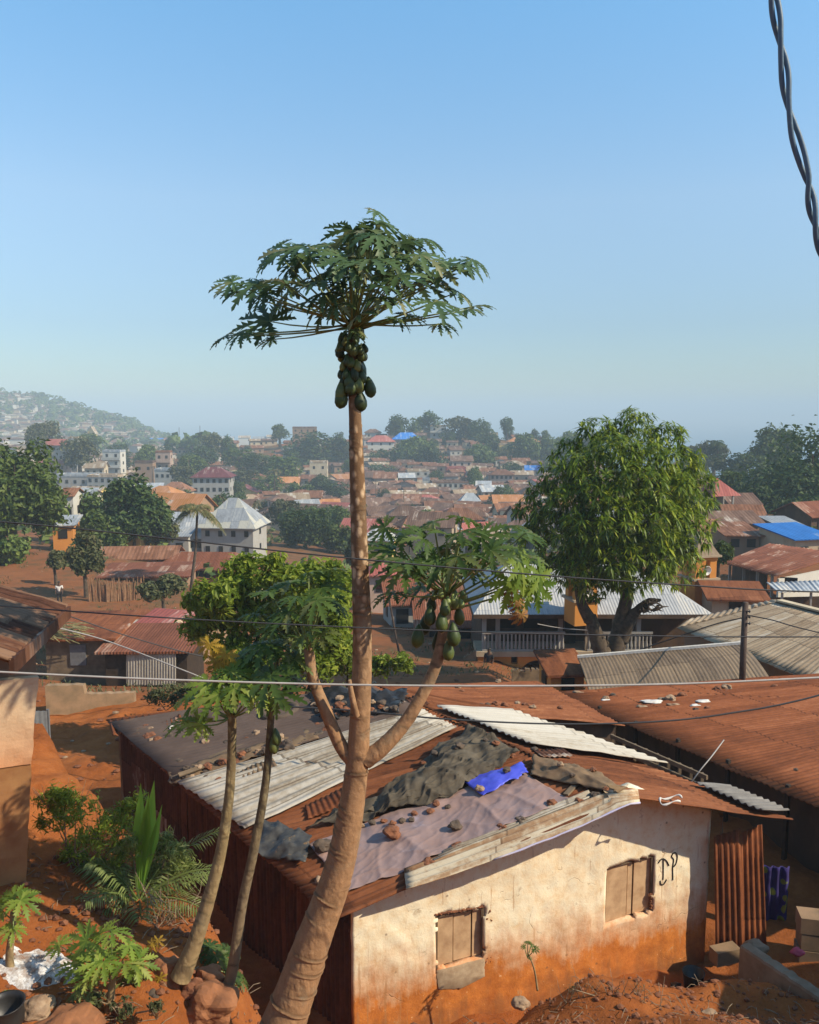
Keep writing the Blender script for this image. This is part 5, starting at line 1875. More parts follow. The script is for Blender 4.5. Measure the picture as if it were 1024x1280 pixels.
# ------------------------------------------------------------------ houses
def house(base, w, dp, h, rot, roof, rm, wm, label, group=None, storeys=1, nwin=2, over=.5, rise=1.2, foot=2.5, name='house', door=False, cat='house', win=(.9, 1.0), sidewin=1, balcony=False, parapet=False, winmat=None, roof_label=None, single=False):
    """front wall is the local -y side; base is the middle of the footprint"""
    bx, by, bz = base
    ca, sa = math.cos(rot), math.sin(rot)

    def T_(x, y, z):
        return V(bx + x * ca - y * sa, by + x * sa + y * ca, bz + z)
    rot_ = rot
    x, y = w / 2, dp / 2
    wb, rb = MB(), MB()
    sides = [T_(-x, -y, -foot), T_(x, -y, -foot), T_(x, y, -foot), T_(-x, y, -foot)]
    tops = [T_(-x, -y, h), T_(x, -y, h), T_(x, y, h), T_(-x, y, h)]
    wb.hexa(sides + tops)
    th = .1
    if roof == 'gable':            # ridge along x
        wb.add([T_(-x, -y, h), T_(-x, y, h), T_(-x, 0, h + rise * .93)], [(0, 2, 1)])
        wb.add([T_(x, -y, h), T_(x, y, h), T_(x, 0, h + rise * .93)], [(0, 1, 2)])
        e = over
        dz = rise / y * e
        for s in (-1, 1):
            P = [T_(-x - e, s * (y + e), h - dz), T_(x + e, s * (y + e), h - dz), T_(x + e, 0, h + rise), T_(-x - e, 0, h + rise)]
            Q_ = [p + V(0, 0, th) for p in P]
            sl_ = math.hypot(y + e, rise + dz)
            uv = [(0, sl_), (w + 2 * e, sl_), (w + 2 * e, 0), (0, 0)] * 2
            rb.add(P + Q_, [(3, 2, 1, 0), (4, 5, 6, 7), (0, 1, 5, 4), (1, 2, 6, 5), (2, 3, 7, 6), (3, 0, 4, 7)], 0, uv)
    elif roof == 'gable_y':        # ridge along y, gable faces the front
        wb.add([T_(-x, -y, h), T_(x, -y, h), T_(0, -y, h + rise * .93)], [(0, 1, 2)])
        wb.add([T_(-x, y, h), T_(x, y, h), T_(0, y, h + rise * .93)], [(0, 2, 1)])
        e = over
        dz = rise / x * e
        for s in (-1, 1):
            P = [T_(s * (x + e), -y - e, h - dz), T_(s * (x + e), y + e, h - dz), T_(0, y + e, h + rise), T_(0, -y - e, h + rise)]
            Q_ = [p + V(0, 0, th) for p in P]
            sl_ = math.hypot(x + e, rise + dz)
            uv = [(0, sl_), (dp + 2 * e, sl_), (dp + 2 * e, 0), (0, 0)] * 2
            rb.add(P + Q_, [(3, 2, 1, 0), (4, 5, 6, 7), (0, 1, 5, 4), (1, 2, 6, 5), (2, 3, 7, 6), (3, 0, 4, 7)], 0, uv)
    elif roof == 'hip':
        e = over
        X, Y_ = x + e, y + e
        k = max(0.0, X - Y_ * .95)
        ky = max(0.0, Y_ - X * .95) if k == 0 else 0
        dz = -.12
        P = [T_(-X, -Y_, h + dz), T_(X, -Y_, h + dz), T_(X, Y_, h + dz), T_(-X, Y_, h + dz), T_(-k, -ky, h + rise), T_(k, ky, h + rise)]
        Pl = [p - V(0, 0, th) for p in P[:4]]
        for f, ln in (((0, 1, 5, 4), 2 * X), ((2, 3, 4, 5), 2 * X)):
            s2 = math.hypot(Y_, rise)
            rb.add([P[i] for i in f], [(0, 1, 2, 3)], 0, [(0, s2), (ln, s2), (X + k, 0), (X - k, 0)])
        for f in ((1, 2, 5), (3, 0, 4)):
            rb.add([P[i] for i in f], [(0, 1, 2)], 0, [(0, s2), (2 * Y_, s2), (Y_, 0)])
        rb.add(P[:4] + Pl, [(0, 1, 5, 4), (1, 2, 6, 5), (2, 3, 7, 6), (3, 0, 4, 7), (7, 6, 5, 4)])
    elif roof == 'mono':           # low at the front
        e = over
        dz = rise / dp * e
        P = [T_(-x - e, -y - e, h - dz + .02), T_(x + e, -y - e, h - dz + .02), T_(x + e, y + e, h + rise + dz), T_(-x - e, y + e, h + rise + dz)]
        Q_ = [p + V(0, 0, th) for p in P]
        s2 = dp + 2 * e
        uv = [(0, s2), (w + 2 * e, s2), (w + 2 * e, 0), (0, 0)] * 2
        rb.add(P + Q_, [(3, 2, 1, 0), (4, 5, 6, 7), (0, 1, 5, 4), (1, 2, 6, 5), (2, 3, 7, 6), (3, 0, 4, 7)], 0, uv)
        wb.add([T_(-x, -y, h), T_(-x, y, h), T_(-x, y, h + rise)], [(0, 2, 1)])
        wb.add([T_(x, -y, h), T_(x, y, h), T_(x, y, h + rise)], [(0, 1, 2)])
        wb.add([T_(-x, y, h), T_(x, y, h), T_(x, y, h + rise), T_(-x, y, h + rise)], [(3, 2, 1, 0)])
    else:                          # flat slab with a low parapet
        c = T_(0, 0, h + .11)
        rb.box(tuple(c), (w + 2 * over, dp + 2 * over, .22), rot_)
        if parapet:
            for (px_, py_, sx, sy) in ((0, -y + .1, w, .15), (0, y - .1, w, .15), (-x + .1, 0, .15, dp), (x - .1, 0, .15, dp)):
                c = T_(px_, py_, h + .5)
                rb.box(tuple(c), (sx, sy, .56), rot_)
    if single:
        wb.add(rb.v, rb.f, 1, rb.uv)
        o = wb.build(name, [wm, rm], None, loc=base)
        return tag(o, label, cat, group)
    root = thing(name, label, cat, base, group)
    wb.build('wall', wm, root)
    ro = rb.build('roof', rm, root)
    if roof_label:
        ro['label'] = roof_label
    sh_ = h / storeys
    for st in range(storeys):
        zc = sh_ * st + sh_ * .55
        for k in range(nwin):
            xx = -x + w * (k + .5) / nwin
            if door and st == 0 and k == nwin // 2:
                b = MB()
                b.box(tuple(T_(xx, -y - .02, 1.0)), (1.0, .1, 2.0), rot_)
                b.build('door', M['opening'], root)
                continue
            b = MB()
            b.box(tuple(T_(xx, -y - .02, zc)), (win[0], .1, min(win[1], sh_ * .6)), rot_)
            b.build('window', winmat or M['opening'], root)
        for k in range(sidewin):
            for s in (-1, 1):
                yy = -y + dp * (k + .5) / sidewin
                if (T_(s * x, 0, 0) - V(bx, by, bz)).dot(V(-bx, -by, 0)) < 0:
                    continue
                b = MB()
                b.box(tuple(T_(s * (x + .02), yy, zc)), (.1, win[0], min(win[1], sh_ * .6)), rot_)
                b.build('window', winmat or M['opening'], root)
    if balcony:
        for st in range(1, storeys):
            b = MB()
            b.box(tuple(T_(0, -y - .6, sh_ * st)), (w + .2, 1.2, .18), rot_)
            b.box(tuple(T_(0, -y - 1.15, sh_ * st + .5)), (w + .2, .1, .8), rot_)
            b.build('balcony', wm, root)
    return root


def hp(px, py, d, wpx, **kw):
    """house whose front foot shows at (px, py) at distance d, wpx wide"""
    p = W(px, py, d)
    w = wpx / F * d
    dp = kw.pop('dp', w * .7)
    return house((p.x, p.y + dp / 2, p.z), w, dp, kw.pop('h'), kw.pop('rot', 0.0), **kw)


# ---------------- the building at the left edge
lb = thing('plastered_house', 'tall corner of an orange plastered house with striped rusty roof', 'house', V(-4.6, 9.2, 3.6))
mb = MB()
# grid wall facing the camera's right: roof shade painted on top, plastered middle, tree shade painted below
def lwall(pxa, pya, pxb, pyb, da, db, mat, nm, thick=.0):
    pass


c_t, c_m, c_l, c_b = W(47, 812, 9.35), W(48, 846, 9.3), W(40, 955, 9.25), W(27, 1105, 9.2)
wd = V(-.94, -.34, 0)          # wall runs off to the left, towards the camera
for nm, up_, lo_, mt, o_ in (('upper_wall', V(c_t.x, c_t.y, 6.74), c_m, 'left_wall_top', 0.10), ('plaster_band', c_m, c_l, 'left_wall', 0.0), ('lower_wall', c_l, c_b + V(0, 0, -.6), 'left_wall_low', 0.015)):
    b = MB()
    nI, nJ = 40, 24
    vs, fs = [], []
    inn = V(-.6, .8, 0)
    for j in range(nJ + 1):
        for i in range(nI + 1):
            e = up_.lerp(lo_, j / nJ)
            p = e + wd * (4.0 * i / nI) + inn * o_
            p = p + inn * (.02 * mnoise.noise(p * 2.5) + .008 * mnoise.noise(p * 9))
            if i == 0:
                p = p + wd * (.015 * mnoise.noise(p * 6))
            vs.append(p)
    for j in range(nJ):
        for i in range(nI):
            a = j * (nI + 1) + i
            fs.append((a, a + nI + 1, a + nI + 2, a + 1))
    # return wall going back from the corner
    o2 = len(vs)
    for j in range(nJ + 1):
        e = vs[j * (nI + 1)]
        vs.append(e + V(-2.6, 4.0, 0))
    for j in range(nJ):
        a, c = j * (nI + 1), (j + 1) * (nI + 1)
        fs.append((a, o2 + j, o2 + j + 1, c))
    b.add(vs, fs)
    # cap along the top of the band where it steps out
    b.add([vs[0], vs[nI], vs[nI] + inn * .3, vs[0] + inn * .3], [(0, 1, 2, 3)])
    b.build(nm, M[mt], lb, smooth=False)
mb = MB()
e0, e1 = W(86, 757, 11.2), W(14, 822, 7.8)
patch(mb, e1, e0, e0 + V(-3.6, .6, .95), e1 + V(-3.6, .6, .95), .02, .15, nv=10, wob=.05, seed=61, jag=.05)
mb.build('roof', M['rust_left'], lb, smooth=True, solid=.05)
mb = MB()
mb.bar(e1 + V(.0, 0, -.09), e0 + V(0, 0, -.09), .05, .16)
mb.build('fascia', M['rust_dark'], lb)

# grey metal door leaf standing in the yard
p = W(52, 985, 19.4)
gd = thing('metal_gate', 'dark grey ribbed metal gate leaf standing in the orange yard', 'gate', p)
mb = MB()
a, b_ = W(42, 987, 19.2), W(65, 985, 19.6)
patch(mb, a, b_, b_ + V(0, 0, 2.0), a + V(0, 0, 2.0), .015, .14, nv=3)
mb.build('panel', M['metal_grey'], gd, solid=.03)
mb = MB()
for q in (a, b_):
    mb.bar(q, q + V(0, 0, 2.05), .06, .06)
mb.build('frame', M['metal_grey'], gd)
mb = MB()
for k in range(2):
    mb.box(tuple(W(48 + 12 * k, 996, 19.2) + V(0, 0, 0)), (.5, .3, .28), .1)
mb.build('block_step', M['stone'], gd)

# low block wall
bw = MB()
a, b_ = W(58, 890, 24.4), W(168, 886, 25.6)
N_ = 60
vs, fs = [], []
for i in range(N_ + 1):
    t = i / N_
    q = a.lerp(b_, t)
    ht = .98 if t < .42 else .68
    ht += .05 * mnoise.noise(V(t * 14, 2, 2))
    for (dy, z) in ((0, -.9), (0, ht), (.22, ht), (.22, -.9)):
        vs.append(q + V(0, dy, z - .15))
for i in range(N_):
    for k in range(3):
        a_ = i * 4 + k
        fs.append((a_, a_ + 1, a_ + 5, a_ + 4))
fs += [(3, 2, 1, 0), (N_ * 4, N_ * 4 + 1, N_ * 4 + 2, N_ * 4 + 3)]
bw.add(vs, fs)
o = bw.build('block_wall', M['mudwall'], None)
tag(o, 'low crumbling mud block wall stepping down across the orange yard', 'wall')

# sheds on the left
hp(97, 842, 36, 82, h=1.6, dp=3.4, rot=.05, roof='mono', rm=M['rust'], wm=M['wood'], rise=.15, over=.35, nwin=1, door=False, sidewin=0, win=(.7, 1.5), winmat=M['metal_grey'], label='grey plank shed with brown sheet roof and a heap of dry leaves', name='plank_shed', cat='shed')
s2 = hp(182, 856, 35, 104, h=1.5, dp=3.4, rot=.04, roof='mono', rm=M['brown_roof'], wm=M['wood_dark'], rise=.2, over=.35, nwin=0, sidewin=0, label='shed with pale corrugated front and a brown lean to roof', name='sheet_shed', cat='shed')
mb = MB()
patch(mb, W(158, 857, 34.8), W(220, 856, 34.8), W(220, 817, 34.8), W(158, 816, 34.8), .02, .12, nv=2)
mb.build('front_sheet', M['corr_white'], s2, solid=.02)
hp(214, 826, 41, 80, h=1.2, dp=5.0, rot=-.42, roof='gable', rm=M['red_roof'], wm=WALLS['brown'], rise=.7, over=.3, nwin=0, sidewin=0, label='house with faded red sheet roof beside the bright leafy tree', name='house')
hp(112, 824, 41, 84, h=1.1, dp=4.0, rot=.1, roof='mono', rm=M['rust'], wm=WALLS['dark'], rise=.3, over=.3, nwin=1, sidewin=0, label='dark walled shack with debris strewn rusty roof', name='shack', cat='house')
mb = MB()
th_ = W(66, 792, 35.6)
for k in range(70):
    p = th_ + V(rng.uniform(-.9, 1.0), rng.uniform(-.5, .4), rng.uniform(-.1, .45))
    q = p + V(rng.uniform(.4, 1.2), rng.uniform(-.3, .3), rng.uniform(-.3, .12))
    mb.tube([p, p.lerp(q, .5) + V(0, 0, .05), q], [.02, .03, .012], 4)
o = mb.build('leaf_heap', M['thatch'], None)
tag(o, 'heap of dry palm leaves on the plank shed roof', 'leaf heap')
for k in range(6):
    p = W(98 + k * 4.5 + rng.uniform(-3, 3), 782 + rng.uniform(-4, 6), 41.6)
    b = MB()
    b.blob(p + V(0, 0, .1), (.22, .16, .08), seed=k + 300, n=1, amp=.5)
    tag(b.build('scrap', M['white'], None), 'pale scrap lying on the debris strewn rusty roof', 'scrap', 'scraps on the far shack roof')
# twin old dishes by the leafy tree
def dish(px, py, d, r, face, label, mat='dishpale', pole=True):
    p = W(px, py, d)
    t = thing('satellite_dish', label, 'satellite dish', p + V(0, 0, -1.0))
    b = MB()
    f = V(*face).normalized()
    x = f.orthogonal().normalized()
    y = f.cross(x)
    vs, fs = [p - f * r * .22], []
    for j in range(1, 5):
        for k in range(20):
            a = 6.2832 * k / 20
            rr_ = r * j / 4
            vs.append(p + (x * math.cos(a) + y * math.sin(a)) * rr_ + f * (r * .22 * ((j / 4) ** 2 - 1)))
    for k in range(20):
        fs.append((0, 1 + k, 1 + (k + 1) % 20))
        for j in range(3):
            a, c = 1 + j * 20 + k, 1 + j * 20 + (k + 1) % 20
            fs.append((a, a + 20, c + 20, c))
    b.add(vs, fs)
    b.build('reflector', M[mat], t, smooth=True, solid=.03)
    b = MB()
    b.tube([p - f * r * .25, p - f * r * .4 + V(0, 0, -.3), p + V(0, 0, -1.0) - f * r * .4], .04, 6)
    b.tube([p - y * r * .9, p + f * r * .7], .02, 5)
    b.blob(p + f * r * .72, (.06, .06, .06), n=1, amp=.1)
    b.build('mount', M['metal_grey'], t)


dish(224, 781, 40, .24, (.55, -.8, .35), 'upper of two old cream dishes above the lean to roof')
dish(232, 788, 40, .28, (.6, -.75, .3), 'lower of two old cream dishes above the lean to roof')
dish(600, 785, 60, .62, (-.35, -.9, .3), 'white satellite dish between the fruit cluster and the veranda', 'white')

# stick fence
sf = MB()
a, b_ = W(108, 756, 60), W(178, 754, 62)
for k in range(60):
    t = k / 59
    q = a.lerp(b_, t) + V(rng.uniform(-.03, .03), rng.uniform(-.1, .1) + 1.2 * abs(t - .4), 0)
    hgt = rng.uniform(1.35, 2.05)
    tp = q + V(rng.uniform(-.12, .12), rng.uniform(-.1, .1), hgt)
    sf.tube([q + V(0, 0, -.6), q.lerp(tp, .5), tp], [.05, .045, .03], 5)
o = sf.build('stick_fence', plain('fence_stick', (0.30, 0.17, 0.09), .9, .5, 4, col2=(.17, .085, .045)), None)
tag(o, 'fence of upright split sticks below the brown roofed row', 'fence')
# brown roofed row
for (px, py, d, w_, hh, rs, lab, rm_m, wm_m, rot, rf) in [
    (180, 742, 70, 104, 1.5, .3, 'long low house with patched rusty roof behind the stick fence', 'brown_roof', 'brown', .08, 'mono'),
    (255, 730, 78, 122, 1.6, 1.2, 'broad brown hipped roof house in front of the grey house', 'brown_roof', 'dark', -.05, 'hip'),
    (168, 716, 84, 92, 1.6, .8, 'low house with pale patches on its rusty roof by the olive tree', 'far_rust', 'brown', .1, 'gable'),
    (152, 692, 98, 48, 2.6, 1.0, 'yellow fronted house under a rusty roof between dark trees', 'far_rust', 'yellow', .0, 'gable'),
    (290, 748, 66, 50, 1.3, .8, 'cream gabled house end half hidden by the leafy tree', 'brown_roof', 'tan', -.3, 'gable_y'),
    (118, 740, 74, 18, 1.6, .4, 'tiny lean to with a pale post beside the red path', 'far_rust', 'brown', .1, 'mono')]:
    hp(px, py, d, w_, h=hh, dp=4.2 if w_ > 30 else 2, rot=rot, roof=rf, rm=M[rm_m], wm=WALLS[wm_m], rise=rs, over=.5, nwin=3 if w_ > 60 else 1, sidewin=0, label=lab, win=(.8, .9))
# orange terrace house and thin tower behind the tree
hp(72, 680, 88, 24, h=2.0, dp=5, rot=.25, roof='mono', rm=M['far_grey'], wm=WALLS['orange'], rise=.4, over=.4, nwin=1, label='small orange house in sun beside the big left tree')
hp(84, 662, 100, 14, h=4.2, dp=4, rot=.1, roof='gable', rm=M['far_rust'], wm=WALLS['white'], rise=.7, over=.3, nwin=1, storeys=1, label='narrow white house with rusty roof between the left trees')

# grey two part house with tall hipped sheet roof
gp = W(288, 697, 112)
gh = house((gp.x, gp.y + 3.2, gp.z), 7.4, 6.4, 4.3, -.12, 'hip', M['grey_roof'], WALLS['palegrey'], 'pale grey house with a steep patched zinc roof among brown roofs', name='house', rise=3.7, over=.55, nwin=4, storeys=2, win=(.6, .8), roof_label='steep zinc roof with cream patches')
gp = W(240, 696, 114)
house((gp.x, gp.y + 3, gp.z), 5.6, 6.0, 3.2, -.1, 'gable', M['far_grey'], WALLS['bluegrey'], 'bluish grey house wing behind the coconut palm', rise=2.7, over=.6, nwin=2, win=(.9, .9))
gp = W(226, 697, 112)
house((gp.x, gp.y + 1.2, gp.z), 2.6, 2.4, 3.0, -.1, 'mono', M['far_grey'], WALLS['white'], 'small white annex with a dark window left of the coconut palm', rise=.7, over=.35, nwin=1, win=(1.0, .8))
gp = W(222, 655, 128)
house((gp.x, gp.y + 3, gp.z - 3), 8, 6, 5.5, -.3, 'gable', M['far_orange'], WALLS['brown'], 'house with orange roof showing behind the coconut palm', rise=2.0, over=.5, nwin=2)

# centre, behind the second papaya crown
hp(510, 792, 58, 56, h=2.4, dp=5, rot=.15, roof='gable', rm=M['brown_roof'], wm=WALLS['palegrey'], rise=1.1, over=.5, nwin=2, label='grey white house seen between the thick trunk and the fruit cluster', win=(.9, 1.1))
hp(475, 752, 66, 32, h=2.4, dp=2.2, rot=.1, roof='hip', rm=M['red_roof'], wm=WALLS['pink'], rise=.75, over=.4, nwin=1, label='small house with rounded red roof beside the thick trunk')
hp(560, 812, 52, 74, h=1.7, dp=5, rot=.05, roof='gable', rm=M['brown_roof'], wm=WALLS['brown'], rise=1.1, over=.5, nwin=2, label='brown roofed low house left of the veranda building', win=(.8, .8))
hp(545, 780, 70, 70, h=2.0, dp=6, rot=-.1, roof='gable', rm=M['far_rust'], wm=WALLS['tan'], rise=1.2, over=.5, nwin=3, label='rusty roofed house behind the hanging papaya fruit')
hp(610, 772, 74, 60, h=2.2, dp=6, rot=.2, roof='gable', rm=M['far_rust2'], wm=WALLS['brown'], rise=1.2, over=.5, nwin=2, label='brown house hidden behind the veranda building and pale leaves')
# leaning thin pole
lp = MB()
lp.tube([W(504, 842, 40), W(494, 790, 40.2), W(484, 735, 40.4)], [.06, .05, .045], 7)
o = lp.build('leaning_pole', M['pole'], None)
tag(o, 'thin dark pole leaning beside the thick papaya trunk', 'pole')

# ------------------------------------------------------------------ veranda building with the two orange towers
DM2 = 41.5
vb = thing('veranda_building', 'two storey building with balustraded veranda, zinc hip roof and orange towers', 'building', W(700, 862, DM2))
zE = W(600, 768, DM2).z
x0, x1 = W(592, 766, DM2).x, W(892, 772, DM2).x
yF, yB = DM2, DM2 + 9.5
zR = zE + 1.75
rb = MB()
pL, pR = V(x0 + 2.2, yF + 4.7, zR), V(x1 - 3.4, yF + 4.7, zR)
c4 = [V(x0, yF, zE), V(x1, yF, zE), V(x1, yB, zE), V(x0, yB, zE)]
rb.add([c4[0], c4[1], pR, pL], [(0, 1, 2, 3)], 0, [(0, 5), (x1 - x0, 5), (x1 - x0 - 3.4, 0), (2.2, 0)])
rb.add([c4[2], c4[3], pL, pR], [(0, 1, 2, 3)], 0, [(0, 5), (x1 - x0, 5), (x1 - x0 - 2, 0), (3.4, 0)])
rb.add([c4[1], c4[2], pR], [(0, 1, 2)], 0, [(0, 4), (9.5, 4), (4.7, 0)])
rb.add([c4[3], c4[0], pL], [(0, 1, 2)], 0, [(0, 4), (9.5, 4), (4.7, 0)])
rb.build('roof', M['mosque_roof'], vb, solid=.08)
fb_ = MB()
for (a, b_) in ((c4[0], c4[1]), (c4[0], c4[3]), (c4[1], c4[2])):
    fb_.bar(a + V(0, 0, -.12), b_ + V(0, 0, -.12), .06, .2)
fb_.build('fascia', WALLS['dark'], vb)
zF = W(650, 816, DM2).z       # veranda floor
zG = zF - 2.6
wb = MB()
wb.hexa([V(x0 + .6, yF + 2.2, zG - 2), V(x1 - .6, yF + 2.2, zG - 2), V(x1 - .6, yB - .5, zG - 2), V(x0 + .6, yB - .5, zG - 2), V(x0 + .6, yF + 2.2, zE - .1), V(x1 - .6, yF + 2.2, zE - .1), V(x1 - .6, yB - .5, zE - .1), V(x0 + .6, yB - .5, zE - .1)])
wb.build('wall', WALLS['dark'], vb)
wb = MB()
sx0, sx1 = W(596, 818, DM2).x, W(740, 818, DM2).x
wb.hexa([V(sx0, yF + .2, zF - .28), V(sx1 + 3.4, yF + .2, zF - .28), V(sx1 + 3.4, yF + 2.3, zF - .28), V(sx0, yF + 2.3, zF - .28), V(sx0, yF + .2, zF), V(sx1 + 3.4, yF + .2, zF), V(sx1 + 3.4, yF + 2.3, zF), V(sx0, yF + 2.3, zF)])
wb.build('veranda_floor', WALLS['tan'], vb)
for px in (606, 623, 702, 736, 770, 800):
    q = W(px, 815, DM2)
    b = MB()
    b.box((q.x, yF + .45, (zF + zE - .1) / 2), (.22, .22, zE - .1 - zF))
    b.build('post', WALLS['tan'] if px == 736 else WALLS['grey'], vb)
b = MB()
bx0, bx1 = W(606, 815, DM2).x, W(705, 815, DM2).x
bx2, bx3 = W(738, 815, DM2).x, W(815, 815, DM2).x
for (xa, xb) in ((bx0, bx1), (bx2, bx3)):
    n_ = int((xb - xa) / .2)
    for k in range(n_ + 1):
        xx = xa + (xb - xa) * k / n_
        b.tube([(xx, yF + .35, zF), (xx, yF + .35, zF + .25), (xx, yF + .35, zF + .55), (xx, yF + .35, zF + .95)], [.05, .075, .045, .05], 6)
    b.bar((xa - .1, yF + .35, zF + .98), (xb + .1, yF + .35, zF + .98), .16, .12)
    b.bar((xa - .1, yF + .35, zF + .05), (xb + .1, yF + .35, zF + .05), .16, .1)
b.build('balustrade', WALLS['grey'], vb)
# arched ground floor in orange
b = MB()
for (pa, pb) in ((598, 640), (648, 700)):
    xa, xb = W(pa, 830, DM2).x, W(pb, 830, DM2).x
    n_ = 12
    for k in range(n_):
        t0, t1 = k / n_, (k + 1) / n_
        f0, f1 = abs(2 * t0 - 1) ** 2.5, abs(2 * t1 - 1) ** 2.5
        za, zb_ = zF - .28 - .22 - .75 * f0, zF - .28 - .22 - .75 * f1
        X0, X1 = xa + (xb - xa) * t0, xa + (xb - xa) * t1
        b.hexa([V(X0, yF + .3, za), V(X1, yF + .3, zb_), V(X1, yF + .6, zb_), V(X0, yF + .6, za), V(X0, yF + .3, zF - .285), V(X1, yF + .3, zF - .285), V(X1, yF + .6, zF - .285), V(X0, yF + .6, zF - .285)])
for px in (600, 644, 700):
    q = W(px, 850, DM2)
    b.box((q.x, yF + .45, zG + .6), (.4, .34, 2.6))
b.build('arcade', WALLS['orange'], vb)
b = MB()
b.box((W(720, 805, DM2).x, yF + 1.6, (zF + zE) / 2), (.6, .1, 1.9))
b.build('door', M['opening'], vb)
for px in (640, 672, 800):
    b = MB()
    b.box((W(px, 790, DM2).x, yF + 2.17, zF + 1.3), (.9, .1, 1.1))
    b.build('window', M['opening'], vb)


def tower(px, pyb, pyt, d, wpx, cap, label_part):
    q = W(px, pyb, d)
    w_ = wpx / F * d
    ht = W(px, pyt, d).z - q.z
    b = MB()
    # plinth, four corner piers and head so the bell openings are real holes
    fd = 4.4 if px > 800 else .5
    b.box((q.x, q.y + w_ / 2, q.z - fd / 2 + ht * .22), (w_ * 1.02, w_ * 1.02, fd + ht * .44), .25)
    pz = q.z + ht * .72
    ca, sa = math.cos(.25), math.sin(.25)
    for i in (-1, 1):
        for j in (-1, 1):
            ox, oy = i * w_ * .335, j * w_ * .335
            b.box((q.x + ox * ca - oy * sa, q.y + w_ / 2 + ox * sa + oy * ca, pz), (w_ * .30, w_ * .30, ht * .56), .25)
    b.box((q.x, q.y + w_ / 2, q.z + ht * 1.03), (w_ * 1.02, w_ * 1.02, ht * .1), .25)
    t_ = b.build('tower', WALLS['orange'], vb)
    b = MB()
    b.box((q.x, q.y + w_ / 2, q.z + ht * .46), (w_ * 1.22, w_ * 1.22, .12), .25)
    b.box((q.x, q.y + w_ / 2, q.z + ht * 1.1), (w_ * 1.25, w_ * 1.25, .12), .25)
    b.build('ledge', WALLS['tan'], t_)
    b = MB()
    b.box((q.x, q.y + w_ / 2, q.z + ht * 1.115 + cap / 2), (w_ * 1.15, w_ * 1.15, cap), .25, top=.06)
    b.build('pointed_cap', M['concrete'], t_)
    b = MB()
    hz_ = q.z + ht * .72
    f = V(.35, -.9, -.1).normalized()
    c = V(q.x + .12, q.y + w_ * .1, hz_)
    x = f.orthogonal().normalized()
    y = f.cross(x)
    prof = [(-.35, .06), (-.05, .09), (.12, .16), (.24, .28), (.26, .30)]
    vs, fs = [], []
    for z_, r_ in prof:
        for k in range(14):
            a = 6.2832 * k / 14
            vs.append(c + f * z_ + (x * math.cos(a) + y * math.sin(a)) * r_)
    for j in range(len(prof) - 1):
        for k in range(14):
            a, e = j * 14 + k, j * 14 + (k + 1) % 14
            fs.append((a, e, e + 14, a + 14))
    b.add(vs, fs)
    b.build('horn_speaker', M['white'], t_, smooth=True, solid=.02)


tower(878, 745, 700, 49.5, 31, 1.45, '')
tower(729, 770, 728, 40.4, 31, 1.3, '')

# orange lean-to and the tan barrel roofed house in front of it
hp(706, 868, 30, 44, h=.75, dp=1.6, rot=.12, roof='mono', rm=M['rust_main'], wm=WALLS['orange'], rise=.35, over=.2, nwin=1, sidewin=1, label='small orange outhouse in front of the mango trunk', win=(.5, .6))
tb = thing('house', 'house with bowed tan brown sheet roof and white ridge strip below the mango', 'house', W(850, 866, 27.5))
mb = MB()
TLp, TRp = W(722, 823, 30.5), W(927, 806, 29.5)
BLp, BRp = W(738, 872, 26.5), W(966, 853, 25.5)
nu_, nv_ = 260, 10
vs, fs, uv = [], [], []
Lu = (TRp - TLp).length
for j in range(nv_ + 1):
    for i in range(nu_ + 1):
        s, t = i / nu_, j / nv_
        p = TLp.lerp(TRp, s).lerp(BLp.lerp(BRp, s), t)
        p = p + V(0, 0, .12 * math.sin(math.pi * t) + .007 * math.sin(s * Lu / .13 * 6.2832))
        vs.append(p)
        uv.append((s * Lu, t * 3.6))
for j in range(nv_):
    for i in range(nu_):
        a = j * (nu_ + 1) + i
        fs.append((a, a + 1, a + nu_ + 2, a + nu_ + 1))
mb.add(vs, fs, 0, uv)
mb.build('roof', M['tan_roof_dark'], tb, smooth=True, solid=.02)
mb = MB()
mb.bar(TLp + V(0, .02, .05), TRp + V(0, .02, .05), .12, .13)
mb.build('ridge_strip', M['white'], tb)
mb = MB()
mb.hexa([V(BLp.x + .4, BLp.y + .4, -5), V(BRp.x - .3, BRp.y + .4, -5), V(TRp.x - .3, TRp.y - .3, -5), V(TLp.x + .4, TLp.y - .3, -5), V(BLp.x + .4, BLp.y + .4, BLp.z - .05), V(BRp.x - .3, BRp.y + .4, BRp.z - .05), V(TRp.x - .3, TRp.y - .3, TRp.z - .1), V(TLp.x + .4, TLp.y - .3, TLp.z - .1)])
mb.build('wall', WALLS['brown'], tb)

# big tan roof on the right
gq = [W(846, 785, 36), W(1120, 893, 23), W(1150, 796, 29.5), W(974, 752, 36)]
gt = thing('house', 'large house with pale tan sheet roof streaked by rusty seams at the right', 'house', V(gq[1].x, gq[1].y, -3))
mb = MB()
patch(mb, gq[0], gq[1], gq[2], gq[3], .009, .21, nv=8, wob=.03, seed=71, per=8)
mb.build('roof', M['tan_roof'], gt, smooth=True, solid=.02)
mb = MB()
far1, far2 = gq[3] + V(2.2, 5.5, -1.2), gq[2] + V(3.5, 5.0, -1.2)
patch(mb, gq[2], gq[3], far1, far2, .03, .42, nv=4, seed=72)
patch(mb, gq[3], gq[0], gq[0] + V(1, 1.5, 0), far1, .03, .42, nv=4, seed=73)
mb.build('roof', M['tan_roof'], gt, smooth=True, solid=.02)
mb = MB()
mb.bar(gq[3] + V(0, 0, .06), gq[2] + V(0, 0, .06), .34, .08)
mb.build('ridge_cap', WALLS['cream'], gt)
mb = MB()
a, b_ = gq[0] + V(.5, .35, 0), gq[1] + V(.5, .35, 0)
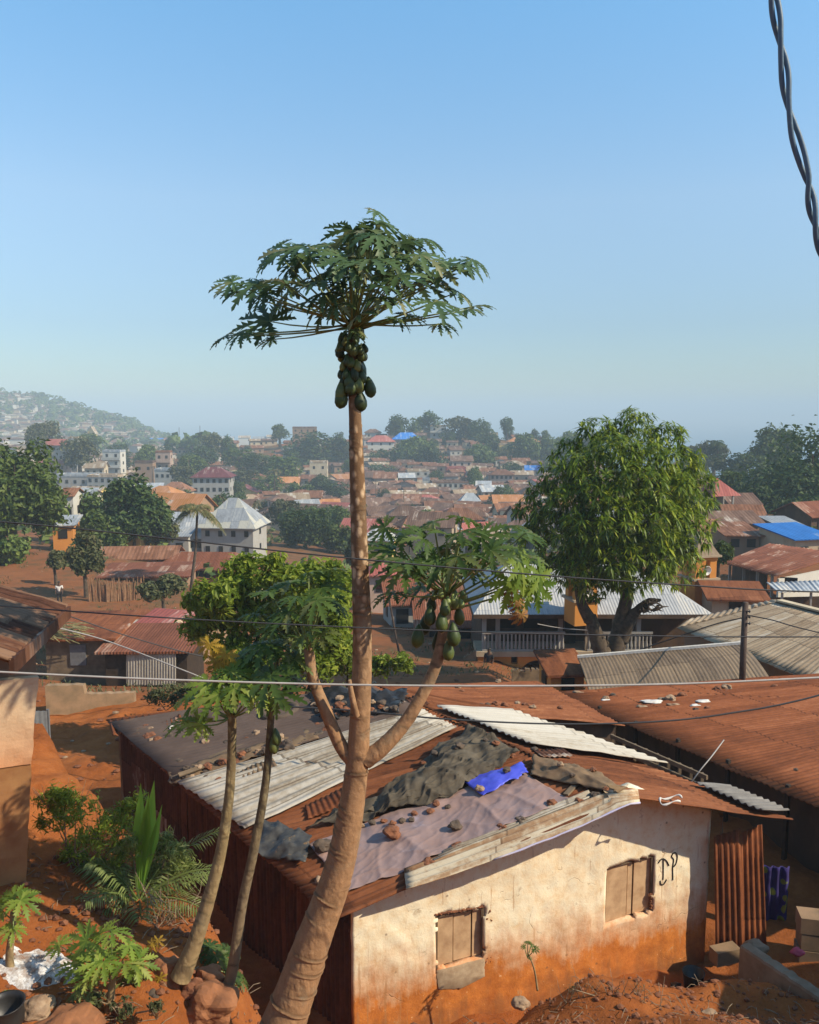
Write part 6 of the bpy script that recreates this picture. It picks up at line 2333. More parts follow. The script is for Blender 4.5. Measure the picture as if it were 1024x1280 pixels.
mb.hexa([V(a.x, a.y, -6), V(b_.x, b_.y, -6), V(b_.x + .3, b_.y + .3, -6), V(a.x + .3, a.y + .3, -6), V(a.x, a.y, a.z - .05), V(b_.x, b_.y, b_.z - .05), V(b_.x + .3, b_.y + .3, b_.z - .05), V(a.x + .3, a.y + .3, a.z - .05)])
mb.build('wall', WALLS['brown'], gt)
for t in (.2, .45, .62, .8):
    q = a.lerp(b_, t)
    mb = MB()
    mb.box((q.x - .03, q.y - .03, q.z - 1.1), (.8, .16, .9), math.atan2(b_.y - a.y, b_.x - a.x))
    mb.build('window', M['opening'], gt)

# brown roofed house with white gable, grey awning, far right
rp = [W(902, 703, 62), W(970, 720, 55), W(1130, 690, 62), W(962, 679, 70)]
bh = thing('house', 'brown roofed house with open dark porch and a white gable end', 'house', W(980, 760, 58))
mb = MB()
patch(mb, rp[0], rp[1], W(1060, 692, 60), rp[3], .03, .4, nv=6, wob=.04, seed=81)
mb.build('roof', M['brown_roof'], bh, smooth=True, solid=.05)
mb = MB()
a, b_ = W(974, 722, 55.6), W(1120, 696, 62)
mb.hexa([V(a.x, a.y, -9), V(b_.x, b_.y, -9), V(b_.x, b_.y + .3, -9), V(a.x, a.y + .3, -9), V(a.x, a.y, a.z - .12), V(b_.x, b_.y, b_.z + .1), V(b_.x, b_.y + .3, b_.z + .1), V(a.x, a.y + .3, a.z - .12)])
mb.build('gable_wall', WALLS['white'], bh)
mb = MB()
c = W(906, 704, 63)
mb.hexa([V(c.x + 1.2, c.y + 1.5, -9), V(a.x + .2, a.y + 2.5, -9), V(a.x + .4, a.y + 2.7, -9), V(c.x + 1.4, c.y + 1.7, -9), V(c.x + 1.2, c.y + 1.5, c.z - .1), V(a.x + .2, a.y + 2.5, a.z), V(a.x + .4, a.y + 2.7, a.z), V(c.x + 1.4, c.y + 1.7, c.z - .1)])
mb.build('porch_wall', WALLS['dark'], bh)
for t in (.1, .38, .64, .9):
    q = W(904, 704, 62.3).lerp(W(970, 721, 55.4), t)
    mb = MB()
    mb.box((q.x + .25, q.y + .2, q.z - 1.5), (.16, .16, 2.9))
    mb.build('post', WALLS['grey'], bh)
mb = MB()
mb.box(tuple(W(986, 726, 55.9)), (1.1, .2, .45), -.3)
mb.build('window', M['opening'], bh)
aw = thing('awning', 'grey zinc awning on posts in front of the white gable', 'awning', W(990, 758, 53))
mb = MB()
patch(mb, W(972, 740, 52), W(1040, 738, 52), W(1030, 725, 55), W(958, 728, 55.3), .03, .3, nv=4, seed=83)
mb.build('roof', M['far_grey'], aw, smooth=True, solid=.04)
for px in (978, 1014):
    mb = MB()
    q = W(px, 741, 52.3)
    mb.box((q.x, q.y, q.z - 1.4), (.12, .12, 2.8))
    mb.build('post', WALLS['grey'], aw)
mb = MB()
q0, q1 = W(962, 762, 53.5), W(1040, 760, 53.5)
mb.bar(q0, q1, .2, 1.6)
o = mb.build('yard_wall', WALLS['dark'], None)
tag(o, 'dark low wall under the grey awning', 'wall')
hp(925, 771, 47, 62, h=1.1, dp=4, rot=-.1, roof='gable', rm=M['rust_main'], wm=WALLS['tan'], rise=.55, over=.4, nwin=1, sidewin=0, label='low tan house with rusty roof between orange tower and dark pole')
for (px, py, d, w_, hh, rf, rm_m, wm_m, rot, rs, lab) in [
    (1008, 706, 74, 56, 2.4, 'mono', 'far_blue', 'tan', .25, .6, 'tan walled shop under a bright blue sheet roof'),
    (975, 702, 80, 34, 1.8, 'mono', 'far_rust', 'brown', .1, .5, 'small house with pale rusty roof left of the blue roof'),
    (1025, 672, 92, 60, 2.6, 'gable', 'brown_roof', 'dark', .4, 1.2, 'dark house with brown roof above the blue roof'),
    (930, 690, 78, 40, 1.6, 'mono', 'far_rust', 'brown', -.05, .5, 'low shed with patchy pale rusty roof behind the white gable'),
    (915, 676, 88, 66, 2.0, 'gable', 'far_rust2', 'brown', .1, .9, 'wide low brown house below the red pavilion'),
    (935, 668, 96, 44, 2.2, 'gable', 'far_rust', 'brown', -.15, 1.0, 'brown house with white edged roof beside the dark trees'),
    (928, 652, 108, 36, 2.4, 'gable', 'far_rust2', 'brown', .1, 1.1, 'plain brown roof house right behind the red pavilion'),
    (880, 690, 84, 40, 2.0, 'gable', 'far_rust', 'tan', .2, 1.0, 'house with rusty roof just behind the orange tower'),
    (990, 680, 86, 26, 1.8, 'mono', 'far_grey', 'grey', .0, .4, 'small grey roofed lean to against the dark trees')]:
    hp(px, py, d, w_, h=hh, dp=5, rot=rot, roof=rf, rm=M[rm_m], wm=WALLS[wm_m], rise=rs, over=.45, nwin=2, sidewin=0, label=lab, win=(.8, .8))
# red hipped pavilion
pv_ = W(900, 652, 104)
pav = thing('pavilion', 'open pavilion with pointed dusty red roof beside the mango crown', 'pavilion', pv_)
b = MB()
b.box((pv_.x, pv_.y + 1.8, pv_.z + 4.35), (4.4, 4.4, 2.1), .3, top=.05)
b.build('roof', M['far_red'], pav)
for i in (-1, 1):
    for j in (-1, 1):
        b = MB()
        b.box((pv_.x + i * 1.6, pv_.y + 1.8 + j * 1.6, pv_.z + 1.3), (.22, .22, 4.2), .3)
        b.build('post', WALLS['grey'], pav)
b = MB()
b.box((pv_.x, pv_.y + 1.8, pv_.z + .2), (3.6, 3.6, 1.4), .3)
b.build('base', WALLS['dark'], pav)

# unseen house added up the slope, outside the right of view, to shade the alley
nh = house((11.9, 8.5, .3), 4.6, 4.0, 4.1, 0.0, 'gable', M['rust_right'], WALLS['cream'], 'cream house up the slope beside the alley', storeys=1, nwin=2, over=.45, rise=.8, sidewin=2, foot=3)

# clutter on the open ground between the roof and the veranda building
for k, (pa, pb, d, h_, mt, lab, nm) in enumerate([((545, 838), (640, 836), 44, .7, 'mudwall', 'low mud wall across the yard left of the veranda building', 'yard_wall'), ((500, 822), (560, 820), 50, .6, 'mudwall', 'low terrace wall below the grey white house', 'yard_wall'),
                                                 ((640, 862), (688, 860), 36, .9, 'wood', 'grey plank fence in front of the veranda arches', 'plank_fence'), ((596, 826), (580, 836), 42, .6, 'mudwall', 'short end of yard wall by the veranda arch', 'yard_wall')]):
    a, c = W(pa[0], pa[1], d), W(pb[0], pb[1], d + .4)
    b = MB()
    for q in range(24):
        t0, t1 = q / 24, (q + 1) / 24
        e0, e1 = a.lerp(c, t0), a.lerp(c, t1)
        j = rng.uniform(-.1, .08) * h_
        b.hexa([e0 + V(0, 0, -1.5), e1 + V(0, 0, -1.5), e1 + V(0, .18, -1.5), e0 + V(0, .18, -1.5), e0 + V(0, 0, h_ + j), e1 + V(0, 0, h_ + j), e1 + V(0, .18, h_ + j), e0 + V(0, .18, h_ + j)])
    tag(b.build(nm, M[mt], None), lab, 'wall' if 'wall' in nm else 'fence')
# ------------------------------------------------------------------ the town on the far slope
OCC = []


def free(x, y, r):
    for (a, b, c) in OCC:
        if (a - x) ** 2 + (b - y) ** 2 < (r + c) ** 2:
            return False
    return True


NAMED = [
    # px, py base, d, width px, h, roof, roof mat, wall, storeys, nwin, rise, label
    (508, 560, 462, 34, 5.0, 'hip', 'far_blue', 'grey', 1, 3, 3.6, 'house with bright blue hipped roof on the ridge'),
    (476, 566, 440, 33, 6.0, 'hip', 'far_red', 'white', 2, 3, 3.2, 'white house with pale red hipped roof left of the blue roof'),
    (380, 549, 486, 30, 6.5, 'flat', 'far_rust2', 'brown', 2, 4, 0, 'unfinished brown concrete block house on the ridge behind round tree'),
    (548, 548, 486, 20, 7.0, 'flat', 'far_tan', 'white', 2, 2, 0, 'white two storey house on the ridge right of the blue roof'),
    (527, 547, 488, 34, 3.5, 'gable', 'far_tan', 'tan', 1, 3, 2.0, 'long tan roofed house on the ridge behind the blue roof'),
    (466, 549, 486, 20, 4.0, 'hip', 'far_rust2', 'white', 1, 2, 2.0, 'small white house on the ridge beside the papaya trunk'),
    (631, 571, 430, 15, 6.2, 'flat', 'far_tan', 'yellow', 2, 2, 0, 'small yellow two storey house high on the slope'),
    (655, 563, 455, 38, 5.0, 'hip', 'far_orange', 'yellow', 2, 3, 2.4, 'wide yellow house with pale orange roof near the mango crown'),
    (612, 553, 480, 20, 5.0, 'flat', 'far_tan', 'cream', 1, 2, 0, 'cream house between ridge palms'),
    (264, 618, 262, 46, 5.6, 'hip', 'far_purple', 'palegrey', 2, 6, 3.0, 'broad grey two storey house with maroon hipped roof'),
    (304, 627, 300, 34, 3.6, 'gable_y', 'far_purple', 'yellow', 1, 2, 2.0, 'yellow gabled house with maroon roof below the broad maroon one'),
    (285, 627, 296, 18, 3.0, 'flat', 'far_grey', 'cream', 1, 1, 0, 'flat cream house left of the yellow gable'),
    (360, 616, 330, 25, 4.4, 'gable', 'far_orange', 'yellow', 1, 2, 1.8, 'yellow house with bright orange roof among dark trees'),
    (338, 643, 262, 38, 3.6, 'gable', 'far_rust', 'yellow', 1, 4, 1.6, 'long yellow house low on the slope'),
    (356, 642, 268, 16, 3.6, 'flat', 'far_grey', 'blue', 1, 2, 0, 'small pale blue house beside the long yellow one'),
    (141, 594, 335, 23, 9.5, 'flat', 'far_grey', 'white', 3, 2, 0, 'white three storey house with balconies on the left slope'),
    (78, 578, 350, 42, 7.5, 'gable', 'far_red', 'white', 2, 5, 2.2, 'large white building with red roof behind the big left tree'),
    (93, 572, 345, 14, 8.0, 'flat', 'far_tan', 'white', 2, 2, 0, 'white annex with curved top beside the large red roof'),
    (64, 602, 300, 34, 6.6, 'gable', 'far_red', 'pink', 2, 4, 1.2, 'long pinkish two storey building behind the big left tree'),
    (95, 610, 285, 52, 4.0, 'flat', 'far_grey', 'grey', 1, 5, 0, 'flat roofed grey concrete building above the left trees'),
    (130, 614, 280, 40, 4.8, 'flat', 'far_tan', 'palegrey', 2, 5, 0, 'grey row of rooms below the white three storey house'),
    (208, 603, 310, 28, 4.5, 'flat', 'far_grey', 'white', 1, 4, 0, 'white arcaded house with dark arches in the left town'),
    (218, 632, 240, 36, 4.2, 'hip', 'far_rust', 'cream', 2, 4, 2.6, 'cream two storey house with brown hipped roof above the coconut palm'),
    (209, 642, 214, 18, 2.4, 'gable', 'far_red', 'red', 1, 1, 1.6, 'small bright red roof house left of the coconut palm'),
    (180, 594, 330, 22, 5.0, 'flat', 'far_rust2', 'brown', 1, 2, 0, 'open brown unfinished frame house in the left town'),
    (204, 590, 338, 18, 8.0, 'flat', 'far_rust', 'pink', 2, 2, 0, 'pinkish house with balconies in the left town'),
    (118, 598, 320, 24, 4.5, 'gable', 'far_tan', 'cream', 1, 3, 2.0, 'cream house with tan roof left of the white three storey'),
    (115, 551, 640, 9, 6.5, 'gable_y', 'far_tan', 'yellow', 1, 1, 4.5, 'yellow chapel with pointed gable at the hill foot'),
    (588, 643, 262, 28, 3.5, 'hip', 'far_grey', 'cream', 1, 3, 3.2, 'cream house with pyramid grey roof low on the slope'),
    (569, 644, 258, 16, 3.4, 'flat', 'far_tan', 'yellow', 1, 1, 0, 'pale yellow house left of the pyramid grey roof'),
    (635, 656, 236, 20, 3.2, 'gable', 'far_rust', 'yellow', 1, 2, 1.4, 'yellow house with rusty roof left of the mango crown'),
    (577, 586, 392, 26, 4.0, 'gable', 'far_rust2', 'pink', 1, 3, 2.0, 'house with dark roof and pinkish walls above the red one'),
    (570, 595, 378, 24, 3.4, 'flat', 'far_red', 'red', 1, 2, 0, 'house with bright red walls halfway up the slope'),
    (628, 609, 345, 28, 5.4, 'hip', 'far_rust', 'pink', 2, 5, 2.0, 'long pinkish two storey house halfway up the slope'),
    (562, 618, 322, 46, 4.4, 'flat', 'far_rust2', 'palegrey', 2, 7, 0, 'long grey white two storey row halfway up the slope'),
    (522, 604, 350, 28, 5.0, 'flat', 'far_tan', 'palegrey', 2, 3, 0, 'grey house with open terrace right of the papaya trunk'),
    (508, 608, 340, 18, 4.0, 'gable', 'far_grey', 'tan', 1, 2, 1.4, 'tan house with pale grey roof right of the papaya trunk'),
    (482, 612, 335, 26, 5.0, 'gable', 'far_rust', 'pink', 1, 2, 2.0, 'pink house with brown roof beside the papaya trunk'),
    (533, 614, 328, 9, 4.6, 'flat', 'far_grey', 'white', 1, 1, 0, 'tiny white cube house beside the grey white row'),
    (667, 596, 380, 18, 3.5, 'gable', 'far_blue', 'cream', 1, 2, 1.6, 'cream house with small blue roof near the mango crown'),
    (605, 618, 318, 16, 3.6, 'gable', 'far_grey', 'grey', 1, 1, 1.5, 'grey roofed house right of the long row'),
    (645, 592, 388, 22, 4.0, 'hip', 'far_tan', 'tan', 1, 2, 2.0, 'tan house with tan hipped roof near the mango crown'),
    (705, 606, 360, 24, 4.4, 'hip', 'far_rust2', 'palegrey', 1, 3, 2.2, 'grey house with brown hipped roof at the edge of the mango crown'),
    (398, 592, 372, 22, 5.0, 'flat', 'far_tan', 'cream', 1, 2, 0, 'cream house below the round ridge tree'),
]
for (px, py, d, w_, hh, rf, rmn, wmn, st, nw, rs, lab) in NAMED:
    p = W(px, py, d)
    w = w_ / F * d
    dp_ = min(w * .7, 9)
    house((p.x, p.y + dp_ / 2, p.z), w, dp_, hh, rng.uniform(-.12, .12), rf, M[rmn], WALLS[wmn], lab, 'houses of the far town', st, nw, .7 if rf != 'flat' else .15, rs, 4.0, win=(1.0, 1.25), sidewin=2 if w > 9 else 1, balcony=(st > 1 and w_ < 30 and rf == 'flat'), parapet=(rf == 'flat'))
    OCC.append((p.x, p.y + dp_ / 2, max(w, dp_) * .5))

# trees of the town that the photo lets one tell apart: (px, py top, py base, width px, d)
TOWN_TREES = [
    (350, 532, 552, 26, 470), (398, 540, 582, 74, 430), (372, 556, 584, 44, 420), (424, 548, 582, 36, 430), (266, 545, 574, 30, 420), (284, 548, 576, 24, 420), (252, 560, 584, 40, 400), (300, 562, 590, 46, 370), (326, 566, 594, 44, 360), (352, 572, 602, 50, 340), (305, 590, 616, 40, 320), (335, 596, 622, 44, 310),
    (375, 606, 640, 44, 270), (400, 596, 622, 38, 310), (425, 602, 634, 40, 290), (280, 636, 664, 50, 190), (310, 640, 668, 40, 180), (262, 626, 650, 34, 215), (497, 522, 548, 34, 480), (522, 523, 545, 22, 490), (537, 517, 540, 32, 492), (574, 525, 556, 40, 478), (598, 528, 560, 34, 470), (614, 545, 574, 36, 440), (560, 540, 562, 24, 470), (600, 560, 590, 40, 410),
    (634, 524, 545, 20, 486), (648, 544, 560, 14, 470), (656, 548, 586, 40, 425), (686, 552, 584, 34, 430), (668, 538, 552, 14, 486), (682, 539, 553, 14, 486), (712, 545, 580, 36, 440), (520, 552, 590, 52, 420), (496, 556, 592, 44, 415), (540, 560, 592, 36, 410), (470, 562, 590, 34, 415), (480, 580, 606, 40, 370), (594, 588, 620, 18, 335), (588, 590, 622, 20, 332),
    (632, 610, 640, 22, 290), (514, 630, 668, 14, 225), (498, 634, 670, 16, 218), (640, 580, 604, 30, 370), (545, 590, 610, 22, 350), (470, 640, 668, 20, 210), (450, 600, 640, 20, 300), (60, 532, 572, 44, 360), (48, 536, 580, 30, 340), (100, 552, 590, 44, 300), (205, 556, 582, 20, 380), (186, 560, 588, 30, 360), (178, 568, 592, 22, 350), (112, 545, 566, 30, 420), (150, 556, 576, 34, 430), (228, 585, 614, 40, 300), (240, 572, 600, 36, 330), (155, 570, 586, 26, 380),
    (892, 556, 592, 40, 260), (915, 566, 602, 50, 240), (872, 560, 600, 36, 270), (940, 570, 610, 46, 220), (720, 560, 596, 40, 400), (740, 544, 575, 40, 440), (690, 575, 604, 30, 380), (425, 636, 690, 34, 165), (372, 632, 690, 52, 150), (398, 640, 694, 40, 150), (440, 560, 590, 20, 420), (228, 612, 640, 34, 240)]
for (px, pt, pb, w_, d) in TOWN_TREES:
    p = W(px, pb, d)
    OCC.append((p.x, p.y, w_ / F * d * .28))

# ---- houses scattered over the slope wherever nothing stands yet
rh_ = random.Random(21)
cand = []
for k in range(30000):
    u = rh_.uniform(-.47, .47)
    y = math.exp(rh_.uniform(math.log(135), math.log(495)))
    cand.append((u, y))
rows = []
for (u, y) in cand:
    x = u * y
    z = tz(x, y)
    px, py = proj((x, y, z))
    if py > 700 or py < 548:
        continue
    if u > .19 and y > 230:
        continue
    if u < -.27 and y < 200:
        continue
    if px > 860 and py < 650:
        continue
    if y < 205 and px < 450:
        continue
    dens = 1.0 if 440 < px < 720 else .6
    if rh_.random() > dens:
        continue
    w = rh_.uniform(4.8, 9.4)
    if not free(x, y, w * .34):
        continue
    OCC.append((x, y, w * .36))
    rows.append((x, y, z, w, px, py))
    if len(rows) >= 600:
        break
rows.sort(key=lambda r: -r[3] / r[1])
spare_rows = rows[222:]
rows = rows[:222]
RM = ['far_rust'] * 8 + ['far_rust2'] * 7 + ['far_tan'] * 2 + ['far_grey'] * 2 + ['far_red', 'far_orange']
WMN = ['cream', 'cream', 'white', 'tan', 'tan', 'brown', 'brown', 'pink', 'grey', 'palegrey', 'yellow', 'grey']
RN = {'far_rust': 'rusty roofed', 'far_rust2': 'brown roofed', 'far_tan': 'tan roofed', 'far_grey': 'grey roofed', 'far_red': 'red roofed', 'far_orange': 'orange roofed'}
WNm = {'palegrey': 'pale grey'}
specs = []
for (x, y, z, w, px, py) in rows:
    st = 2 if rh_.random() < .2 else 1
    rf = rh_.choice(['gable', 'gable', 'gable', 'hip', 'hip', 'mono', 'gable_y'])
    specs.append(dict(x=x, y=y, z=z, w=w, px=px, py=py, st=st, rf=rf, rm=rh_.choice(RM), wm=rh_.choice(WMN), rot=rh_.uniform(-.45, .45)))
ORD = ['first', 'second', 'third', 'fourth', 'fifth', 'sixth', 'seventh', 'eighth', 'ninth', 'tenth', 'eleventh', 'twelfth', 'thirteenth', 'fourteenth', 'fifteenth', 'sixteenth']


def zone(px, py):
    if px < 240:
        a = 'behind the left trees'
    elif px < 445:
        a = 'left of papaya trunk'
    elif px < 545:
        a = 'right of papaya trunk'
    elif px < 720:
        a = 'towards the mango tree'
    elif px < 860:
        a = 'behind the mango crown'
    else:
        a = 'right of the mango'
    b = 'on the ridge' if py < 566 else 'high up' if py < 592 else 'halfway up' if py < 618 else 'low down' if py < 648 else 'in the valley'
    return b, a


from collections import defaultdict
gr = defaultdict(list)
for s in specs:
    s['zone'] = zone(s['px'], s['py'])
    s['size'] = ('two storey' if s['st'] == 2 else 'wide' if s['w'] > 9.5 else 'small')
    gr[(s['zone'], s['size'], s['rm'], s['wm'])].append(s)
for k, lst in gr.items():
    lst.sort(key=lambda s: s['px'])
    for i, s in enumerate(lst):
        base = '%s %s %s house %s %s' % (s['size'], RN[s['rm']], WNm.get(s['wm'], s['wm']), s['zone'][0], s['zone'][1])
        if len(lst) > 1:
            base = ORD[i] + ' from left, ' + base
        s['label'] = base
for s in specs:
    dp_ = s['w'] * rh_.uniform(.6, .85)
    hh = rh_.uniform(2.7, 3.3) if s['st'] == 1 else rh_.uniform(5.2, 6.0)
    house((s['x'], s['y'], s['z'] + .3), s['w'], dp_, hh, s['rot'], s['rf'], M[s['rm']], WALLS[s['wm']], s['label'], 'houses of the far town', s['st'], rh_.choice([1, 2, 2, 3]), .6, rh_.uniform(1.1, 2.0), 3.5, win=(1.0, 1.15), sidewin=1)

# the remaining houses of the slope, all smaller in the picture than those above
spare = MB()
MATS_S = [WALLS['cream'], WALLS['tan'], WALLS['brown'], WALLS['palegrey'], M['far_rust'], M['far_rust2'], M['far_tan'], M['opening']]
for (x, y, z, w, px, py) in spare_rows:
    rot = rh_.uniform(-.45, .45)
    ca, sa = math.cos(rot), math.sin(rot)
    dp_ = w * .7
    hh = rh_.uniform(2.6, 3.2)
    spare.box((x, y, z + hh / 2 - 1.5), (w, dp_, hh + 3), rot, rh_.randrange(4))
    rm_i = 4 + rh_.choice([0, 0, 0, 1, 1, 1, 2])
    c = [(-.56, -.62), (.56, -.62), (.56, .62), (-.56, .62)]
    P = [V(x + a * w * ca - b * dp_ * sa, y + a * w * sa + b * dp_ * ca, z + hh) for a, b in c]
    rz_ = V(0, 0, rh_.uniform(.9, 1.7))
    r0_, r1_ = P[0].lerp(P[3], .5) + rz_, P[1].lerp(P[2], .5) + rz_
    spare.add(P + [r0_, r1_], [(0, 1, 5, 4), (2, 3, 4, 5), (1, 2, 5), (3, 0, 4), (3, 2, 1, 0)], rm_i, [(0, 4), (w, 4), (w, 4), (0, 4), (0, 0), (w, 0)])
    for kx in (-.25, .2):
        xx, yy = kx * w, -dp_ / 2 - .02
        spare.box((x + xx * ca - yy * sa, y + xx * sa + yy * ca, z + hh * .5), (.95, .1, 1.05), rot, 7)
if spare_rows:
    o = spare.build('distant_houses', MATS_S, None)
    tag(o, 'smallest rusty roofed houses packed high on the far slope', 'houses', kind='stuff')
print('town', len(rows), len(spare_rows))

# ---- the hazy hill on the left: individuals in front, the rest as one mass
rf_ = random.Random(33)
hills, nind = [], 0
mass = MB()
MATS_H = [WALLS['white'], WALLS['cream'], WALLS['white'], WALLS['tan'], M['far_rust'], M['far_tan'], M['far_rust2']]
for k in range(5000):
    px = rf_.uniform(-40, 262)
    crest = np.interp(px, [-40, 0, 40, 100, 150, 200, 240, 262], [488, 492, 496, 510, 524, 545, 560, 562])
    py = rf_.uniform(crest + 2, 566)
    q = ghit(px, py, 1500, 560)
    if q is None:
        continue
    w = rf_.uniform(7, 13)
    if any((a - q.x) ** 2 + (b - q.y) ** 2 < 60 for (a, b) in hills):
        continue
    hills.append((q.x, q.y))
    wm = rf_.choice(['white', 'white', 'cream', 'cream', 'tan', 'grey', 'yellow'])
    rm_n = rf_.choice(['far_rust', 'far_tan', 'far_rust2', 'far_rust', 'far_grey'])
    rot = rf_.uniform(-.6, .6)
    hh = rf_.choice([3.2, 3.4, 5.6, 6.2])
    up_ = 'upper' if py < crest + 22 else 'lower'
    if nind < 0:
        nind += 1
        house((q.x, q.y, q.z), w, w * .7, hh, rot, rf_.choice(['gable', 'hip', 'flat']), M[rm_n], WALLS[wm], 'tiny %s house scattered over the %s part of the hazy hill' % (wm, up_), 'houses on the hazy hill', over=.4, rise=1.5, foot=4, single=True)
    else:
        b = MB()
        ca, sa = math.cos(rot), math.sin(rot)
        mass.box((q.x, q.y, q.z + hh / 2 - 1.5), (w, w * .7, hh + 3), rot, rf_.randrange(4))
        mass.box((q.x, q.y, q.z + hh + .75), (w * 1.1, w * .8, 1.5), rot, 4 + rf_.randrange(3), top=.25)
    if len(hills) > 650:
        break
o = mass.build('hillside_houses', MATS_H, None)
tag(o, 'mass of tiny pale houses covering the hazy hill', 'houses', kind='stuff')
# hill woodland
wood = MB()
for k in range(950):
    px = rf_.uniform(-60, 262)
    crest = np.interp(px, [-40, 0, 40, 100, 150, 200, 240, 262], [488, 492, 496, 510, 524, 545, 560, 562])
    py = crest + abs(rf_.gauss(0, 26)) + 1
    if py > 568:
        continue
    q = ghit(px, py, 1500, 560)
    if q is None:
        continue
    if mnoise.noise(V(q.x * .012, q.y * .008, 3)) < -.08 and rf_.random() < .8:
        continue
    r_ = rf_.uniform(4, 8.5)
    for j in range(16):
        d = V(rf_.gauss(0, 1), rf_.gauss(0, 1), rf_.gauss(.4, .8)).normalized() * r_ * .7
        c = q + V(0, 0, r_ * .75) + d
        s = r_ * rf_.uniform(.22, .4)
        nn = (d.normalized() + V(rf_.gauss(0, .4), rf_.gauss(0, .4), .4)).normalized()
        x = nn.orthogonal().normalized()
        y = nn.cross(x)
        wood.add([c - x * s, c - y * s, c + x * s, c + y * s, c + nn * s * .5], [(0, 1, 4), (1, 2, 4), (2, 3, 4), (3, 0, 4)])
o = wood.build('hillside_trees', M['tree_mid'], None)
tag(o, 'woodland covering the hazy hill between tiny houses', 'trees', kind='stuff')
# ground cover and low scrub between the houses of the slope
scr_ = MB()
for k in range(3200):
    u = rf_.uniform(-.5, .5)
    y = math.exp(rf_.uniform(math.log(75), math.log(540)))
    x = u * y
    if u < -.22 and y < 110 and rf_.random() < .8:
        continue
    if mnoise.noise(V(x * .03, y * .03, 8)) < -.25:
        continue
    z = tz(x, y)
    r_ = rf_.uniform(.6, 1.5)
    for j in range(9):
        d = V(rf_.gauss(0, 1), rf_.gauss(0, 1), rf_.gauss(.4, .7)).normalized() * r_ * .7
        c = V(x, y, z + r_ * .35) + d
        s = r_ * rf_.uniform(.25, .5)
        nn = (d.normalized() + V(rf_.gauss(0, .4), rf_.gauss(0, .4), .4)).normalized()
        a = nn.orthogonal().normalized()
        b = nn.cross(a)
        scr_.add([c - a * s, c - b * s * .6, c + a * s, c + b * s * .6], [(0, 1, 2, 3)])
o = scr_.build('scrub', M['tree_mid'], None)
tag(o, 'low green scrub filling gaps between the town houses', 'scrub', kind='stuff')

# ------------------------------------------------------------------ trees: a few built in full, the others copied
rt = random.Random(41)


def proto(name, label, rad, n, leaf, mat, trunk_h, group=None, lobes=10, seed=0, low=-.5, aspect=.6, shell=.72, spread=.62):
    """unit: crown half width 1, foot at the origin"""
    r_ = random.Random(seed)
    t = thing(name, label, 'tree', (0, 0, 0), group)
    b = MB()
    crown_mesh(b, (0, 0, trunk_h + rad[2] * .82), rad, n, leaf, r_, lobes, low, aspect=aspect, shell=shell, spread=spread)
    c = b.build('crown', mat, t)
    b = MB()
    limbs(b, (0, 0, 0), (rad[0], rad[1]), trunk_h + rad[2] * 1.5, .10, 6, r_)
    k = b.build('trunk', M['bark_far'], t)
    return t, [c, k]


FARP = [proto('far_tree', '', (1, 1, .9), 1700, .085, M['tree_dark'], .1, seed=1, lobes=14, low=-.95),
        proto('far_tree', '', (1, 1, 1.05), 1700, .085, M['tree_mid'], .12, seed=2, lobes=11, low=-.95),
        proto('far_tree', '', (1, 1, .75), 1600, .09, M['tree_mid'], .2, seed=3, lobes=16, low=-.8),
        proto('far_tree', '', (1, .9, 1.25), 1700, .08, M['tree_dark'], .08, seed=4, lobes=12, low=-.95),
        proto('far_tree', '', (1, 1, .8), 1500, .09, M['tree_olive'], .2, seed=5, lobes=11, low=-.85)]
used = [False] * 5
TSP = list(TOWN_TREES)
for k in range(2000):
    if len(TSP) > 135:
        break
    u = rt.uniform(-.5, .5)
    y = math.exp(rt.uniform(math.log(150), math.log(520)))
    x = u * y
    if u > .2 and y > 260:
        continue
    if not free(x, y, 1.6):
        continue
    z = tz(x, y)
    px, py = proj((x, y, z))
    if not (548 < py < 690):
        continue
    wm_ = rt.uniform(4, 8)
    OCC.append((x, y, wm_ * .25))
    wpx = wm_ / y * F
    TSP.append((px, py - wpx * rt.uniform(.8, 1.15), py, wpx, y))
tl = defaultdict(list)
for i, s in enumerate(TSP):
    kind = rt.randrange(5) if i >= 0 else 0
    zn = zone(s[0], s[2])
    sz = 'large' if s[3] > 38 else 'mid sized' if s[3] > 24 else 'small'
    cn_ = ['dark round', 'green rounded', 'green spreading', 'dark upright', 'olive'][kind]
    tl[(zn, sz, cn_)].append((s, kind))
for (zn, sz, cn_), lst in tl.items():
    lst.sort(key=lambda q: q[0][0])
    for i, (s, kind) in enumerate(lst):
        lab = '%s %s tree %s %s' % (sz, cn_, zn[0], zn[1])
        if len(lst) > 1:
            lab = ORD[min(i, 15)] + ' from left, ' + lab
        root, kids = FARP[kind]
        px, pt, pb, w_, d = s
        base = W(px, pb, d)
        hgt = (pb - pt) / F * d * 1.03
        hw = w_ / F * d / 2 * 1.08
        up_h = .15 + 1.75 * [.9, 1.05, .75, 1.25, .8][kind]
        sc = (hw, hw, max(hgt, hw * .8) / up_h * 1.06)
        if not used[kind]:
            used[kind] = True
            root.location = base
            root.scale = sc
            o = root
        else:
            o = copy_tree(root, kids, base, 0, sc)
        o.rotation_euler = (0, 0, rt.uniform(0, 6.28))
        tag(o, lab, 'tree', 'trees of the far town')

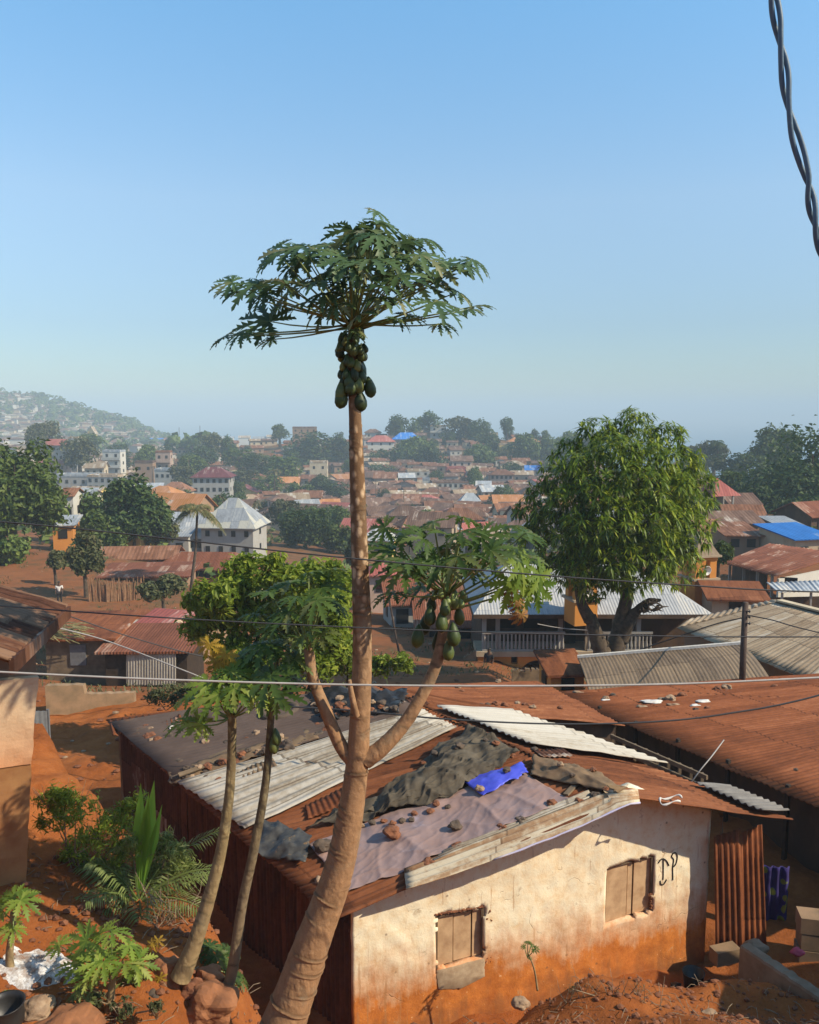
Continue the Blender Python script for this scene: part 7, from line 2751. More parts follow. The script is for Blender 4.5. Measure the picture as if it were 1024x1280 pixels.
# ---- nearer trees, each with its own crown
def big_tree(px, pt, pb, w_, d, mat, label, leaf, n, seed, lobes=12, low=-.6, name='tree', lean=0, spread=.62, nlimb=7, crown_low=.28, pad=1.0):
    r_ = random.Random(seed)
    base = W(px, pb, d)
    hgt = (pb - pt) / F * d
    hw = w_ / F * d / 2
    t = thing(name, label, 'tree', base)
    b = MB()
    ch = hgt * (1 - crown_low)
    crown_mesh(b, (base.x + lean, base.y, base.z + hgt * crown_low + ch / 2), (hw * pad, hw * .9 * pad, ch / 2 * 1.02), n, leaf, r_, lobes, low, spread=spread, aspect=.55, shell=.6, wild=.16)
    b.build('crown', mat, t)
    b = MB()
    limbs(b, base, (hw, hw), hgt, max(.12, hgt * .03), nlimb, r_, (lean, 0))
    b.build('trunk', M['bark'], t)
    return t


BT = [
    (22, 540, 715, 128, 80, 'tree_mid', 'huge leafy tree filling the left edge behind the striped roof', .30, 9000, 1, 18),
    (5, 664, 730, 70, 74, 'tree_mid', 'lower bushy tree under the huge left tree', .26, 2600, 2, 9),
    (168, 598, 705, 92, 98, 'tree_dark', 'dark dense tree in the middle of the left group', .34, 6500, 3, 14),
    (105, 612, 700, 70, 104, 'tree_mid', 'green tree between the huge left tree and dark dense one', .34, 4200, 4, 11),
    (130, 640, 712, 60, 92, 'tree_mid', 'lighter low tree in front of the dark dense one', .30, 3000, 5, 9),
    (196, 632, 706, 60, 100, 'tree_olive', 'olive green tree left of the grey house annex', .30, 2800, 6, 9),
    (108, 660, 744, 50, 62, 'tree_olive', 'thin olive tree leaning over the stick fence', .19, 2600, 7, 8),
    (70, 688, 722, 32, 66, 'tree_olive', 'small olive tree beside the red path', .18, 1000, 8, 6),
    (205, 718, 762, 56, 54, 'tree_olive', 'olive scrub tree behind the faded red roof', .16, 2200, 9, 8),
    (1012, 540, 700, 190, 128, 'tree_dark', 'massive dark evergreen at the right edge', .42, 13000, 10, 20),
    (945, 604, 690, 70, 122, 'tree_dark', 'dark tree joining the massive evergreen on its near side', .38, 4200, 11, 10),
    (915, 590, 655, 58, 140, 'tree_mid', 'rounded green tree behind the red pavilion', .40, 3600, 12, 9),
    (967, 535, 625, 68, 225, 'tree_mid', 'tall pale green tree with open top beside the massive evergreen', .62, 3600, 13, 13),
    (898, 676, 720, 36, 60, 'tree_mid', 'bushy tree just behind the orange tower', .18, 1600, 14, 7),
    (1005, 620, 690, 80, 112, 'tree_dark', 'dark lower tree in front of the massive evergreen', .36, 4500, 15, 10),
    (384, 628, 706, 62, 140, 'tree_dark', 'dark tree with branching trunk left of the papaya trunk', .36, 4000, 16, 10),
    (425, 645, 706, 44, 138, 'tree_mid', 'green tree touching the papaya trunk on its left', .34, 2600, 17, 8),
    (300, 655, 700, 40, 150, 'tree_dark', 'dark tree behind the steep zinc roof', .38, 2200, 18, 8),
    (445, 668, 720, 30, 96, 'tree_olive', 'grey green tree behind the papaya trunk above the red roof', .26, 1500, 19, 7),
    (145, 655, 690, 40, 118, 'tree_dark', 'dark tree above the yellow fronted house', .34, 2000, 20, 8),
]
for a in BT:
    big_tree(a[0], a[1], a[2], a[3], a[4], M[a[5]], a[6], a[7], a[8], a[9] + 100, a[10], spread=.66, crown_low=.12 if a[2] - a[1] > 90 else .18)


# ---- palms
def frond(b, p, d, ln, droop, nl, ll, lw, rr, sag=.5):
    d = d.normalized()
    pts = []
    for k in range(9):
        t = k / 8
        pts.append(V(*p) + d * (ln * t) + V(0, 0, -droop * ln * t * t))
    b.tube(pts, [.012 * ln * (1 - .85 * k / 8) + .004 for k in range(9)], 4)
    for k in range(nl):
        t = .12 + .86 * k / nl
        f = t * 8
        i = min(int(f), 7)
        q = pts[i].lerp(pts[i + 1], f - i)
        tg = (pts[i + 1] - pts[i]).normalized()
        sd_ = tg.cross(V(0, 0, 1))
        if sd_.length < .05:
            sd_ = V(1, 0, 0)
        sd_.normalize()
        L_ = ll * (1 - .55 * abs(2 * t - .85))
        for s in (-1, 1):
            dr = (sd_ * s + tg * .65 + V(0, 0, rr.uniform(-.1, .25))).normalized()
            m_ = q + dr * (L_ * .5)
            e = q + dr * L_ + V(0, 0, -sag * L_)
            w_ = tg * lw
            b.add([q, m_ + w_, e, m_ - w_], [(0, 1, 2, 3)])


def palm(px, pyt, pyb, d, ln, label, mat, n=16, pxb=None, nl=26, rtrunk=.14, name='palm_tree', ll=None, lw=.035):
    r_ = random.Random(int(px))
    base, top_ = W(pxb or px, pyb, d), W(px, pyt, d)
    t = thing(name, label, 'palm tree', base)
    b = MB()
    mid = base.lerp(top_, .5) + V(.15, 0, 0)
    b.tube([base + V(0, 0, -.5), base.lerp(mid, .5), mid, mid.lerp(top_, .5), top_], [rtrunk * 1.3, rtrunk, rtrunk * .9, rtrunk * .8, rtrunk * .75], 8)
    b.build('trunk', M['bark'], t, smooth=True)
    b = MB()
    for k in range(n):
        a = 6.2832 * k / n + r_.uniform(-.2, .2)
        e = r_.uniform(-.15, .8)
        frond(b, top_, V(math.cos(a), math.sin(a), e), ln * r_.uniform(.8, 1.1), .55 + .3 * r_.random(), nl, ll or ln * .3, lw, r_)
    b.build('crown', mat, t)
    return t


palm(247, 636, 748, 68, 2.3, 'coconut palm with drooping dry fronds in front of the grey house', M['coconut'], 18, pxb=237, rtrunk=.13, lw=.05)
palm(634, 528, 546, 484, 4.6, 'far palm with ragged head on the ridge skyline', M['tree_dark'], 14, nl=12, rtrunk=.3, lw=.25)
palm(612, 537, 556, 470, 4.2, 'small far palm among the ridge trees left of the yellow house', M['tree_dark'], 12, nl=12, rtrunk=.3, lw=.25)
palm(492, 527, 548, 478, 4.5, 'far palm on the ridge beside the papaya trunk', M['tree_dark'], 13, nl=12, rtrunk=.3, lw=.25)
palm(897, 552, 585, 245, 3.0, 'lone palm against the sea right of the mango crown', M['tree_dark'], 13, nl=12, rtrunk=.2, lw=.14)
palm(318, 628, 660, 210, 2.6, 'grey green palm behind the steep zinc roof', M['coconut'], 12, nl=12, rtrunk=.16, lw=.12)
palm(343, 588, 612, 300, 3.4, 'pale palm among dark trees left of the papaya trunk', M['coconut'], 13, nl=12, rtrunk=.2, lw=.18)
# far masts and pale roofs by the shore
for (px, pt, pb, d) in ((250, 532, 562, 980), (224, 534, 558, 980)):
    b = MB()
    p, q = W(px, pb, d), W(px, pt, d)
    for s in (-1, 1):
        b.tube([p + V(1.2 * s, 0, 0), q + V(.15 * s, 0, 0)], .22, 4)
    for k in range(7):
        z_ = p.lerp(q, k / 7)
        b.bar(z_ + V(-1.2 * (1 - k / 7), 0, 0), z_ + V(1.2 * (1 - k / 7), 0, 2.5), .15, .15)
    o = b.build('radio_mast', M['metal_grey'], None)
    tag(o, 'faint lattice mast near the shore, %s of the two' % ('nearer the papaya' if px == 250 else 'nearer the hazy hill'), 'mast')
for (px, py, w_, rm_n) in ((236, 556, 18, 'far_grey'), (258, 559, 14, 'far_tan'), (284, 553, 16, 'far_grey'), (306, 552, 14, 'far_tan'), (326, 553, 18, 'far_grey'), (216, 556, 22, 'far_red'), (196, 555, 16, 'far_blue'), (340, 551, 12, 'far_tan')):
    p = W(px, py, 900)
    house((p.x, p.y, p.z), w_ / F * 900, 10, 4.5, .1, 'gable', M[rm_n], WALLS['white'], 'hazy low %s shed by the shore below the hill' % {'far_grey': 'grey roofed', 'far_tan': 'tan roofed', 'far_red': 'red roofed', 'far_blue': 'blue roofed'}[rm_n], 'sheds by the shore', over=.5, rise=2, foot=16, single=True, name='shore_shed', cat='shed')

# power poles and roof tanks of the town
for k, (px, pb, pt, d) in enumerate([(236, 600, 574, 320), (333, 650, 622, 240), (505, 640, 612, 230), (548, 632, 606, 280), (606, 612, 588, 320), (672, 622, 596, 290), (192, 604, 582, 330), (470, 628, 600, 270), (930, 690, 655, 90), (412, 620, 596, 310)]):
    p = W(px, pb, d)
    q = W(px, pt, d)
    b = MB()
    b.tube([p + V(0, 0, -2), q], [.16, .11], 6)
    b.bar(q + V(-.8, 0, -.5), q + V(.8, 0, -.5), .12, .12)
    tag(b.build('power_pole', M['wood'], None), 'thin power pole standing among the houses of the far town', 'pole', 'power poles of the town')
# low dry tufts and rubbish on the bare ground this side of the town
gs_ = MB()
rg_ = random.Random(19)
for k in range(2600):
    y = math.exp(rg_.uniform(math.log(29), math.log(95)))
    x = rg_.uniform(-.52, .52) * y
    if abs(x) < 4 and y < 26:
        continue
    if mnoise.noise(V(x * .22, y * .22, 4)) < .02:
        continue
    z = tz(x, y)
    for j in range(9):
        a = rg_.uniform(0, 6.28)
        l_ = rg_.uniform(.10, .30)
        w_ = rg_.uniform(.012, .035)
        c = V(x + rg_.gauss(0, .25), y + rg_.gauss(0, .25), z)
        e = c + V(math.cos(a) * l_ * .7, math.sin(a) * l_ * .7, l_ * .8)
        s_ = V(-math.sin(a), math.cos(a), 0) * w_
        gs_.add([c - s_, c + s_, e + s_ * .6, e - s_ * .6], [(0, 1, 2, 3)])
tag(gs_.build('grass', M['tree_olive'], None), 'dry weedy tufts on the bare red ground', 'grass', kind='stuff')
rb_ = MB()
for k in range(900):
    y = math.exp(rg_.uniform(math.log(19), math.log(75)))
    x = rg_.uniform(-.52, .52) * y
    if y < 26 and x > -7.5:
        continue
    s_ = rg_.uniform(.03, .10)
    rb_.blob((x, y, tz(x, y) + s_ * .3), (s_ * 1.3, s_, s_ * .6), k, 0, .3, mi=k % 5 // 4)
tag(rb_.build('rubble', [M['stone'], M['stone_tan']], None), 'loose stones and rubbish strewn over the bare yards', 'rubble', kind='stuff')
# ------------------------------------------------------------------ foreground rocks, pots, walls
def rock(px, py, wpx, hpx, d, label, mat='rock', seed=0, amp=.28, group=None, freq=1.2):
    c = W(px, py, d)
    b = MB()
    b.blob(c, (wpx / 2 / F * d, wpx / 2.3 / F * d, hpx / 2 / F * d), seed, 3, amp, freq)
    o = b.build('rock', M[mat], None, smooth=False)
    return tag(o, label, 'rock', group)


rock(212, 1222, 46, 60, 8.15, 'tall rounded red boulder at the foot of the pale papaya stem', seed=1)
rock(262, 1256, 66, 54, 7.95, 'big block of crumbly red laterite in front of the thin grey stem', seed=2, amp=.34)
rock(262, 1222, 40, 26, 8.3, 'orange rock between the pale stem and the thin grey stem', seed=3)
rock(240, 1238, 34, 28, 8.05, 'small brown rock tucked beside the tall boulder', 'stone', seed=4)
rock(48, 1262, 44, 26, 7.4, 'greyish rock beside the black pot', 'stone_tan', seed=5)
rock(86, 1284, 84, 44, 7.2, 'broad orange rock at the bottom edge below the ash heap', seed=6)
rock(152, 1262, 30, 18, 7.6, 'low brown rock beside the seedling stem', 'stone', seed=7)
rock(190, 1246, 22, 16, 7.9, 'small dark rock left of the tall boulder', 'stone_grey', seed=8)
rock(651, 1254, 24, 14, 10.1, 'pale grey stone on the soil mound below the first window', 'stone_tan', seed=9, amp=.2)
rock(871, 1246, 18, 22, 11.6, 'tan rounded stone beside the dark bucket', 'stone_tan', seed=10)
rock(885, 1275, 44, 22, 10.4, 'half buried tan stone at the bottom edge near the block wall', 'stone_tan', seed=11)
rock(810, 1268, 20, 14, 10.2, 'red brown lump on the soil mound below the letters', 'stone', seed=12)
rock(112, 1130, 40, 24, 9.2, 'earthy ledge stone below the shrubs', 'rock', seed=13)
rock(138, 1158, 26, 18, 8.9, 'orange stone at the edge of the red bank', 'rock', seed=14)

# crumbs of stone scattered over the mound and bank: far too many to count
rp_ = random.Random(77)
b = MB()
for k in range(2400):
    if k % 2:
        x, y = rp_.uniform(-.2, 6.5), rp_.uniform(8.8, 11.4)
    else:
        x, y = rp_.uniform(-5.5, -1), rp_.uniform(6.8, 10)
    z = tz(x, y)
    s = rp_.choice([.012, .016, .02, .028, .045]) * rp_.uniform(.8, 1.3)
    b.blob((x, y, z + s * .3), (s, s * .8, s * .6), k, 0, .3)
o = b.build('gravel', M['stone'], None)
tag(o, 'loose reddish stone crumbs on the soil', 'gravel', kind='stuff')
b = MB()
for k in range(520):
    x, y = (rp_.uniform(-.2, 6.5), rp_.uniform(8.8, 11.4)) if k % 2 else (rp_.uniform(-5.5, -1), rp_.uniform(6.8, 10))
    z = tz(x, y)
    a = rp_.uniform(0, 6.28)
    l_ = rp_.uniform(.05, .22)
    p = V(x, y, z + .015)
    b.tube([p, p + V(math.cos(a) * l_ * .5, math.sin(a) * l_ * .5, rp_.uniform(.0, .05)), p + V(math.cos(a) * l_, math.sin(a) * l_, rp_.uniform(-.01, .04))], .004, 4)
o = b.build('litter', M['twig'], None)
tag(o, 'dry straw and twigs littering the soil', 'litter', kind='stuff')

# ash heap
b = MB()
c = ghit(48, 1212, 30)
vs, fs = [], []
nA = 34
for j in range(nA + 1):
    for i in range(nA + 1):
        s, t = i / nA * 2 - 1, j / nA * 2 - 1
        r2 = math.sqrt(s * s + t * t)
        x, y = c.x + s * .46, c.y + t * .36
        h = max(0, 1 - r2 * (1 + .3 * mnoise.noise(V(s * 2, t * 2, 1))))
        z = tz(x, y) - .03 + .13 * h ** .7 + (.035 * mnoise.noise(V(x * 9, y * 9, 2)) + .02 * mnoise.noise(V(x * 23, y * 23, 2))) * min(1, h * 4)
        vs.append((x, y, z))
for j in range(nA):
    for i in range(nA):
        a = j * (nA + 1) + i
        fs.append((a, a + 1, a + nA + 2, a + nA + 1))
b.add(vs, fs)
m, nt, out = newmat('white_ash')
n1 = noise(nt, wpos(nt), 7, 6, .7)
n2 = noise(nt, wpos(nt), 45, 4, .7)
col = ramp(nt, n1, [(0.36, (0.25, 0.14, 0.09)), (0.48, (0.42, 0.36, 0.32)), (0.6, (0.70, 0.68, 0.66))])
col = mixc(nt, maprange(nt, n2, .5, .7), col, (0.32, 0.27, 0.24))
bsdf(nt, out, col, .95, 0, bump(nt, n2, .6, .02), .1)
o = b.build('ash_heap', m, None, smooth=True)
tag(o, 'heap of white ash on the red bank at bottom left', 'ash heap')


def lathe(b, c, prof, n=20):
    vs, fs = [], []
    for r, z in prof:
        for k in range(n):
            a = 6.2832 * k / n
            vs.append((c[0] + r * math.cos(a), c[1] + r * math.sin(a), c[2] + z))
    for j in range(len(prof) - 1):
        for k in range(n):
            a, e = j * n + k, j * n + (k + 1) % n
            fs.append((a, e, e + n, a + n))
    b.add(vs, fs)


b = MB()
c = W(8, 1285, 7.2)
lathe(b, c, [(.02, 0), (.12, .0), (.165, .06), (.17, .16), (.165, .24), (.185, .26), (.165, .255), (.15, .2), (.13, .05), (.02, .03)])
o = b.build('black_pot', M['black'], None, smooth=True)
tag(o, 'sooty black pot standing at the bottom left corner', 'pot')
b = MB()
c = W(866, 1237, 12.2)
lathe(b, c, [(.02, 0), (.13, 0), (.17, .3), (.18, .31), (.16, .3), (.12, .03), (.02, .02)])
o = b.build('bucket', M['black'], None, smooth=True)
tag(o, 'dark bucket standing in the shade by the wall foot', 'bucket')
for k, (px, py, s, mt, lab) in enumerate([(893, 1232, .14, 'dark_cloth', 'dark rag lying by the bucket'), (906, 1240, .10, 'white', 'pale rag lying by the block wall'), (845, 1232, .09, 'black', 'small black pot lying left of the bucket'), (997, 1190, .10, 'pink', 'pink plastic bowl in the shade behind the block wall')]):
    b = MB()
    b.blob(W(px, py, 12.2), (s, s * .8, s * .55), k + 5, 2, .3)
    tag(b.build('rag' if 'rag' in lab else 'bowl', M[mt], None, smooth=True), lab, 'rag' if 'rag' in lab else 'bowl')

# block wall at the lower right
bwt = thing('block_wall', 'rough cement block wall running out of the bottom right corner', 'wall', W(930, 1240, 12.0))
b = MB()
a, b_ = W(925, 1183, 12.0), W(1075, 1284, 10.2)
N_ = 40
vs, fs = [], []
dr = (b_ - a).normalized()
sdv = V(-dr.y, dr.x, 0).normalized()
if sdv.x < 0:
    sdv = -sdv
for i in range(N_ + 1):
    q = a.lerp(b_, i / N_)
    e = .008 * mnoise.noise(V(i * .4, 1, 2)) + .008 * mnoise.noise(V(i * 1.3, 5, 2))
    for (o_, z) in ((-.015, -1.8), (0, -.02), (.02, .015), (.19, .01 + e), (.21, -.02), (.21, -1.8)):
        vs.append(q + sdv * (o_ + e * .4) + V(0, 0, z + e))
for i in range(N_):
    for k in range(5):
        a_ = i * 6 + k
        fs.append((a_, a_ + 1, a_ + 7, a_ + 6))
fs += [(5, 4, 3, 2, 1, 0)]
b.add(vs, fs)
b.build('wall', M['concrete'], bwt)
b = MB()
b.blob(W(940, 1186, 12.15) + V(.05, 0, 0), (.2, .14, .13), 3, 2, .2)
b.build('loose_block', M['concrete'], bwt)
bw2 = MB()
c = W(1012, 1152, 12.6)
for q_ in range(5):
    bw2.box((c.x + .25 + .012 * (q_ % 2), c.y + .2, c.z - .14 - .29 * q_), (.62 - .015 * (q_ % 2), .35 - .01 * (q_ % 2), .275), -.2 + .01 * q_)
o = bw2.build('brick_pier', M['mudwall'], None)
tag(o, 'stub of orange block pier at the right edge', 'pier')
# printed cloth hanging in the shade
m, nt, out = newmat('printed_cloth')
v = N(nt, 'TexVoronoi')
v.inputs['Scale'].default_value = 5
L(nt, wpos(nt), v.inputs['Vector'])
bsdf(nt, out, ramp(nt, v.outputs['Distance'], [(.0, (.26, .26, .04)), (.32, (.16, .2, .04)), (.36, (.04, .03, .16)), (.6, (.03, .02, .1))]), .9)
b = MB()
a, b_ = W(954, 1082, 13.9), W(988, 1084, 13.9)
vs, fs = [], []
for j in range(15):
    for i in range(13):
        p = a.lerp(b_, i / 12) + V(0, .04 * math.sin(i * 1.7) + .03 * mnoise.noise(V(i * .5, j * .4, 1)), -1.25 * j / 14 * (1 - .08 * math.sin(i)))
        vs.append(p)
for j in range(14):
    for i in range(12):
        k = j * 13 + i
        fs.append((k, k + 1, k + 14, k + 13))
b.add(vs, fs)
o = b.build('hanging_cloth', m, None, smooth=True, solid=.006)
tag(o, 'blue and yellow printed cloth hanging in the shade under the eaves', 'cloth')

# ------------------------------------------------------------------ foreground plants
rq_ = random.Random(55)


def seedling(stem, apex, leaves, size, d, label, mat, name='papaya_seedling', r0=14, cat='seedling', seven=True):
    t = thing(name, label, cat, W(stem[0][0], stem[0][1], d))
    Q, Rr = trunk_pts([(s[0], s[1], d, r0 * (1 - .45 * i / max(1, len(stem) - 1))) for i, s in enumerate(stem)], 16)
    b = MB()
    b.tube(Q, Rr, 9)
    b.build('stem', M['trunk_pale'], t, smooth=True)
    papaya_crown(t, W(apex[0], apex[1], d), leaves, M[mat], size, d, seed=int(apex[0]), stalkr=.008, droop=.3)
    return t


seedling([(133, 1285), (138, 1250), (142, 1218)], (140, 1215), [(95, 1182, 0), (118, 1166, .2), (148, 1168, -.1), (175, 1186, .1), (165, 1207, -.2), (112, 1206, -.2), (86, 1204, .1), (140, 1188, .15), (130, 1212, -.25), (184, 1205, 0), (100, 1222, -.2, 52), (155, 1186, .3), (122, 1186, .3), (68, 1178, .3, 52)], 66, 7.6, 'young papaya with a bushy crown in front of the ash heap', 'papaya_bright')
seedling([(15, 1220), (12, 1195), (16, 1160), (16, 1140)], (16, 1142), [(8, 1124, 0), (38, 1130, -.1), (6, 1155, .1), (28, 1112, .2), (-8, 1135, .1), (16, 1168, -.2, 44)], 58, 7.9, 'lone seedling with spread star shaped leaves at the left edge', 'papaya_bright', r0=12)
seedling([(262, 1230), (264, 1205)], (264, 1200), [(250, 1188, 0), (268, 1178, .1), (285, 1200, -.1), (296, 1216, .1), (270, 1205, -.2), (306, 1225, .2), (255, 1210, .2), (290, 1186, .25)], 50, 8.7, 'dark leafy seedling growing behind the two thin papaya stems', 'papaya', r0=9)
seedling([(672, 1238), (668, 1212), (660, 1190)], (660, 1190), [(653, 1183, 0), (666, 1180, .05), (659, 1176, .1), (671, 1188, -.1), (664, 1198, 0, 9)], 14, 10.9, 'thin weed seedling against the orange wall under the windows', 'papaya', r0=3, cat='weed', name='weed_seedling')
seedling([(96, 1278), (98, 1262), (100, 1250)], (100, 1248), [(88, 1246, 0), (106, 1240, 0), (112, 1252, -.1), (96, 1236, .1)], 28, 7.5, 'tiny green seedling under the young papaya', 'weed', r0=4)

# oil palm seedling
ps = thing('palm_seedling', 'young oil palm with arching fronds and bright upright new blades', 'palm', W(172, 1140, 9.5))
b = MB()
p0 = W(174, 1128, 9.5)
for k, (ex, ey, ez, ln) in enumerate([(-1, -.3, .75, 1.05), (-.9, .3, .9, 1.0), (-.5, -.6, .9, .9), (.9, .1, .85, 1.15), (1, -.35, .6, .95), (.5, .6, 1.1, .9), (-.7, -.5, .4, .85), (.3, -.8, .7, .8), (-1, .1, .45, 1.0), (.75, .4, .5, .9), (-.3, .5, 1.3, 1.0), (-.6, -.1, 1.2, 1.05)]):
    frond(b, p0, V(ex, ey, ez), ln * 1.2, .42, 24, .36, .013, rq_, .35)
b.build('crown', M['palmfrond'], ps)
b = MB()
for (px, py, w_) in ((193, 975, 10), (176, 978, 9), (186, 990, 8), (203, 1005, 6)):
    e = W(px, py, 9.4)
    s_ = p0 + V(rq_.uniform(-.05, .05), 0, .1)
    m_ = s_.lerp(e, .6)
    ww = w_ / F * 9.4
    x = V(1, 0, 0)
    b.add([s_, m_ - x * ww, e, m_ + x * ww, m_ + V(0, .03, 0)], [(0, 1, 4), (1, 2, 4), (0, 4, 3), (4, 2, 3)])
b.build('new_blades', M['palmbright'], ps)
ps2 = thing('palm_frond', 'single palm frond arching over the dark side wall towards the pale stem', 'palm frond', W(200, 1100, 9.8))
b = MB()
frond(b, W(190, 1100, 9.7), (W(300, 1000, 9.9) - W(190, 1100, 9.7)) + V(0, 0, .25), 1.45, .32, 26, .3, .012, rq_, .3)
b.build('blades', M['palmfrond'], ps2)


def shrub(spots, label, mat, leaf, n, d, seed, stem_from, name='shrub', cat='shrub', aspect=.45):
    r_ = random.Random(seed)
    t = thing(name, label, cat, W(stem_from[0], stem_from[1], d))
    b, s = MB(), MB()
    for (px, py, rp) in spots:
        dd = d + r_.uniform(-.25, .25)
        c = W(px, py, dd)
        crown_mesh(b, c, (rp / F * dd,) * 3, int(n), leaf, r_, 6, aspect=aspect, shell=.3, wild=.25)
        p = W(stem_from[0] + r_.uniform(-12, 12), stem_from[1], d)
        s.tube([p, p.lerp(c, .5) + V(r_.uniform(-.1, .1), 0, .05), c], [.014, .01, .004], 5)
        for q in range(7):
            e = c + V(r_.uniform(-1, 1), r_.uniform(-1, 1), r_.uniform(-.2, 1)).normalized() * (rp / F * dd * 1.1)
            s.tube([c + V(0, 0, -.1), e], [.005, .002], 4)
    b.build('crown', M[mat], t)
    s.build('stems', M['twig'], t)


shrub([(95, 1010, 34), (70, 1030, 30), (125, 1040, 36), (100, 1062, 34), (145, 1078, 34), (118, 1095, 30), (60, 1000, 24), (80, 1005, 30), (150, 1035, 34), (165, 1010, 26), (90, 1085, 26)], 'small leaved shrub between the orange wall and the palm seedling', 'bush', .045, 420, 9.8, 3, (110, 1120), aspect=.24)
shrub([(165, 1060, 36), (195, 1085, 34), (150, 1105, 34), (185, 1115, 30), (210, 1060, 26), (228, 1085, 20)], 'dense weedy growth around the foot of the palm seedling', 'weed', .06, 520, 9.7, 4, (178, 1135), aspect=.14)
shrub([(215, 872, 22), (195, 876, 16), (236, 868, 16)], 'low dusty bush behind the far corner of the felted roof', 'tree_olive', .06, 420, 23.5, 6, (215, 888), name='bush', cat='bush')
shrub([(20, 1262, 14), (8, 1250, 12), (-5, 1262, 14)], 'clump of green weeds beside the black pot', 'weed', .03, 140, 7.5, 7, (8, 1275), name='weed_clump', cat='weed')
shrub([(150, 1262, 20), (175, 1270, 20), (195, 1262, 14), (120, 1250, 14)], 'low weeds in front of the young papaya stem', 'tree_olive', .025, 170, 7.6, 8, (160, 1282), name='weed_clump', cat='weed')
shrub([(170, 1222, 18), (160, 1235, 18), (180, 1240, 14)], 'dark weeds between the young papaya and tall boulder', 'weed', .04, 120, 8.0, 12, (168, 1255), name='weed_clump', cat='weed')
shrub([(740, 1238, 16), (770, 1250, 14), (800, 1240, 14), (760, 1262, 12), (715, 1236, 10)], 'sparse dry weeds on the soil mound by the shack', 'tree_olive', .018, 60, 10.3, 9, (760, 1262), name='weed_clump', cat='weed', aspect=.2)
# dry brush
db = thing('dry_brush', 'tangle of dry grey twigs below the palm seedling', 'brush', W(200, 1165, 9.2))
b = MB()
for k in range(170):
    p = W(205 + rq_.gauss(0, 22), 1165 + rq_.gauss(0, 20), 9.2 + rq_.uniform(-.3, .3))
    e = p + V(rq_.gauss(0, .2), rq_.gauss(0, .15), rq_.uniform(-.05, .38))
    b.tube([p, p.lerp(e, .5) + V(rq_.gauss(0, .03), 0, 0), e], [.006, .004, .002], 4)
b.build('twigs', M['twig'], db)
b = MB()
for (px, py) in ((192, 1180), (200, 1222), (198, 1175), (170, 1230)):
    put_leaf(b, W(px, py, 8.0), V(rq_.uniform(-.5, .5), -.3, -.7), V(0, -1, .4), .11, .4, rr=rq_, shape=(LEAF7_V, LEAF7_F))
b.build('dead_leaves', M['yellowleaf'], db)
b = MB()
for k in range(26):
    p = W(rq_.uniform(690, 830), rq_.uniform(1235, 1275), 10.2)
    z0 = tz(p.x, p.y)
    p = V(p.x, p.y, z0)
    e = p + V(rq_.gauss(0, .1), rq_.gauss(0, .1), rq_.uniform(.1, .38))
    b.tube([p, p.lerp(e, .5) + V(rq_.gauss(0, .03), 0, 0), e], [.005, .004, .002], 4)
o = b.build('dry_stalks', M['twig'], None)
tag(o, 'dry weed stalks standing on the soil mound', 'weeds', kind='stuff')

# ------------------------------------------------------------------ cables and pole
def cable(pts, wpx, mat, label, d=None, twist=0, sag=True):
    P = [W(p[0], p[1], p[2]) for p in pts]
    Q = []
    m_ = len(P) - 1
    n = 80
    for k in range(n + 1):
        f = k / n * m_
        i = min(int(f), m_ - 1)
        t = f - i
        p0, p1, p2, p3 = P[max(i - 1, 0)], P[i], P[i + 1], P[min(i + 2, m_)]
        Q.append(0.5 * ((2 * p1) + (-p0 + p2) * t + (2 * p0 - 5 * p1 + 4 * p2 - p3) * t * t + (3 * p1 - p0 - 3 * p2 + p3) * t ** 3))
    b = MB()
    b.tube(Q, [wpx / 2 / F * q.y for q in Q], 6)
    o = b.build('cable', M[mat], None, smooth=True)
    return tag(o, label, 'cable')


cable([(-900, 590, 7), (-400, 622, 7), (0, 652, 7), (200, 672, 7), (400, 694, 7), (640, 716, 7), (850, 731, 7), (1024, 740, 7), (1400, 748, 7), (1900, 740, 7)], 2.2, 'cable', 'topmost dark cable crossing below the town and above the lower crowns')
cable([(-900, 670, 7.3), (-400, 722, 7.3), (0, 757, 7.3), (240, 774, 7.3), (512, 787, 7.3), (760, 794, 7.3), (1024, 796, 7.3), (1400, 790, 7.3), (1900, 770, 7.3)], 2.0, 'cable', 'dark cable crossing level with the fruit of the lower crown')
cable([(-900, 790, 6.5), (-400, 818, 6.5), (0, 840, 6.5), (250, 851, 6.5), (512, 857, 6.5), (800, 856, 6.5), (1024, 847, 6.5), (1400, 826, 6.5), (1900, 790, 6.5)], 3.0, 'cable_pale', 'thick pale cable crossing just above the patched roof')
cable([(300, 880, 15), (440, 888, 14.5), (560, 899, 14), (700, 905, 14), (820, 902, 14), (910, 892, 14), (1024, 869, 14), (1250, 800, 14), (1500, 700, 14)], 2.4, 'cable', 'dark cable dipping across the white strip and orange roof')
cable([(60, 782, 20), (130, 800, 20), (230, 838, 19), (330, 878, 18.5), (420, 895, 18)], 1.8, 'cable_pale', 'thin pale wire slanting from the sheds to the felt roof')
cable([(70, 764, 22), (150, 792, 23), (230, 815, 24), (330, 838, 25)], 1.6, 'cable', 'thin dark wire slanting over the sheds at left')
cable([(934, 769, 25.4), (965, 775, 24), (1000, 785, 23), (1090, 806, 22)], 1.6, 'cable', 'thin cable leaving the dark pole towards the right edge')
cable([(930, 772, 25.6), (895, 780, 28), (850, 795, 31), (800, 812, 34)], 1.5, 'cable', 'thin cable leaving the dark pole towards the mango tree')
cable([(735, 788, 40), (700, 785, 40.5), (672, 780, 40.5)], 1.2, 'cable_pale', 'short wire strung along the veranda')
cable([(864, 978, 15), (876, 962, 15), (890, 945, 15.2), (905, 925, 15.6)], 1.6, 'cable_pale', 'short pale rope hanging between the two roof eaves')
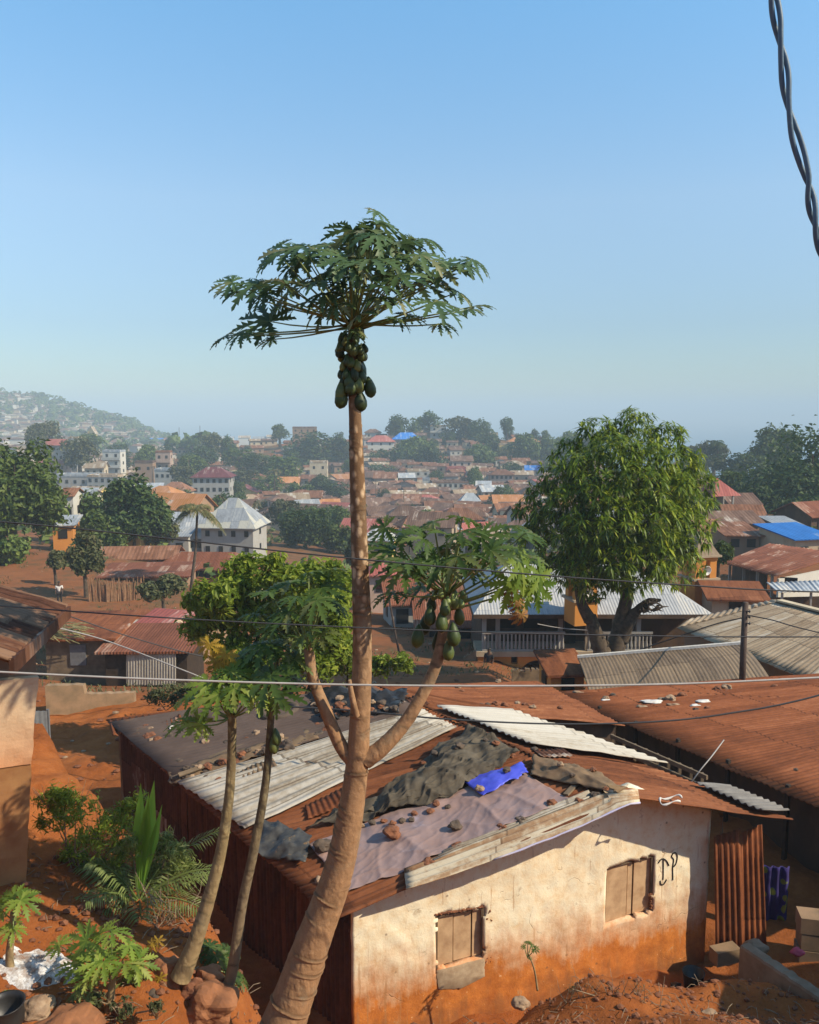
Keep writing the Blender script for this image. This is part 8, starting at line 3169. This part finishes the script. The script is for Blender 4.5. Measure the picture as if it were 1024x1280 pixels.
pl = thing('utility_pole', 'dark slim pole with insulators in front of the tan roof', 'pole', W(927, 868, 25.5))
b = MB()
b.tube([W(927, 880, 25.5), W(929, 820, 25.5), W(932, 753, 25.5)], [4.2 / F * 25.5, 4 / F * 25.5, 3.6 / F * 25.5], 10)
b.build('shaft', M['pole'], pl, smooth=True)
for py in (764, 771, 779):
    b = MB()
    q = W(935, py, 25.4)
    b.tube([q + V(-.1, .05, 0), q + V(.02, -.02, 0)], .02, 6)
    b.blob(q + V(.04, -.03, 0), (.035, .035, .045), 1, 1, .1)
    b.build('insulator', M['cable'], pl)

# twisted service drop near the camera
pts = [(925, -420), (945, -200), (962, -60), (968, 0), (974, 42), (980, 80), (984, 122), (993, 165), (1003, 200), (1011, 230), (1017, 270), (1026, 306), (1036, 350), (1075, 480), (1130, 620), (1200, 760)]
Pm = [W(p[0], p[1], 1.9) for p in pts]
s1_, s2_ = [], []
n = 420
for k in range(n + 1):
    f = k / n * (len(Pm) - 1)
    i = min(int(f), len(Pm) - 2)
    t = f - i
    p0, p1, p2, p3 = Pm[max(i - 1, 0)], Pm[i], Pm[i + 1], Pm[min(i + 2, len(Pm) - 1)]
    q = 0.5 * ((2 * p1) + (-p0 + p2) * t + (2 * p0 - 5 * p1 + 4 * p2 - p3) * t * t + (3 * p1 - p0 - 3 * p2 + p3) * t ** 3)
    d = (p2 - p1).normalized()
    x = d.cross(V(0, 1, 0)).normalized()
    ys_ = np.interp(f, range(len(pts)), [p[1] for p in pts])
    # crossings at about y = 42, 122, 222, 272
    ph = np.interp(ys_, [-420, -70, 42, 122, 222, 272, 330, 760], [-5.5, -1.5, 0, 1, 2, 3, 4.2, 10]) * math.pi
    amp = np.interp(ys_, [0, 80, 170, 245, 300], [.0075, .0065, .0085, .0065, .006])
    off = x * (math.sin(ph) * amp) + V(0, 1, 0) * (math.cos(ph) * .008)
    s1_.append(q + off)
    s2_.append(q - off)
tw = thing('twisted_cable', 'thick twisted pair of grey blue cables hanging across the sky at top right', 'cable', Pm[-1])
for s in (s1_, s2_):
    b = MB()
    b.tube(s, .0059, 10)
    b.build('strand', M['cable_blue'], tw, smooth=True)


# ------------------------------------------------------------------ people
def person(base, h, face, label, shirt, trousers, arm=.15, hair=True):
    """standing figure grown from a skeleton"""
    k = h / 1.75
    bx, by, bz = base
    f = V(*face).normalized()
    r = V(f.y, -f.x, 0)

    def P(s, fw, z):
        return V(bx, by, bz) + r * (s * k) + f * (fw * k) + V(0, 0, z * k)

    def skin_obj(name, verts, edges, rad, mat, parent=None, label=None):
        me = bpy.data.meshes.new(name)
        base_ = WL[parent.name] if parent else (bx, by, bz)
        me.from_pydata([tuple(v - V(*base_)) for v in verts], edges, [])
        o = bpy.data.objects.new(name, me)
        COL.objects.link(o)
        if parent:
            o.parent = parent
        else:
            o.location = base_
        WL[o.name] = tuple(base_)
        sk = o.modifiers.new('skin', 'SKIN')
        for i, q in enumerate(rad):
            me.skin_vertices[0].data[i].radius = (q * k, q * k)
        me.skin_vertices[0].data[0].use_root = True
        o.modifiers.new('sub', 'SUBSURF').levels = 2
        o.modifiers['sub'].render_levels = 2
        me.materials.append(M[mat])
        return o
    v = [P(0, 0, .95), P(0, 0, 1.2), P(0, 0, 1.42), P(0, .01, 1.52), P(0, .02, 1.62), P(0, .02, 1.71),
         P(.10, 0, .9), P(.11, .03, .5), P(.12, 0, .08), P(.12, .14, .04),
         P(-.10, 0, .9), P(-.11, -.05, .5), P(-.12, -.02, .08), P(-.12, .12, .04),
         P(.19, 0, 1.40), P(.25, 0, 1.12), P(.24, arm, .90), P(.24, arm + .05, .80),
         P(-.19, 0, 1.40), P(-.25, 0, 1.12), P(-.24, arm, .90), P(-.24, arm + .05, .80)]
    e = [(0, 1), (1, 2), (2, 3), (3, 4), (4, 5), (0, 6), (6, 7), (7, 8), (8, 9), (0, 10), (10, 11), (11, 12), (12, 13), (2, 14), (14, 15), (15, 16), (16, 17), (2, 18), (18, 19), (19, 20), (20, 21)]
    rad = [.14, .135, .15, .055, .09, .075, .085, .06, .042, .035, .085, .06, .042, .035, .06, .042, .032, .03, .06, .042, .032, .03]
    body = skin_obj('person', v, e, rad, 'skin')
    tag(body, label, 'person')
    skin_obj('shirt', [P(0, 0, .92), P(0, 0, 1.2), P(0, 0, 1.44), P(.20, 0, 1.40), P(.245, 0, 1.18), P(-.20, 0, 1.40), P(-.245, 0, 1.18)],
             [(0, 1), (1, 2), (2, 3), (3, 4), (2, 5), (5, 6)], [.165, .155, .155, .078, .066, .078, .066], shirt, body)
    skin_obj('trousers', [P(0, 0, .96), P(.10, 0, .88), P(.11, .03, .5), P(.12, 0, .14), P(-.10, 0, .88), P(-.11, -.05, .5), P(-.12, -.02, .14)],
             [(0, 1), (1, 2), (2, 3), (0, 4), (4, 5), (5, 6)], [.155, .105, .08, .065, .105, .08, .065], trousers, body)
    if hair:
        b = MB()
        b.blob(P(0, -.01, 1.70), (.098 * k, .104 * k, .085 * k), 2, 2, .06)
        b.build('hair', M['black'], body, smooth=True)


q = ghit(75, 755, 200, 40)
person(q, 1.68, (.3, -1, 0), 'person in a white top walking on the red path by the stick fence', 'white', 'dark_cloth')
q = W(611, 850, 41.2)
person((q.x, q.y, q.z), 1.7, (-.6, -1, 0), 'person in dark clothes standing under the veranda arch', 'dark_cloth', 'dark_cloth')
b = MB()
c = W(606, 838, 41.0)
for k in range(1):
    vs, fs = [], []
    for j in range(9):
        for i in range(7):
            vs.append(c + V(.3 * i / 6 - .15 + .05 * math.sin(j), .03 * math.sin(i * 2), -.9 * j / 8 + .05 * math.cos(i)))
    for j in range(8):
        for i in range(6):
            a = j * 7 + i
            fs.append((a, a + 1, a + 8, a + 7))
    b.add(vs, fs)
o = b.build('washing', M['white'], None, smooth=True, solid=.01)
tag(o, 'white cloth hanging at the veranda arch beside the dark clothed person', 'washing')
